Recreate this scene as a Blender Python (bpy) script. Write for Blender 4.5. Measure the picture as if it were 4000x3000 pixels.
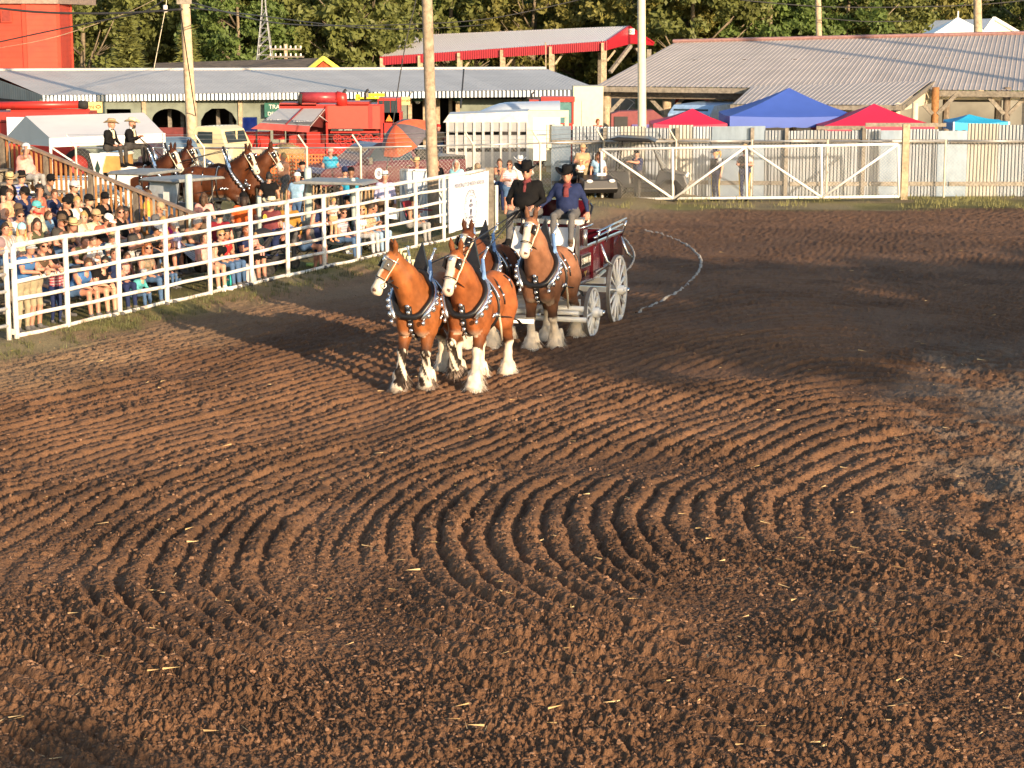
import bpy, math, random
import numpy as np
from mathutils import Vector, Matrix
sc = bpy.context.scene
for o in list(bpy.data.objects): bpy.data.objects.remove(o)
C = sc.collection
R = random.Random(7); NR = np.random.RandomState(11)
sin, cos, pi, rad = math.sin, math.cos, math.pi, math.radians
# ---------------------------------------------------------------- camera, sky, sun
FL = 7900.0; TH = math.atan(1409/FL); H = 5.8
cam = bpy.data.objects.new('camera', bpy.data.cameras.new('camera')); C.objects.link(cam)
cam.data.sensor_width = 36; cam.data.lens = 36*FL/4000
cam.data.clip_start = .5; cam.data.clip_end = 3000
cam.location = (0, 0, H); cam.rotation_euler = (pi/2 - TH, 0, 0); sc.camera = cam
SUN_EL, SUN_AZ = rad(11.5), rad(31)            # light travels away from the camera, to the left
w = bpy.data.worlds.new('World'); sc.world = w; w.use_nodes = True
nt = w.node_tree; bg = nt.nodes['Background']
sky = nt.nodes.new('ShaderNodeTexSky'); sky.sky_type = 'NISHITA'; sky.sun_disc = False
sky.sun_elevation = SUN_EL; sky.sun_rotation = pi - SUN_AZ
sky.air_density = 1.0; sky.dust_density = 1.0; sky.ozone_density = 1.0
nt.links.new(sky.outputs[0], bg.inputs[0]); bg.inputs[1].default_value = .12
sl = bpy.data.objects.new('sun', bpy.data.lights.new('sun', 'SUN')); C.objects.link(sl)
sl.data.energy = 4.3; sl.data.angle = rad(.5); sl.data.color = (1, .745, .485)
SD = Vector((-sin(SUN_AZ)*cos(SUN_EL), cos(SUN_AZ)*cos(SUN_EL), -sin(SUN_EL)))
sl.rotation_euler = SD.to_track_quat('-Z', 'Y').to_euler()
vs = sc.view_settings; vs.view_transform = 'Standard'; vs.look = 'None'; vs.gamma = 1; vs.use_curve_mapping = False
vs.exposure = 1.1
sc.cycles.use_denoising = True
sc.cycles.max_bounces = 6; sc.cycles.transparent_max_bounces = 12
# ---------------------------------------------------------------- picture geometry -> places
def ray(px, py):
    u, v = (px-2000)/FL, (1500-py)/FL
    return Vector((u, cos(TH)+v*sin(TH), -sin(TH)+v*cos(TH)))
def G(px, py, z=0.):
    d = ray(px, py); t = (z-H)/d.z; return Vector((d.x*t, d.y*t, z))
def A(px, py, D):
    d = ray(px, py); t = D/d.y; return Vector((d.x*t, D, H+d.z*t))
def XD(px, D, z=0.): return (px-2000)/FL*(D*cos(TH)+(H-z)*sin(TH))
def DZ(py, z):                                   # depth at which height z shows on line py
    d = ray(2000, py); return (z-H)/d.z*d.y
# ---------------------------------------------------------------- objects
def tag(o, label=None, cat=None, group=None, kind=None):
    if label: o['label'] = label
    if cat: o['category'] = cat
    if group: o['group'] = group
    if kind: o['kind'] = kind
    return o
def thing(name, label, cat, loc=(0, 0, 0), rz=0, group=None, sc_=1):
    o = bpy.data.objects.new(name, None); C.objects.link(o); o.location = loc; o.rotation_euler = (0, 0, rz)
    o.empty_display_size = .1; o.scale = (sc_,)*3
    return tag(o, label, cat, group)
class MB:
    def __init__(s): s.v = []; s.f = []; s.m = []; s.n = 0
    def add(s, vs, fs, mi=0):
        b = s.n; s.v.extend(tuple(p) for p in vs); s.n += len(vs)
        s.f.extend(tuple(b+i for i in f) for f in fs); s.m.extend([mi]*len(fs)); return s
    def box(s, c, d, rz=0, mi=0, M=None):
        x, y, z = d[0]/2, d[1]/2, d[2]/2; c = Vector(c)
        P = [Vector((i*x, j*y, k*z)) for k in (-1, 1) for j in (-1, 1) for i in (-1, 1)]
        m = M if M is not None else Matrix.Rotation(rz, 3, 'Z')
        return s.add([c + m @ p for p in P], [(0, 2, 3, 1), (4, 5, 7, 6), (0, 1, 5, 4), (2, 6, 7, 3), (0, 4, 6, 2), (1, 3, 7, 5)], mi)
    def beam(s, a, b, w_, h_, mi=0, up=(0, 0, 1)):
        a, b = Vector(a), Vector(b); d = (b-a).normalized(); u = Vector(up)
        if abs(d.dot(u)) > .98: u = Vector((0, 1, 0))
        x = d.cross(u).normalized(); z = x.cross(d)
        return s.box((a+b)/2, ((b-a).length, w_, h_), M=Matrix((d, -x, z)).transposed(), mi=mi)
    def tube(s, pts, r, n=8, mi=0, closed=False, cap=True, flat=1.0, up=None):
        P = [Vector(p) for p in pts]; k = len(P); rs = r if hasattr(r, '__len__') else [r]*k
        V = []; prev = None
        for i, p in enumerate(P):
            a = P[(i-1) % k] if (closed or i > 0) else p; b = P[(i+1) % k] if (closed or i < k-1) else p
            d = (b-a)
            d = d.normalized() if d.length > 1e-9 else Vector((0, 0, 1))
            if up is not None: x = d.cross(Vector(up[i] if hasattr(up[0], '__len__') else up))
            elif prev is None: x = d.cross(Vector((0, 0, 1)) if abs(d.z) < .9 else Vector((1, 0, 0)))
            else: x = prev - d*prev.dot(d)
            x = x.normalized() if x.length > 1e-6 else d.orthogonal().normalized(); prev = x; y = d.cross(x)
            V += [p + (x*cos(2*pi*j/n) + y*sin(2*pi*j/n)*flat)*rs[i] for j in range(n)]
        Fc = [(i*n+j, i*n+(j+1) % n, ((i+1) % k)*n+(j+1) % n, ((i+1) % k)*n+j) for i in range(k if closed else k-1) for j in range(n)]
        if cap and not closed: Fc += [tuple(range(n-1, -1, -1)), tuple((k-1)*n+j for j in range(n))]
        return s.add(V, Fc, mi)
    def cyl(s, a, b, r, n=10, mi=0, r2=None): return s.tube([a, b], [r, r if r2 is None else r2], n, mi)
    def lathe(s, prof, c=(0, 0, 0), n=20, mi=0, M=None, sx=1, sy=1):
        c = Vector(c); m = M or Matrix.Identity(3); k = len(prof)
        V = [c + m @ Vector((r*cos(2*pi*j/n)*sx, r*sin(2*pi*j/n)*sy, z)) for r, z in prof for j in range(n)]
        return s.add(V, [(i*n+j, i*n+(j+1) % n, (i+1)*n+(j+1) % n, (i+1)*n+j) for i in range(k-1) for j in range(n)], mi)
    def prism(s, poly, a, b, mi=0):              # poly of 3-D points pushed along b-a
        P = [Vector(p)+Vector(a) for p in poly]; d = Vector(b)-Vector(a); n = len(P)
        return s.add(P+[p+d for p in P], [tuple(range(n-1, -1, -1)), tuple(range(n, 2*n))]+[(i, (i+1) % n, n+(i+1) % n, n+i) for i in range(n)], mi)
    def slab(s, q, t, mi=0):                     # quad/polygon with thickness t against its normal
        P = [Vector(p) for p in q]; nn = (P[1]-P[0]).cross(P[2]-P[0]).normalized()
        return s.prism(P, nn*0, -nn*t, mi)
    def grid(s, fn, nu, nv, mi=0):
        V = [fn(i/nu, j/nv) for i in range(nu+1) for j in range(nv+1)]
        return s.add(V, [(i*(nv+1)+j, (i+1)*(nv+1)+j, (i+1)*(nv+1)+j+1, i*(nv+1)+j+1) for i in range(nu) for j in range(nv)], mi)
    def blob(s, c, r, n=8, mi=0, M=None, jit=0):
        k = n//2+1; c = Vector(c); r = Vector(r if hasattr(r, '__len__') else (r,)*3); m = M or Matrix.Identity(3)
        V = []
        for i in range(k+1):
            a = pi*i/k
            for j in range(n):
                q = 1+(R.random()-.5)*jit
                V.append(c + m @ Vector((r.x*sin(a)*cos(2*pi*j/n)*q, r.y*sin(a)*sin(2*pi*j/n)*q, r.z*cos(a)*q)))
        return s.add(V, [(i*n+j, (i+1)*n+j, (i+1)*n+(j+1) % n, i*n+(j+1) % n) for i in range(k) for j in range(n)], mi)
    def mesh(s, name, mats, smooth=False):
        me = bpy.data.meshes.new(name); me.from_pydata(s.v, [], s.f)
        for m in (mats if isinstance(mats, (list, tuple)) else [mats]): me.materials.append(m)
        if max(s.m, default=0): me.polygons.foreach_set('material_index', s.m)
        if smooth:
            me.polygons.foreach_set('use_smooth', [True]*len(s.f))
            if smooth is not True: me.set_sharp_from_angle(angle=rad(smooth))
        me.update(); return me
    def build(s, name, mats, parent=None, smooth=False, **kw):
        return put(name, s.mesh(name, mats, smooth), parent, **kw)
def put(name, me, parent=None, loc=None, rz=None, label=None, cat=None, group=None, kind=None):
    o = bpy.data.objects.new(name, me); C.objects.link(o)
    if parent is not None: o.parent = parent
    if loc is not None: o.location = loc
    if rz is not None: o.rotation_euler = (0, 0, rz)
    return tag(o, label, cat, group, kind)
def copy_tree(o, parent=None):
    c = o.copy(); C.objects.link(c); c.parent = parent
    for ch in o.children: copy_tree(ch, c)
    return c
# ---------------------------------------------------------------- materials
MATS = {}
def M(name, col, rough=.6, metal=0., var=.18, scale=6., bump=0., bscale=60., coat=0., dirt=None, dscale=3., rnd=.0, spec=.5, trans=0., emit=0.):
    if name in MATS: return MATS[name]
    m = bpy.data.materials.new(name); m.use_nodes = True; t = m.node_tree; n = t.nodes; b = n['Principled BSDF']; L = t.links.new
    b.inputs['Roughness'].default_value = rough; b.inputs['Metallic'].default_value = metal
    b.inputs['Coat Weight'].default_value = coat; b.inputs['Specular IOR Level'].default_value = spec
    b.inputs['Transmission Weight'].default_value = trans
    co = n.new('ShaderNodeTexCoord')
    nz = n.new('ShaderNodeTexNoise'); nz.inputs['Scale'].default_value = scale; nz.inputs['Detail'].default_value = 5
    L(co.outputs['Object'], nz.inputs['Vector'])
    mr = n.new('ShaderNodeMapRange'); mr.inputs['To Min'].default_value = 1-var; mr.inputs['To Max'].default_value = 1+var
    mr.inputs['From Min'].default_value = .3; mr.inputs['From Max'].default_value = .7
    L(nz.outputs['Fac'], mr.inputs['Value'])
    mx = n.new('ShaderNodeMix'); mx.data_type = 'RGBA'; mx.blend_type = 'MULTIPLY'; mx.inputs[0].default_value = 1
    mx.inputs[6].default_value = (*col, 1)
    val = mr.outputs[0]
    if rnd:
        oi = n.new('ShaderNodeObjectInfo'); r2 = n.new('ShaderNodeMapRange')
        r2.inputs['To Min'].default_value = 1-rnd; r2.inputs['To Max'].default_value = 1+rnd
        L(oi.outputs['Random'], r2.inputs['Value']); mm = n.new('ShaderNodeMath'); mm.operation = 'MULTIPLY'
        L(val, mm.inputs[0]); L(r2.outputs[0], mm.inputs[1]); val = mm.outputs[0]
    L(val, mx.inputs[7]); out = mx.outputs[2]
    if dirt:
        n2 = n.new('ShaderNodeTexNoise'); n2.inputs['Scale'].default_value = dscale; n2.inputs['Detail'].default_value = 7; n2.inputs['Roughness'].default_value = .65
        L(co.outputs['Object'], n2.inputs['Vector'])
        cr = n.new('ShaderNodeMapRange'); cr.inputs['From Min'].default_value = .52; cr.inputs['From Max'].default_value = .68; cr.inputs['To Max'].default_value = .8
        L(n2.outputs['Fac'], cr.inputs['Value'])
        m2 = n.new('ShaderNodeMix'); m2.data_type = 'RGBA'; L(cr.outputs[0], m2.inputs[0]); L(out, m2.inputs[6]); m2.inputs[7].default_value = (*dirt, 1)
        out = m2.outputs[2]
    L(out, b.inputs['Base Color'])
    if bump:
        n3 = n.new('ShaderNodeTexNoise'); n3.inputs['Scale'].default_value = bscale; n3.inputs['Detail'].default_value = 6
        L(co.outputs['Object'], n3.inputs['Vector'])
        bp = n.new('ShaderNodeBump'); bp.inputs['Strength'].default_value = bump; bp.inputs['Distance'].default_value = .02
        L(n3.outputs['Fac'], bp.inputs['Height']); L(bp.outputs[0], b.inputs['Normal'])
    MATS[name] = m; return m
def MP(name, cols, kind='plaid', scale=14., rough=.75):                # printed cloth: plaid, stripes, blotches
    if name in MATS: return MATS[name]
    m = M(name, cols[0], rough); t = m.node_tree; n = t.nodes; L = t.links.new; b = n['Principled BSDF']
    co = [x for x in n if x.type == 'TEX_COORD'][0]
    def band(ax, thr, sc_):
        sp = n.new('ShaderNodeSeparateXYZ'); L(co.outputs['Object'], sp.inputs[0])
        a = n.new('ShaderNodeMath'); a.operation = 'MULTIPLY'; a.inputs[1].default_value = sc_; L(sp.outputs[ax], a.inputs[0])
        f = n.new('ShaderNodeMath'); f.operation = 'FRACT'; L(a.outputs[0], f.inputs[0])
        g = n.new('ShaderNodeMath'); g.operation = 'LESS_THAN'; g.inputs[1].default_value = thr; L(f.outputs[0], g.inputs[0]); return g.outputs[0]
    src = b.inputs['Base Color'].links[0].from_socket
    facs = {'plaid': [band(1, .45, scale), band(2, .45, scale), band(1, .12, scale/1.5)], 'stripe': [band(2, .5, scale)], 'bars': [band(1, .3, scale)]}.get(kind)
    if facs is None:
        v = n.new('ShaderNodeTexVoronoi'); v.inputs['Scale'].default_value = scale*2; L(co.outputs['Object'], v.inputs['Vector'])
        g = n.new('ShaderNodeMath'); g.operation = 'LESS_THAN'; g.inputs[1].default_value = .35; L(v.outputs['Distance'], g.inputs[0]); facs = [g.outputs[0]]
    for i, fct in enumerate(facs):
        mx = n.new('ShaderNodeMix'); mx.data_type = 'RGBA'; fa = n.new('ShaderNodeMath'); fa.operation = 'MULTIPLY'; fa.inputs[1].default_value = .6 if kind == 'plaid' else 1
        L(fct, fa.inputs[0]); L(fa.outputs[0], mx.inputs[0]); L(src, mx.inputs[6]); mx.inputs[7].default_value = (*cols[min(i+1, len(cols)-1)], 1); src = mx.outputs[2]
    L(src, b.inputs['Base Color']); return m
def text(body, size, name, mat, parent, loc, rot, ext=.004, sx=1.):
    cu = bpy.data.curves.new(name, 'FONT'); cu.body = body; cu.size = size; cu.align_x = 'CENTER'; cu.align_y = 'CENTER'; cu.extrude = ext
    o = bpy.data.objects.new(name, cu); me = bpy.data.meshes.new_from_object(o.evaluated_get(bpy.context.evaluated_depsgraph_get()) if False else o)
    bpy.data.objects.remove(o); me.materials.clear(); me.materials.append(mat)
    t = put(name, me, parent); t.location = loc; t.rotation_euler = rot; t.scale = (sx, 1, 1); return t
WOOD = M('weathered_wood', (.20, .18, .15), .85, var=.35, scale=9, bump=.3, bscale=30, rnd=.25)
POLEW = M('pole_wood', (.42, .33, .22), .85, var=.3, scale=7, bump=.4, bscale=25, dirt=(.16, .12, .09), dscale=5)
DARKW = M('old_dark_wood', (.17, .14, .11), .9, var=.35, scale=8, bump=.3, rnd=.2)
CEDAR = M('stained_wood', (.36, .17, .06), .7, var=.25, scale=10, bump=.15, rnd=.2)
WPAINT = M('chipped_white_paint', (.74, .72, .68), .45, var=.08, scale=5, dirt=(.42, .25, .14), dscale=2.6, bump=.12, bscale=70)
WHITE = M('white_paint', (.78, .77, .74), .35, var=.06)
STEEL = M('galvanised_steel', (.50, .51, .52), .42, .75, var=.2, scale=4, rnd=.12, dirt=(.36, .37, .38), dscale=2.)
CHROME = M('polished_chrome', (.75, .76, .78), .16, 1.0, var=.05)
BLACK = M('black_leather', (.012, .012, .014), .38, var=.2)
RUBBER = M('black_rubber', (.02, .02, .02), .85, var=.2, bump=.2)
DARK = M('dark_metal', (.03, .03, .032), .5, .3)
GLASS = M('dark_glass', (.03, .045, .055), .06, 0, var=.1, spec=.8)
# ================================================================ GROUND
F0 = G(67, 1356); FE = G(1912, 926)
FU = (FE-F0).normalized(); FN = Vector((-FU.y, FU.x, 0))          # along the arena fence / away from the arena
def FP(s, d, z=0.): p = F0 + FU*s + FN*d; return Vector((p.x, p.y, z))
def s_of(px, d=0., z=0.):                                          # fence coordinate seen at column px
    k = (px-2000)/FL; a, b = cos(TH), sin(TH)*(H-z); p = F0+FN*d
    return (k*(p.y*a+b)-p.x)/(FU.x-k*FU.y*a)
TAB = NR.rand(256, 256)
def vn(x, y, sc_, seed=0):
    x = x*sc_+seed*17.3; y = y*sc_+seed*9.1
    xi = np.floor(x).astype(int); yi = np.floor(y).astype(int); fx = x-xi; fy = y-yi
    fx = fx*fx*(3-2*fx); fy = fy*fy*(3-2*fy)
    a = TAB[xi & 255, yi & 255]; b = TAB[(xi+1) & 255, yi & 255]; c = TAB[xi & 255, (yi+1) & 255]; d = TAB[(xi+1) & 255, (yi+1) & 255]
    return (a*(1-fx)+b*fx)*(1-fy)+(c*(1-fx)+d*fx)*fy
def worley(x, y, sc_, seed=0):
    x = x*sc_+seed*31; y = y*sc_+seed*13; xi = np.floor(x).astype(int); yi = np.floor(y).astype(int); best = np.full(x.shape, 9.)
    hgt = np.zeros(x.shape)
    for i in (-1, 0, 1):
        for j in (-1, 0, 1):
            cx, cy = xi+i, yi+j
            px = cx+.1+.8*TAB[cx & 255, cy & 255]; py = cy+.1+.8*TAB[(cx+91) & 255, (cy+47) & 255]
            d = (x-px)**2+(y-py)**2; m = d < best; best = np.where(m, d, best); hgt = np.where(m, TAB[(cx+33) & 255, (cy+77) & 255], hgt)
    return np.sqrt(best), hgt
def smooth(a, b, x): t = np.clip((x-a)/(b-a), 0, 1); return t*t*(3-2*t)
def ground_at(x, y, full=True):
    fd = (x-F0.x)*FN.x+(y-F0.y)*FN.y                               # >0 behind the arena fence
    wob = (vn(x, y, .22, 3)-.5)*.55+(vn(x, y, 1.1, 4)-.5)*.10
    b = .5
    e = np.stack([-.878*(x-4.4)+.478*(y-22.2), -.622*(x-4.4)-.783*(y-22.2), .85*x+.53*y-19.0])*b
    mxe = e.max(0); phi = (mxe+np.log(np.exp(e-mxe).sum(0)))/b
    ph = (phi+wob)/.232+(vn(x, y, 6.5, 50)-.5)*.24+(vn(x, y, 15, 51)-.5)*.16
    # two harrow passes: break and shift the rows at the seam
    seam = -2.0+(vn(x, y, .4, 8)-.5)*.9
    ph = ph+np.where(x < seam, .45, 0)*(y < 25)
    row = np.floor(ph); t = ph-row
    rowamp = .75+.5*TAB[row.astype(int) & 255, (np.floor(x*.35+y*.25).astype(int)) & 255]
    dg = .5-np.abs(t-.5); prof = 1-np.exp(-(dg/.19)**2)             # broad ridge, narrow crisp furrow
    amp = .084*rowamp*(.78+.22*smooth(16.0, 18.8, y+.05*x))*(1-.55*smooth(34, 48, y))*smooth(.25, .8, vn(x, y, .55, 6)+.30)
    amp = amp*(1-smooth(.0, .9, fd+1.6))*(1-smooth(62, 64, y))
    isl = .8*smooth(3.9, 5.2, x+(vn(x, y, .6, 21)-.5)*2.4-.22*(y-21))*smooth(18.8, 21, y)*(1-smooth(34, 38, y))
    seamk = np.exp(-((x-seam)/.55)**2); amp = amp*(1-.6*seamk)*(1-.8*isl)
    z = amp*prof
    dirt = (1-smooth(-1.3, -.2, fd+(vn(x, y, .9, 5)-.5)*1.2))*(1-smooth(63.3, 64.6, y+(vn(x, y, .8, 9)-.5)*2))
    if full:
        w1, h1 = worley(x, y, 9., 1); w2, h2 = worley(x, y, 21., 2); w3, h3 = worley(x, y, 40., 5)
        near = 1-smooth(30, 50, y)
        patch = (.45+.8*vn(x, y, .8, 12))
        cl = np.clip(.5-w1, 0, 1)*h1**6*.11+np.clip(.6-w2, 0, 1)*h2**2*.070+np.clip(.6-w3, 0, 1)*h3*.050*near
        cl += (vn(x, y, 3.2, 14)-.5)*(.008+.020*(1-smooth(17, 20, y)))+(vn(x, y, 11, 15)-.5)*.015+(vn(x, y, 27, 16)-.5)*.024+(vn(x, y, 55, 17)-.5)*.020*near
        cl += isl*((vn(x, y, 2.6, 18)-.5)*.10+(vn(x, y, 6, 19)-.5)*.06)
        z = z+cl*patch*(.35+.65*dirt)*(1+.25*(1-smooth(18, 30, y)))
    z = z+.16*smooth(-1.4, .0, fd)                                  # the grass bank the fence stands on
    return z, fd, dirt, isl, prof*np.clip(amp/.07, 0, 1)
def FZ(x, y): return float(ground_at(np.array([x]), np.array([y]), False)[0][0])
na, nr_ = 830, 1000
ang = np.linspace(-rad(18.5), rad(18.5), na); inv = np.linspace(1/14.0, 1/82.0, nr_); rr = 1/inv
X = (rr[:, None]*np.sin(ang)[None]).ravel(); Y = (rr[:, None]*np.cos(ang)[None]).ravel()
Z, fd, dirt, isl, ridge = ground_at(X, Y)
me = bpy.data.meshes.new('arena_ground'); me.vertices.add(len(X)); me.vertices.foreach_set('co', np.stack([X, Y, Z], 1).ravel().astype(np.float32))
i = np.arange(nr_-1)[:, None]*na+np.arange(na-1)[None]; q = np.stack([i, i+1, i+1+na, i+na], -1).reshape(-1, 4)
me.loops.add(q.size); me.loops.foreach_set('vertex_index', q.ravel().astype(np.int32)); me.polygons.add(len(q))
me.polygons.foreach_set('loop_start', np.arange(0, q.size, 4, dtype=np.int32)); me.polygons.foreach_set('use_smooth', np.ones(len(q), bool)); me.update()
nn = vn(X, Y, .5, 30)*.5+vn(X, Y, 2.1, 31)*.3+vn(X, Y, 9, 32)*.2
col = np.array([.180, .094, .050])[None]*(.72+.56*nn[:, None])
moist = smooth(.45, .62, vn(X, Y, .22, 40)*.6+vn(X, Y, 1.1, 41)*.4)*(1-isl); col = col*(1-.28*moist[:, None])
dry = np.array([.20, .142, .098])[None]*(.7+.6*vn(X, Y, 3.3, 33)[:, None])
ii = (isl*smooth(.30, .62, vn(X, Y, .9, 34)*.6+vn(X, Y, 4, 35)*.4))[:, None]; col = col*(1-ii)+dry*ii
lead = smooth(-4.2, -1.2, fd+(vn(X, Y, .7, 36)-.5)*1.6)[:, None]*.75                        # trodden dust along the fence
col = col*(1-lead)+np.array([.27, .18, .105])[None]*(.75+.5*nn[:, None])*lead
gr = (np.array([.165, .15, .055])[None]*(.6+.8*vn(X, Y, 1.3, 37)[:, None])); bare = smooth(.42, .62, vn(X, Y, .45, 38))[:, None]
gr = gr*(1-bare*.7)+np.array([.24, .19, .12])[None]*bare*.7
dm = dirt[:, None]; col = col*dm+gr*(1-dm)
at = me.color_attributes.new('tint', 'FLOAT_COLOR', 'POINT'); at.data.foreach_set('color', np.concatenate([col, np.ones((len(X), 1))], 1).ravel().astype(np.float32))
mg = M('harrowed_soil', (1, 1, 1), .92, var=.22, scale=38, bump=1.0, bscale=48, spec=.25); t = mg.node_tree
va = t.nodes.new('ShaderNodeVertexColor'); va.layer_name = 'tint'
mx = [n for n in t.nodes if n.type == 'MIX'][0]; t.links.new(va.outputs[0], mx.inputs[6])
me.materials.append(mg); put('arena_ground', me, kind='structure')
soil2 = M('far_ground', (.17, .13, .07), .95, var=.3, scale=.25)
b = MB(); b.grid(lambda a, c: ((a-.5)*1600, -60+c*1500, -.12), 24, 24); b.build('ground', soil2, kind='structure')
b = MB(); q_ = [Vector((p.x, p.y, -.05)) for p in (FP(-30, -1.2), Vector((60, FP(-30, 0).y, 0)), Vector((60, 63, 0)), FP(24, -1.2))]
b.grid(lambda u, v: (q_[0]*(1-u)+q_[1]*u)*(1-v)+(q_[3]*(1-u)+q_[2]*u)*v, 30, 20); b.build('arena_base', M('plain_soil', (.15, .085, .050), .95, var=.35, scale=2.5, bump=1., bscale=6), kind='structure')
# lime line laid in a curve on the dirt, and the wheel track beside the wagon
def strip(pts, w_, name, mat, dz=.02):
    b = MB(); P = [Vector(p) for p in pts]; V = []
    for i, p in enumerate(P):
        d = (P[min(i+1, len(P)-1)]-P[max(i-1, 0)]).normalized(); n_ = Vector((-d.y, d.x, 0))
        for sgn in (-1, -.33, .33, 1):
            qx = p+n_*w_*sgn*(.5+.35*(R.random()-.5)); zz = float(ground_at(np.array([qx.x]), np.array([qx.y]))[0][0]); V.append((qx.x, qx.y, zz+dz*(1 if abs(sgn) < 1 else -.4)))
    b.add(V, [(4*i+j, 4*i+j+1, 4*i+j+5, 4*i+j+4) for i in range(len(P)-1) for j in range(3)])
    return b.build(name, mat, kind='structure', smooth=True)
def spline(cp, n):
    out = []; P = [Vector(cp[0])]+[Vector(c) for c in cp]+[Vector(cp[-1])]
    for i in range(1, len(P)-2):
        for k in range(n):
            t = k/n; p0, p1, p2, p3 = P[i-1:i+3]
            out.append(.5*((2*p1)+(p2-p0)*t+(2*p0-5*p1+4*p2-p3)*t*t+(3*p1-p0-3*p2+p3)*t**3))
    return out+[P[-2]]
LIME = M('lime_line', (.38, .34, .29), .95, var=.3, scale=9, dirt=(.15, .09, .06), dscale=3)
strip(spline([G(*p) for p in [(2520, 905), (2600, 925), (2680, 960), (2728, 1000), (2738, 1035), (2715, 1085), (2640, 1150), (2560, 1195), (2480, 1235)]], 14), .075, 'lime_line', LIME)
strip(spline([G(*p) for p in [(2440, 935), (2470, 975), (2478, 1010), (2455, 1055), (2420, 1075)]], 10), .06, 'lime_line', LIME)
# grass and straw (nobody could count them)
def scatter(name, pts, hmin, hmax, wid, mat, lean=.5, flat=False):
    V = []; Fc = []; Cc = []
    for (x, y, z) in pts:
        a = R.random()*2*pi; h = hmin+(hmax-hmin)*R.random(); ca, sa = cos(a), sin(a); l = lean*h*(R.random()*1.4-.2); k = len(V); wv = wid*(.6+.8*R.random())
        if flat:
            dz = .02+R.random()*.03
            V += [(x-ca*h/2-sa*wv, y-sa*h/2+ca*wv, z+dz), (x-ca*h/2+sa*wv, y-sa*h/2-ca*wv, z+dz), (x+ca*h/2+sa*wv, y+sa*h/2-ca*wv, z+dz+h*(R.random()-.3)*.3), (x+ca*h/2-sa*wv, y+sa*h/2+ca*wv, z+dz+.01)]; Fc.append((k, k+1, k+2, k+3))
        else:
            V += [(x-sa*wv, y+ca*wv, z-.02), (x+sa*wv, y-ca*wv, z-.02), (x+ca*l, y+sa*l, z+h)]; Fc.append((k, k+1, k+2))
    me = bpy.data.meshes.new(name); me.from_pydata(V, [], Fc); me.materials.append(mat); return put(name, me, kind='stuff')
GRASS = M('grass_blades', (.095, .10, .034), .7, var=.55, scale=1.6); GRASSD = M('dry_grass_blades', (.17, .165, .06), .8, var=.5, scale=1.2)
pts = []
for _ in range(26000):
    s_ = R.uniform(-4, 24); d_ = -.55+R.gauss(0, .32) if R.random() < .75 else R.uniform(-.2, 2.5)
    p = FP(s_, d_)
    if TAB[int(s_*5) & 255, int(d_*5+99) & 255] < .66: continue
    pts.append((p.x, p.y, .1+.16*min(1, max(0, (d_+1.2)))))
P_ = np.array(pts); pts = [(x, y, z) for x, y, z in zip(P_[:, 0], P_[:, 1], ground_at(P_[:, 0], P_[:, 1], False)[0])]
scatter('verge_grass', pts, .03, .15, .007, GRASS)
pts = [(x, R.uniform(63.2, 67.4) if x > -1 else R.uniform(52, 66), .15) for x in [R.uniform(-13, 19) for _ in range(13000)]]
pts = [p for p in pts if TAB[int(p[0]*1.7) & 255, int(p[1]*1.3) & 255] > .3 and vn(np.array([p[0]]), np.array([p[1]]), .9, 77)[0] > .4]
pts = [p for p in pts if (p[0]-F0.x)*FN.x+(p[1]-F0.y)*FN.y > 2 or p[1] > 63]
pts = [(x, y, FZ(x, y) if k % 7 == 0 else .12) for k, (x, y, z) in enumerate(pts)]
scatter('dry_grass', pts, .04, .17, .010, GRASSD)
pts = []
for _ in range(420):
    p = G(R.uniform(-150, 4150), R.uniform(800, 3000)**1.0); 
    if (p.x-F0.x)*FN.x+(p.y-F0.y)*FN.y < -.5: pts.append((p.x, p.y, 0))
P_ = np.array(pts); zz = ground_at(P_[:, 0], P_[:, 1])[0]
scatter('straw', [(x, y, z) for (x, y, _), z in zip(pts, zz)], .03, .17, .0028, M('straw', (.55, .40, .20), .7), flat=True)
# loose stones and clods on the near dirt
pts = []
for _ in range(12000):
    p = G(R.uniform(-200, 4200), 1150+2000*R.random()**.8); pts.append((p.x, p.y))
P_ = np.array(pts); zz = ground_at(P_[:, 0], P_[:, 1])[0]; b = MB()
for (x, y), z in zip(pts, zz): b.blob((x, y, z+.004), [(.006+.022*R.random()**2.5)*R.uniform(.8, 1.3), (.006+.022*R.random()**2.5), .005+.016*R.random()**2], 5, jit=.5)
b.build('clods', M('clod_soil', (.20, .115, .070), .95, var=.45, scale=5), kind='stuff')
# ================================================================ FENCES
def corr(q00, q10, q01, q11, waves, amp, nv=1, seg=6, off=0.):
    q00, q10, q01, q11 = map(Vector, (q00, q10, q01, q11)); nn = (q10-q00).cross(q01-q00).normalized(); b = MB()
    b.grid(lambda u, v: (q00*(1-u)+q10*u)*(1-v)+(q01*(1-u)+q11*u)*v+nn*(amp*sin(2*pi*waves*u)+off), int(waves*seg), nv); return b
def ribbed(q00, q10, q01, q11, ribs, amp, mat, name, parent):     # roofing sheet: flat pan with raised ribs
    q00, q10, q01, q11 = map(Vector, (q00, q10, q01, q11)); nn = (q10-q00).cross(q01-q00).normalized()
    if nn.z < 0: nn = -nn
    us = []
    for i in range(ribs): us += [((i+.0)/ribs, 0), ((i+.70)/ribs, 0), ((i+.78)/ribs, 1), ((i+.90)/ribs, 1), ((i+.98)/ribs, 0)]
    us.append((1, 0)); b = MB()
    V = [(q00*(1-u)+q10*u)*(1-v)+(q01*(1-u)+q11*u)*v+nn*amp*h for u, h in us for v in (0, 1)]
    b.add(V, [(2*i, 2*i+2, 2*i+3, 2*i+1) for i in range(len(us)-1)]); return b.build(name, mat, parent)
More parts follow.
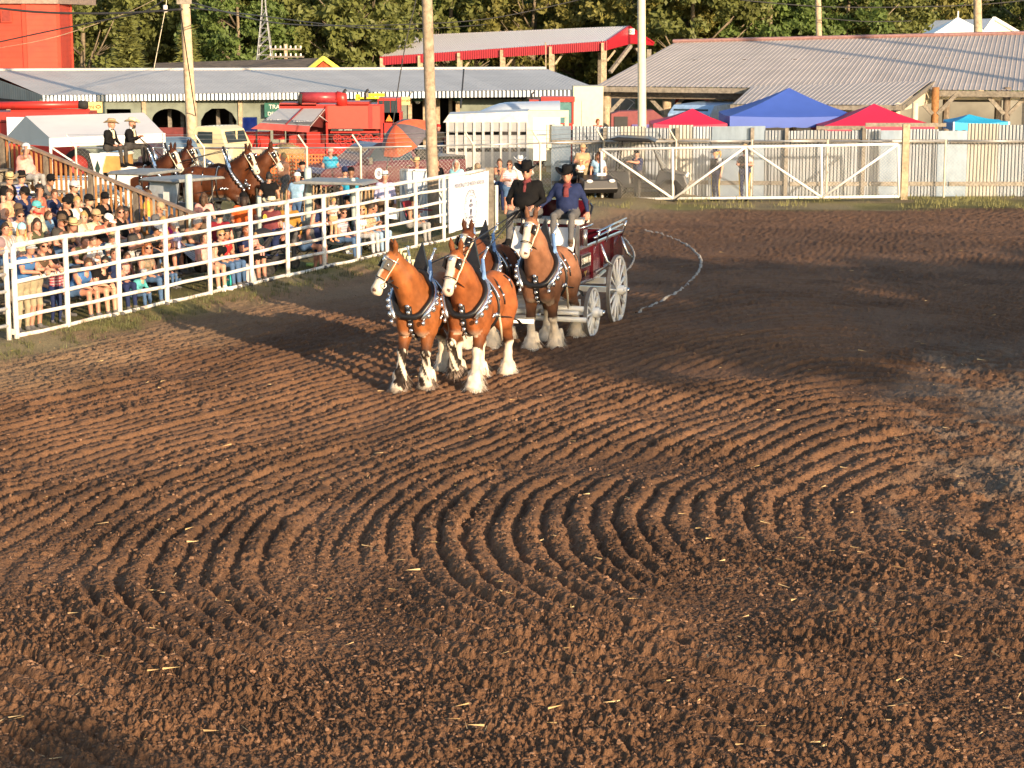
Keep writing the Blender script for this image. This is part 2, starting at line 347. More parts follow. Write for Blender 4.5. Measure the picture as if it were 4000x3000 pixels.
def diamond(b, a, e, z0, z1, step, r, mi=0):                       # chain-link between two ground points
    a, e = Vector((a[0], a[1], 0)), Vector((e[0], e[1], 0)); L = (e-a).length; u = (e-a)/L; hh = z1-z0; n_ = Vector((-u.y, u.x, 0))
    k = int((L+hh)/step)
    for i in range(k):
        for sg in (1, -1):
            x0 = i*step-hh; x1 = i*step
            s0, s1 = max(x0, 0), min(x1, L)
            if s1-s0 < .02: continue
            za, zb = z0+(s0-x0), z0+(s1-x0)
            if sg < 0: za, zb = z0+z1-za, z0+z1-zb
            p, q_ = a+u*s0+Vector((0, 0, za)), a+u*s1+Vector((0, 0, zb)); up_ = Vector((0, 0, 1)); 
            b.add([p+n_*r, p-n_*r*.5+up_*r, p-n_*r*.5-up_*r, q_+n_*r, q_-n_*r*.5+up_*r, q_-n_*r*.5-up_*r], [(0, 1, 4, 3), (1, 2, 5, 4), (2, 0, 3, 5)], mi)
# ---- white pipe fence round the arena
pf = thing('pipe_fence', 'long white pipe rail fence with rusty chips between the crowd and the dirt arena', 'fence', FP(0, 0))
PX = [67, 268, 470, 654, 823, 984, 1126, 1268, 1400, 1512, 1625, 1734]; RZ_ = [1.86, 1.53, 1.20, .87, .54, .20]
PS = [s_of(p) for p in PX]; END = s_of(1893)
for s_ in PS+[END]:
    z = FZ(*FP(s_, 0)[:2]); b = MB(); b.tube([(0, 0, -.35), (0, 0, 1.84)], .052, 10); o = b.build('post', WPAINT, pf, True); o.location = FP(s_, 0, .0)-FP(0, 0)
for zr in RZ_:
    L_ = (END-PS[0]); b = MB(); n = 26
    b.tube([(FU.x*L_*i/n, FU.y*L_*i/n, zr+.012*sin(i*2.1+zr*9)) for i in range(n+1)], .046 if zr > 1.8 else .038, 10); o = b.build('rail', WPAINT, pf, True); o.location = (0, 0, 0)
pg = thing('pipe_gate', 'white pipe gate panel hinged to the left end of the arena fence', 'gate', FP(-.22, .0))
for s_ in (0, -3.2):
    b = MB(); b.tube([(FU.x*s_, FU.y*s_, .06), (FU.x*s_, FU.y*s_, 1.80)], .048, 10); b.build('post', WPAINT, pg, True)
for zr in (1.77, 1.36, 1.05, .74, .43, .09):
    b = MB(); b.tube([(0, 0, zr), (FU.x*-3.2, FU.y*-3.2, zr)], .034, 10); b.build('rail', WPAINT, pg, True)
for zr in (1.5, .3):
    b = MB(); b.box((FU.x*.11, FU.y*.11, zr), (.05, .2, .1), rz=math.atan2(FU.y, FU.x)); b.build('hinge', WPAINT, pg)
# ---- grey timber post at the end of the fence, with a tie block
ep = G(1918, 922); t = thing('timber_post', 'weathered grey timber post at the right end of the white fence', 'post', ep)
b = MB(); b.box((0, 0, .85), (.16, .16, 2.1)); b.build('post', WOOD, t); b = MB(); b.box((-.06, -.1, 1.72), (.22, .05, .36)); b.build('block', WOOD, t)
b = MB(); b.tube([(-.17, .02, -.1), (-.17, .02, 1.45)], .045); b.tube([(.15, .02, -.1), (.15, .02, 1.4)], .05); b.build('pipe', WPAINT, t, True)
# ---- white banner on the fence
BA, BB = FP(s_of(1738), -.07), FP(s_of(1892), -.07)
bt = thing('banner', 'white cloth banner with an oval crest hung on the fence beside the grey post', 'banner', (BA.x, BA.y, 0))
bl = (BB-BA).length; rzb = math.atan2(FU.y, FU.x)
bb = MB(); nb = Matrix.Rotation(rzb, 3, 'Z')
bb.grid(lambda u, v: nb @ Vector((u*bl, -.05+.012*sin(u*39+v*2)*(1-v)+.01*sin(u*11), .36+v*1.49+.05*(1-v)*abs(sin(u*3.1+.3))**2-.03*v*sin(pi*u))), 40, 12)
cloth = bb.build('cloth', M('banner_cloth', (.70, .73, .80), .8, var=.05), bt, True)
INK = M('banner_ink', (.17, .18, .24), .8)
def on_banner(u, z): return nb @ Vector((u*bl, -.085, z))
rb = (pi/2, 0, rzb)
text('MUNICIPALITY OF NORTH NORFOLK', .17, 'lettering', INK, bt, on_banner(.5, 1.58), rb, .002, sx=bl*.84/3.2)
def oval(a, c, t_, name):
    b = MB(); n = 48
    V = []
    for i in range(n):
        w_ = 2*pi*i/n
        for k in (1, 1-t_/max(a, c)): V += [on_banner(.53, .93)+nb @ Vector((a*k*cos(w_), 0, c*k*sin(w_)))]
    b.add(V, [(2*i, 2*i+1, (2*i+3) % (2*n), (2*i+2) % (2*n)) for i in range(n)]); return b.build(name, INK, bt)
ea = bl*.175
oval(ea, .50, .022, 'crest_ring'); oval(ea*.62, .36, .016, 'crest_ring')
for i, ch in enumerate('MUNICIPALITY OF NORTH NORFOLK'):
    if ch == ' ': continue
    w_ = rad(215-250*i/28); p = on_banner(.53, .93)+nb @ Vector((ea*.81*cos(w_), 0, .43*sin(w_)))
    text(ch, .085, 'crest_letter', INK, bt, p, rb, .002, sx=.9)
b = MB()
for (x, z, rx, rz2) in ((0, .20, .05, .05), (-.02, .08, .11, .05), (-.06, -.10, .05, .10), (.08, -.06, .05, .05), (0, -.24, .12, .04)):
    b.add([on_banner(.53, .93+z)+nb @ Vector((rx*cos(k*pi/6), -.002, rz2*sin(k*pi/6))) for k in range(12)], [tuple(range(12))])
b.build('crest_figure', INK, bt)
# ---- wooden stair rail of the bleachers
SR = s_of(835, 1.7, 1.45); TR = lambda d: .36+.3125*(d-1.9)
sr = thing('stair_railing', 'stained wooden baluster railing sloping down the side of the bleachers', 'railing', FP(SR, 1.7))
o0 = FP(SR, 1.7)
b = MB(); b.beam(FP(SR, 1.6, TR(1.6)+1.08)-o0, FP(SR, 9.5, TR(9.5)+1.08)-o0, .16, .05); b.build('handrail', M('rail_cap_wood', (.23, .165, .12), .7, var=.25), sr)
b = MB(); b.beam(FP(SR, 1.6, TR(1.6)+.14)-o0, FP(SR, 9.5, TR(9.5)+.14)-o0, .05, .10); b.build('bottom_rail', CEDAR, sr)
bm = None; k = 0; d_ = 1.72
while d_ < 9.4:
    if k % 9 == 6:
        b = MB(); b.box((0, 0, .5), (.10, .10, 1.1)); o = b.build('post', DARKW, sr)
    else:
        if bm is None: b = MB(); b.box((0, 0, .56), (.042, .042, 1.0)); bm = b.mesh('baluster', CEDAR)
        o = put('baluster', bm, sr)
    o.location = FP(SR, d_, TR(d_))-o0; o.rotation_euler = (0, 0, rzb); k += 1; d_ += .137
# ---- bleachers
bl_ = thing('bleachers', 'grey wooden bleacher benches stepping up under the crowd', 'bleachers', FP(0, 2))
o0 = FP(0, 2)
ROWS = [1.95+.75*k for k in range(10)]
for d_ in ROWS:
    z = TR(d_)
    for nm, dd, zz, w_ in (('seat_plank', .0, z+.40, .28), ('tread_plank', -.38, z-.02, .34), ('riser_plank', .17, z+.18, .03)):
        b = MB(); b.beam(FP(-16, d_+dd, zz)-o0, FP(SR-.15, d_+dd, zz)-o0, w_ if nm != 'riser_plank' else .03, .045 if nm != 'riser_plank' else .3); b.build(nm, WOOD, bl_)
for s_ in range(-15, int(SR), 3):
    b = MB(); b.beam(FP(s_, 1.5, .0)-o0, FP(s_, 9, TR(9)-.1)-o0, .09, .2); b.build('stringer', DARKW, bl_)
# ---- white field gate with chain-link
wg = thing('field_gate', 'wide white gate with diagonal braces and wire mesh across the far side', 'gate', G(2350, 783))
gp = {}
def gpt(px, py): p = A(px, py, 66.5); return p-wg.location
def gbar(nm, a, c, r=.045): b = MB(); b.tube([a, c], r, 8); return b.build(nm, WHITE, wg, True)
gt = [gpt(px, py) for px, py in ((2350, 584), (2627, 578), (2915, 572), (3208, 568), (3508, 563))]; gb = [gpt(px, py) for px, py in ((2352, 778), (2629, 776), (2917, 774), (3210, 771), (3512, 768))]
gbar('top_rail', gt[0], gt[4]); gbar('bottom_rail', gb[0], gb[4])
for i in range(5): gbar('upright', gt[i], gb[i])
for a, c in ((gt[0], gb[1]), (gb[1], gt[2]), (gt[2], gb[3]), (gb[3], gt[4])): gbar('brace', a+Vector((0, -.05, 0)), c+Vector((0, -.05, 0)), .04)
b = MB(); diamond(b, gb[0], gb[4], gb[2].z, gt[2].z, .105, .0017); b.build('wire_mesh', WHITE, wg, kind='stuff')
b = MB(); b.box((-.02, .12, .85), (.15, .15, 1.75)); o = b.build('hinge_post', POLEW, wg)
# ---- corrugated sheet-iron fence
cf = thing('sheet_iron_fence', 'tall fence of patched corrugated iron sheets along the far side', 'fence', (0, 68.9, 0))
IRON = [M('corrugated_iron', (.27, .305, .35), .42, .75, var=.12, scale=2, rnd=.18, dirt=(.30, .30, .30), dscale=1.3), M('corrugated_zinc', (.29, .33, .39), .36, .85, var=.15, scale=2.5, rnd=.15),
        M('yellowed_iron', (.34, .34, .32), .45, .6, var=.15, scale=2, rnd=.1), M('flat_zinc', (.25, .33, .45), .3, .75, var=.12)]  # blue of the flat sheets puts the sky reflection into the base colour
x = XD(2152, 68.9); xe = XD(4000, 68.9)+4; protos = {}; k = 0
while x < xe:
    kind = R.choice([0, 0, 1, 1, 1, 2, 3]); w_ = R.choice([.66, .84, .84, 1.0]); px = 2000+x/68.9*7900
    if abs(px-3440) < 30 or abs(px-2770) < 60: kind = 3
    if px > 3680: kind = [0, 2, 0, 1][k % 4]; w_ = 1.08
    top = 2.42 if px < 2880 else 2.30
    if px > 3680: top = 2.46+.06*(k % 2)
    key = (kind, w_)
    if key not in protos:
        protos[key] = corr((0, 0, 0), (w_, 0, 0), (0, 0, 1), (w_, 0, 1), max(1, round(w_/.115)), .0 if kind == 3 else .024).mesh('iron_sheet', IRON[kind], True)
    o = put('iron_sheet', protos[key], cf); o.location = (x, R.uniform(-.015, .015), -.05); o.scale = (1, 1, top+R.uniform(-.05, .04)); o.rotation_euler = (R.uniform(-.008, .008), R.uniform(-.008, .008), 0)
    x += w_-.02+(.07 if R.random() < .12 else 0); k += 1
for zr in (.45, 1.86):
    for x0 in np.arange(XD(2152, 68.9), xe, 2.7):
        b = MB(); b.box((x0+1.33, -.06, zr+R.uniform(-.03, .03)), (2.62, .05, .14)); b.build('cross_rail', WOOD, cf)
for px in (2360, 2640, 2932, 3065, 3365):
    b = MB(); b.box((XD(px, 68.9), -.12, 1.15), (.12, .12, 2.35)); b.build('post', WOOD, cf)
for px0, px1, z in ((3180, 3370, 2.32), (3370, 3685, 2.42)):
    b = MB(); b.box(((XD(px0, 68.9)+XD(px1, 68.9))/2, -.05, z), (XD(px1, 68.9)-XD(px0, 68.9)-.02, .07, .13)); b.build('top_board', WOOD, cf)
tp = thing('timber_post', 'bright sawn timber post at the right end of the white gate', 'post', (XD(3530, 67.6), 67.6, 0)); b = MB(); b.box((0, 0, 1.2), (.22, .2, 2.6)); b.build('post', POLEW, tp)
# ---- chain-link fence with leaning barbed wire arms
cl = thing('chain_link_fence', 'galvanised chain link fence with leaning barbed wire arms behind the alley', 'fence', (0, 64.6, 0))
CX = [(300, 64.6), (562, 64.6), (800, 64.6), (1200, 64.6), (1410, 64.8), (1850, 66.2), (2110, 67.2), (2358, 68.3), (2640, 68.4), (2935, 68.4), (3230, 68.4), (3690, 68.4), (4050, 68.4)]
cpts = [Vector((XD(px, D, 1), D-64.6, 0)) for px, D in CX]
ZL = .95*2
for i, p in enumerate(cpts):
    b = MB(); b.tube([p, p+Vector((0, 0, ZL+.05))], .036, 8, 0)
    if i < 9: b.beam(p+Vector((0, 0, ZL)), p+Vector((-.26, -.12, ZL+.42)), .05, .04)
    b.build('post', M('fence_pipe', (.52, .48, .40), .5, .3, var=.2), cl)
for i in range(len(cpts)-1):
    b = MB(); b.tube([cpts[i]+Vector((0, 0, ZL)), cpts[i+1]+Vector((0, 0, ZL))], .026, 8); b.build('top_rail', STEEL, cl, True)
    b = MB(); diamond(b, cpts[i]+Vector((0, 0, 0)), cpts[i+1], .08, ZL-.02, .13, .0015); b.build('wire_mesh', STEEL, cl, kind='stuff')
b = MB()
for k in range(3):
    b.tube([p+Vector((-.09*(k+1)+.01, -.04*(k+1), ZL+.14*(k+1))) for p in cpts[:9]], .006, 4)
b.build('barbed_wire', STEEL, cl)
# ---- slatted snow fence
sfp = [G(1000, 905), G(1160, 897), G(1330, 893), G(1570, 893)]
sf = thing('snow_fence', 'sagging wooden slat snow fence behind the people at the rail', 'fence', sfp[0])
b = MB(); b.box((0, 0, .59), (.038, .012, 1.2)); sm = b.mesh('slat', M('snow_fence_slat', (.33, .22, .12), .8, var=.3, scale=8, rnd=.35))
pp = []
for a, c in zip(sfp, sfp[1:]):
    n = int((c-a).length/.066); pp += [a+(c-a)*i/n for i in range(n)]
for i, p in enumerate(pp):
    o = put('slat', sm, sf); o.location = p-sfp[0]+Vector((0, 0, R.uniform(-.06, .06))); o.rotation_euler = (R.uniform(-.03, .03), R.uniform(-.06, .06), R.uniform(-.2, .2))
b = MB()
for z in (.3, .65, 1.0): b.tube([p-sfp[0]+Vector((0, .012, z)) for p in pp[::4]], .006, 4)
b.build('wire', STEEL, sf)
s2 = [G(1590, 890), G(1665, 884)]; sg = thing('snow_fence', 'short length of red-brown slat fence left of the centre utility pole', 'fence', s2[0])
for i in range(9):
    o = put('slat', sm, sg); o.location = (s2[1]-s2[0])*i/9; o.rotation_euler = (0, R.uniform(-.05, .05), .2)
b = MB()
for z in (.3, .65, 1.0): b.tube([(0, .012, z), s2[1]-s2[0]+Vector((0, .012, z))], .006, 4)
b.build('wire', STEEL, sg)
# ---- orange plastic mesh
of = thing('safety_fence', 'bright orange plastic mesh barrier behind the second team of horses', 'fence', (XD(985, 70), 70, 0)); b = MB()
L_ = XD(1400, 70)-XD(985, 70)
for i in range(int(L_/.11)+1): b.box((i*.11, .03*sin(i*.5), .78), (.035, .006, 1.15))
for j in range(10): b.box((L_/2, .0, .22+j*.125), (L_, .008, .04))
b.build('mesh', M('orange_plastic', (.75, .16, .03), .6), of)
for i in range(5): b = MB(); b.box((L_*i/4, .05, .75), (.04, .03, 1.5)); b.build('stake', WOOD, of)
# ---- white sheeted double gate behind the centre pole
mgp = [G(1568, 893), G(1672, 893), G(1690, 893), G(1880, 893)]
mg2 = thing('sheeted_gate', 'pale blue-white corrugated gate panels with braced frame beside the centre pole', 'gate', mgp[0])
PB = M('pale_gate_iron', (.55, .62, .70), .45, .35, var=.1)
for a, c, hh in ((mgp[0], mgp[1], 1.68), (mgp[2], mgp[3], 1.45)):
    a = a-mgp[0]; c = c-mgp[0]; z = Vector((0, 0, hh)); y = Vector((0, -.03, 0)); q = Vector((0, 0, .12))
    corr(a+q, c+q, a+z, c+z, 16, .012).build('sheet', PB, mg2, True)
    b = MB()
    for e0, e1 in ((a+q, a+z), (c+q, c+z), (a+z, c+z), (a+q, c+q), ((a+c)/2+q, (a+c)/2+z)): b.beam(e0+y, e1+y, .06, .06)
    b.build('frame', WPAINT, mg2); b = MB(); b.beam(a+z+y*2.2, (a+c)/2+q+y*2.2, .05, .05); b.beam(c+z+y*2.2, (a+c)/2+q+y*2.2, .05, .05); b.build('brace', WPAINT, mg2)
# ================================================================ BUILDINGS
ROOFG = M('galvanised_roofing', (.56, .54, .51), .6, .0, var=.08, scale=.6, rnd=.05)
ROOFB = M('faded_brown_roofing', (.45, .395, .355), .6, .0, var=.10, scale=.7, rnd=.05)
BOARDG = M('pale_green_boards', (.195, .225, .185), .85, var=.2, scale=2, dirt=(.15, .17, .135), dscale=1.5)
CREAM = M('cream_paint', (.66, .60, .44), .6, var=.08)
BARNRED = M('barn_red_paint', (.40, .045, .020), .65, var=.12, scale=1.5, dirt=(.30, .035, .02), dscale=1.)
SHEDRED = M('shed_red_steel', (.42, .012, .030), .4, .1, var=.08)
SHADEIN = M('dark_interior', (.05, .042, .036), .9, var=.3)  # shade inside the barn is put into this dark colour
MAROON = M('maroon_boards', (.15, .025, .025), .7, var=.2)
def bil(q, u, v): return (Vector(q[0])*(1-u)+Vector(q[1])*u)*(1-v)+(Vector(q[2])*(1-u)+Vector(q[3])*u)*v
# ---- long grey barn
lb = thing('long_barn', 'long low barn with grey metal roof and pale green walls with arched openings', 'barn', (0, 90, 0)); O = Vector((0, 90, 0))
Q = [A(165, 372, 90)-O, A(2342, 349, 88)-O, A(-60, 276, 101)-O, A(2134, 269, 99)-O]
n = 30
for i in range(n): ribbed(bil(Q, i/n, -.01), bil(Q, (i+1)/n+.001, -.01), bil(Q, i/n, 1), bil(Q, (i+1)/n+.001, 1), 5, .012, ROOFG, 'roof_sheet', lb)
b = MB(); b.tube([Q[2]+Vector((0, 0, .03)), Q[3]+Vector((0, 0, .03))], .13, 8, flat=.6); b.build('ridge_cap', ROOFG, lb)
bk = [Q[2], Q[3], Q[2]+Vector((-4, 9, -1.1)), Q[3]+Vector((-3, 9, -1.1))]; b = MB(); b.slab([bk[0], bk[1], bk[3], bk[2]], .05); b.build('rear_roof', ROOFG, lb)
FW = IRON[0]
for i in range(20):
    a, c = bil(Q, i/20, 0), bil(Q, (i+1)/20, 0); z = Vector((0, 0, -.29)); y = Vector((0, -.06, 0))
    corr(a+z+y, c+z+y, a+y, c+y, 7, .022, seg=4).build('fascia_sheet', FW, lb)
lz = Q[0]; gl = Q[2]+Vector((-5, 8, -1.0))
for i in range(8):
    a, c = lz+(gl-lz)*(i/8), lz+(gl-lz)*((i+1)/8); t0, t1 = 1-abs(i/8-.5)*2, 1-abs((i+1)/8-.5)*2; up_ = (Q[2].z-Q[0].z)*1.0
    z0 = Vector((0, 0, -.32)); corr(a+z0, c+z0, a+Vector((0, 0, up_*min(t0, 1))), c+Vector((0, 0, up_*min(t1, 1))), 7, .02, seg=4).build('gable_sheet', FW, lb)
b = MB(); b.slab([lz+Vector((-.2, .3, -.3)), gl+Vector((0, 0, -.3)), gl+Vector((0, 0, -3)), lz+Vector((-.2, .3, -3))], .1); b.build('opening_shade', SHADEIN, lb)  # dark sheet standing in for the shaded opening below the gable
b = MB(); b.beam(lz+Vector((-1.2, .1, -.9)), lz+Vector((-.2, .1, -.3)), .12, .12); b.box(lz+Vector((-1.5, .3, -1.2)), (.3, .3, 1.6)); b.build('end_post', POLEW, lb)
D0 = 90.5; ZT = A(1000, 385, D0).z
def wpt(px, z): return Vector((XD(px, D0, z), 0, z))
def wall_panel(x0, x1, z0, z1): b = MB(); b.box(((x0+x1)/2, 0, (z0+z1)/2), (x1-x0, .12, z1-z0)); return b.build('wall', BOARDG, lb).__setitem__('kind', 'part') if False else b.build('wall', BOARDG, lb)
bands = [(165, 425, 'w'), (425, 520, 'slot'), (520, 600, 'w'), (600, 738, 'arch'), (738, 790, 'w'), (790, 930, 'arch'), (930, 958, 'w'), (958, 1010, 'door'), (1010, 1340, 'w'), (1340, 1555, 'w'), (1555, 1605, 'w'), (1605, 1790, 'open'), (1790, 1960, 'w'), (1960, 2020, 'slot'), (2020, 2340, 'w')]
zof = lambda py: A(1000, py, D0).z
for p0, p1, kd in bands:
    x0, x1 = XD(p0, D0, 2), XD(p1, D0, 2); w_ = x1-x0
    if kd == 'w': wall_panel(x0, x1, -.3, ZT)
    elif kd == 'slot': wall_panel(x0, x1, zof(424 if p0 < 1000 else 395), ZT); wall_panel(x0, x1, -.3, zof(446 if p0 < 1000 else 412))
    elif kd == 'door': wall_panel(x0, x1, zof(455), ZT)
    elif kd == 'open': pass
    else:
        za, zs = zof(422), zof(470); b = MB(); m_ = 12
        prof = [(0, 0), (.12, .62), (.32, 1), (.68, 1), (.88, .62), (1, 0)] if p0 > 700 else [(.5-.5*cos(pi*i/m_), sin(pi*i/m_)) for i in range(m_+1)]
        V = []
        for u, h in prof: V += [(x0+w_*u, -.06, zs+(za-zs)*h), (x0+w_*u, -.06, ZT), (x0+w_*u, .06, zs+(za-zs)*h), (x0+w_*u, .06, ZT)]
        k = len(prof); b.add(V, [(4*i, 4*i+4, 4*i+5, 4*i+1) for i in range(k-1)]+[(4*i+2, 4*i+3, 4*i+7, 4*i+6) for i in range(k-1)]+[(4*i, 4*i+2, 4*i+6, 4*i+4) for i in range(k-1)])
        b.build('arch_header', BOARDG, lb)
        b = MB(); b.box(((x0+x1)/2, .4, .55), (w_, .08, 1.4)); b.build('half_wall', MAROON, lb)
        for u in (.38, .74): b = MB(); b.box((x0+w_*u, 1.2, 1.2), (.16, .16, 2.6)); b.build('inner_post', WOOD, lb)
for px in (575, 772, 948, 1108, 1340, 1555, 1605, 1790, 2030, 2160):
    b = MB(); b.box((XD(px, D0, 1), -.10, ZT/2-.1), (.17, .1, ZT+.2)); b.build('post', POLEW, lb)
for px in (1660, 1712, 1760): b = MB(); b.box((XD(px, D0, 1), .5, ZT/2), (.16, .16, ZT)); b.build('inner_post', POLEW, lb)
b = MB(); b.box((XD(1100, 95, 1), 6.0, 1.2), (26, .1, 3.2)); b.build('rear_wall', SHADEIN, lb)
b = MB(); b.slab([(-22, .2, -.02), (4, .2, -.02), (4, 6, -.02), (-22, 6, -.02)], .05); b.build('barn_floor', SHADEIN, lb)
for px in (1632, 1790):
    t = thing('barn_lamp', 'green and white gooseneck lamp on the barn wall '+('left of the centre pole' if px < 1700 else 'right of the centre pole'), 'lamp', A(px, 392, 90.1), group='gooseneck lamps on the barn')
    b = MB(); b.tube([(0, .2, .35), (0, -.05, .4), (0, -.15, .25)], .02, 6); b.build('arm', DARK, t); b = MB(); b.lathe([(.02, .25), (.07, .16), (.26, .0), (.24, -.02)], (0, -.15, 0), 12); b.build('shade', M('lamp_green', (.04, .12, .07), .4), t, True); b = MB(); b.blob((0, -.15, -.03), .13, 8); b.build('bulb', WHITE, t, True)
# ---- boards with writing on the barn
def board(px0, py0, px1, py1, D, mat, label, lines, ink, name='sign_board', lw=.9):
    a, c = A(px0, py1, D), A(px1, py0, D); w_, h_ = c.x-a.x, c.z-a.z
    t = thing(name, label, 'sign', ((a.x+c.x)/2, D, (a.z+c.z)/2)); b = MB(); b.box((0, 0, 0), (w_, .05, h_)); b.build('panel', mat, t)
    for (s_, x_, z_, sz) in lines: text(s_, sz*h_, 'lettering', ink, t, (x_*w_, -.035, z_*h_), (pi/2, 0, 0), .004)
    return t
YEL = M('sign_yellow', (.70, .55, .22), .6, var=.06); RINK = M('sign_ink', (.20, .06, .03), .7)
t = board(330, 398, 399, 440, 78, YEL, 'yellow sign board behind the red auger at the left', [('mi', -.12, .05, .62)], RINK)
b = MB(); b.tube([(.2+.09*cos(i*pi/8), -.04, .02+.05*sin(i*pi/8)) for i in range(16)], .016, 4, closed=True); b.build('emblem', RINK, t)
t = board(1558, 378, 1602, 410, 87, YEL, 'yellow sign board beside the red combine cab', [('Corral', -.12, .05, .5)], RINK)
b = MB(); b.tube([(.19+.045*cos(i*pi/8), -.04, .02+.03*sin(i*pi/8)) for i in range(16)], .01, 4, closed=True); b.build('emblem', RINK, t)
board(1034, 402, 1095, 458, 89.6, M('sign_green', (.02, .12, .09), .6), 'dark green banner with white letters on the barn wall', [('TRA', .12, .22, .42), ('DESI', .0, -.26, .36)], WHITE, 'sign_banner')
# ---- brown roofed pavilion
pv = thing('pavilion', 'open timber pavilion with a wide faded brown metal roof', 'pavilion', (8, 92, 0)); O = Vector((8, 92, 0))
QP = [A(2330, 334, 88)-O, A(4130, 353, 83.5)-O, A(2637, 166, 103)-O, A(4130, 131, 99)-O]; n = 22
for i in range(n):
    u0, u1 = i/n, (i+1)/n+.001; ribbed(bil(QP, u0, -.01), bil(QP, u1, -.01), bil(QP, u0, 1), bil(QP, u1, 1), 4, .017, ROOFB, 'roof_sheet', pv)
b = MB(); b.tube([QP[2]+Vector((-.1, 0, .06)), QP[3]+Vector((0, 0, .06))], .17, 8, flat=.6); b.build('ridge_cap', M('ridge_cap_brown', (.30, .17, .16), .5), pv)
b = MB(); b.slab([QP[3], QP[2], QP[2]+Vector((4, 12, -2)), QP[3]+Vector((4, 12, -2))], .05); b.build('rear_roof', ROOFB, pv)
# lower continuation of the roof to the front
E0, E1 = A(2862, 406, 78.6)-O, A(3512, 411, 77.0)-O; T0, T1 = bil(QP, (2958-2330)/1800, 0.0)+Vector((0, 0, .03)), bil(QP, (3645-2330)/1800, .12)+Vector((0, 0, .04))
QE = [E0, E1, T0, T1]; n = 9
for i in range(n): ribbed(bil(QE, i/n, 0), bil(QE, (i+1)/n+.001, 0), bil(QE, i/n, 1), bil(QE, (i+1)/n+.001, 1), 4, .017, ROOFB, 'roof_sheet', pv)
def fasc(a, c, h, mat, nm='fascia', y=0): b = MB(); b.beam(a+Vector((0, y, -h/2)), c+Vector((0, y, -h/2)), .06, h); return b.build(nm, mat, pv)
fasc(bil(QP, -.004, -.02), bil(QP, .345, -.02), .22, WOOD, y=-.05); fasc(bil(QP, .735, -.02), bil(QP, 1, -.02), .24, WOOD, y=-.05)
fasc(E0+Vector((-.1, -.1, -.02)), E1+Vector((.1, -.1, -.02)), .17, WOOD); fasc(E1+Vector((.1, -.08, 0)), T1+Vector((.1, -.1, 0)), .2, WOOD)
fasc(bil(QP, .01, .03)+Vector((0, 0, -.34)), bil(QP, .345, .03)+Vector((0, 0, -.34)), .26, DARKW, 'beam'); fasc(bil(QP, .735, .02)+Vector((0, 0, -.28)), bil(QP, 1, .02)+Vector((0, 0, -.28)), .2, CREAM, 'beam')
b = MB(); b.prism([E1+Vector((.08, .1, -.1)), T1+Vector((.05, .1, -.15)), T1+Vector((.05, .1, -.95)), E1+Vector((.08, .1, -.22))], (0, 0, 0), (0, .08, 0)); b.build('gable_wall', CREAM, pv)
def ppost(px, py, D, w_, mat): p = A(px, py, D)-O; b = MB(); b.cyl((p.x, p.y, -.2), (p.x, p.y, p.z+.1), w_/2, 10); return b.build('post', mat, pv, True)
for px in (2370, 2605, 2840): ppost(px, 352, 88.4, .40, POLEW)
for px, m_ in ((3655, CEDAR), (3935, DARKW)): ppost(px, 350, 84.2, .30, m_)
for px in (3505, 3575): ppost(px, 412, 77.6, .24, CREAM)
for px, py, D in ((2370, 352, 88.3), (2605, 352, 88.3), (2840, 352, 88.3), (3655, 350, 84.1), (3935, 350, 84.1)):
    p = A(px, py, D)-O
    for sg in ((1,) if px == 2370 else (-1, 1)):
        b = MB(); b.beam(p+Vector((sg*.1, 0, -1.0)), p+Vector((sg*.95, 0, -.1)), .12, .16); b.build('brace', WOOD, pv)
for i in range(9):
    p = bil(QP, i/8*.98+.01, .55); b = MB(); b.cyl((p.x, p.y, -.2), (p.x, p.y, p.z), .16, 8); b.build('inner_post', DARKW, pv)
b = MB(); b.slab([(XD(3800, 84)-O.x-1.0, 84.9-O.y, 3.02), (XD(3800, 84)-O.x+1.05, 84.9-O.y, 3.02), (XD(3800, 84)-O.x+1.05, 84.9-O.y, 2.58), (XD(3800, 84)-O.x-1.0, 84.9-O.y, 2.58)], .06); b.build('black_board', M('black_board', (.015, .013, .013), .6), pv)
b = MB(); b.box((6, 12, 1.4), (24, .1, 1.6)); b.build('rear_wall', M('rear_boards', (.20, .20, .18), .9, var=.4, scale=.5), pv)
# ---- red trimmed pole shed
ps = thing('pole_shed', 'open pole shed with pale roof and bright red steel fascia', 'shed', (0, 132, 0)); O = Vector((0, 132, 0))
QS = [A(1484, 222, 137)-O, A(2374, 160, 126)-O, A(1600, 140, 146)-O, A(2456, 104, 131)-O]; n = 22
SR_ = M('pale_roofing', (.62, .60, .60), .35, .3, var=.06)
for i in range(n): ribbed(bil(QS, i/n, 0), bil(QS, (i+1)/n+.001, 0), bil(QS, i/n, 1), bil(QS, (i+1)/n+.001, 1), 4, .04, SR_, 'roof_sheet', ps)
for i in range(18):
    a, c = bil(QS, i/18, 0), bil(QS, (i+1)/18, 0); z = Vector((0, 0, -.56)); y = Vector((0, -.05, 0)); corr(a+z+y, c+z+y, a+y, c+y, 7, .03, seg=4).build('fascia_sheet', SHEDRED, ps)
g0, g1, g2 = QS[1], QS[3], A(2554, 168, 137)-O; z = Vector((0, 0, -.55))
b = MB(); b.prism([g0+z, g0, g1, g2, g2+z*.3, g0+(g2-g0)*.5+Vector((0, 0, -.10))], (0, 0, 0), (-.1, .12, 0)); b.build('gable_panel', SHEDRED, ps)
b = MB(); b.beam(g0, g1, .12, .12); b.beam(g1, g2, .12, .12); b.build('gable_trim', SHEDRED, ps)
b = MB(); b.slab([QS[3], QS[2], QS[2]+(g2-g1), g2], .05); b.build('rear_roof', SR_, ps)
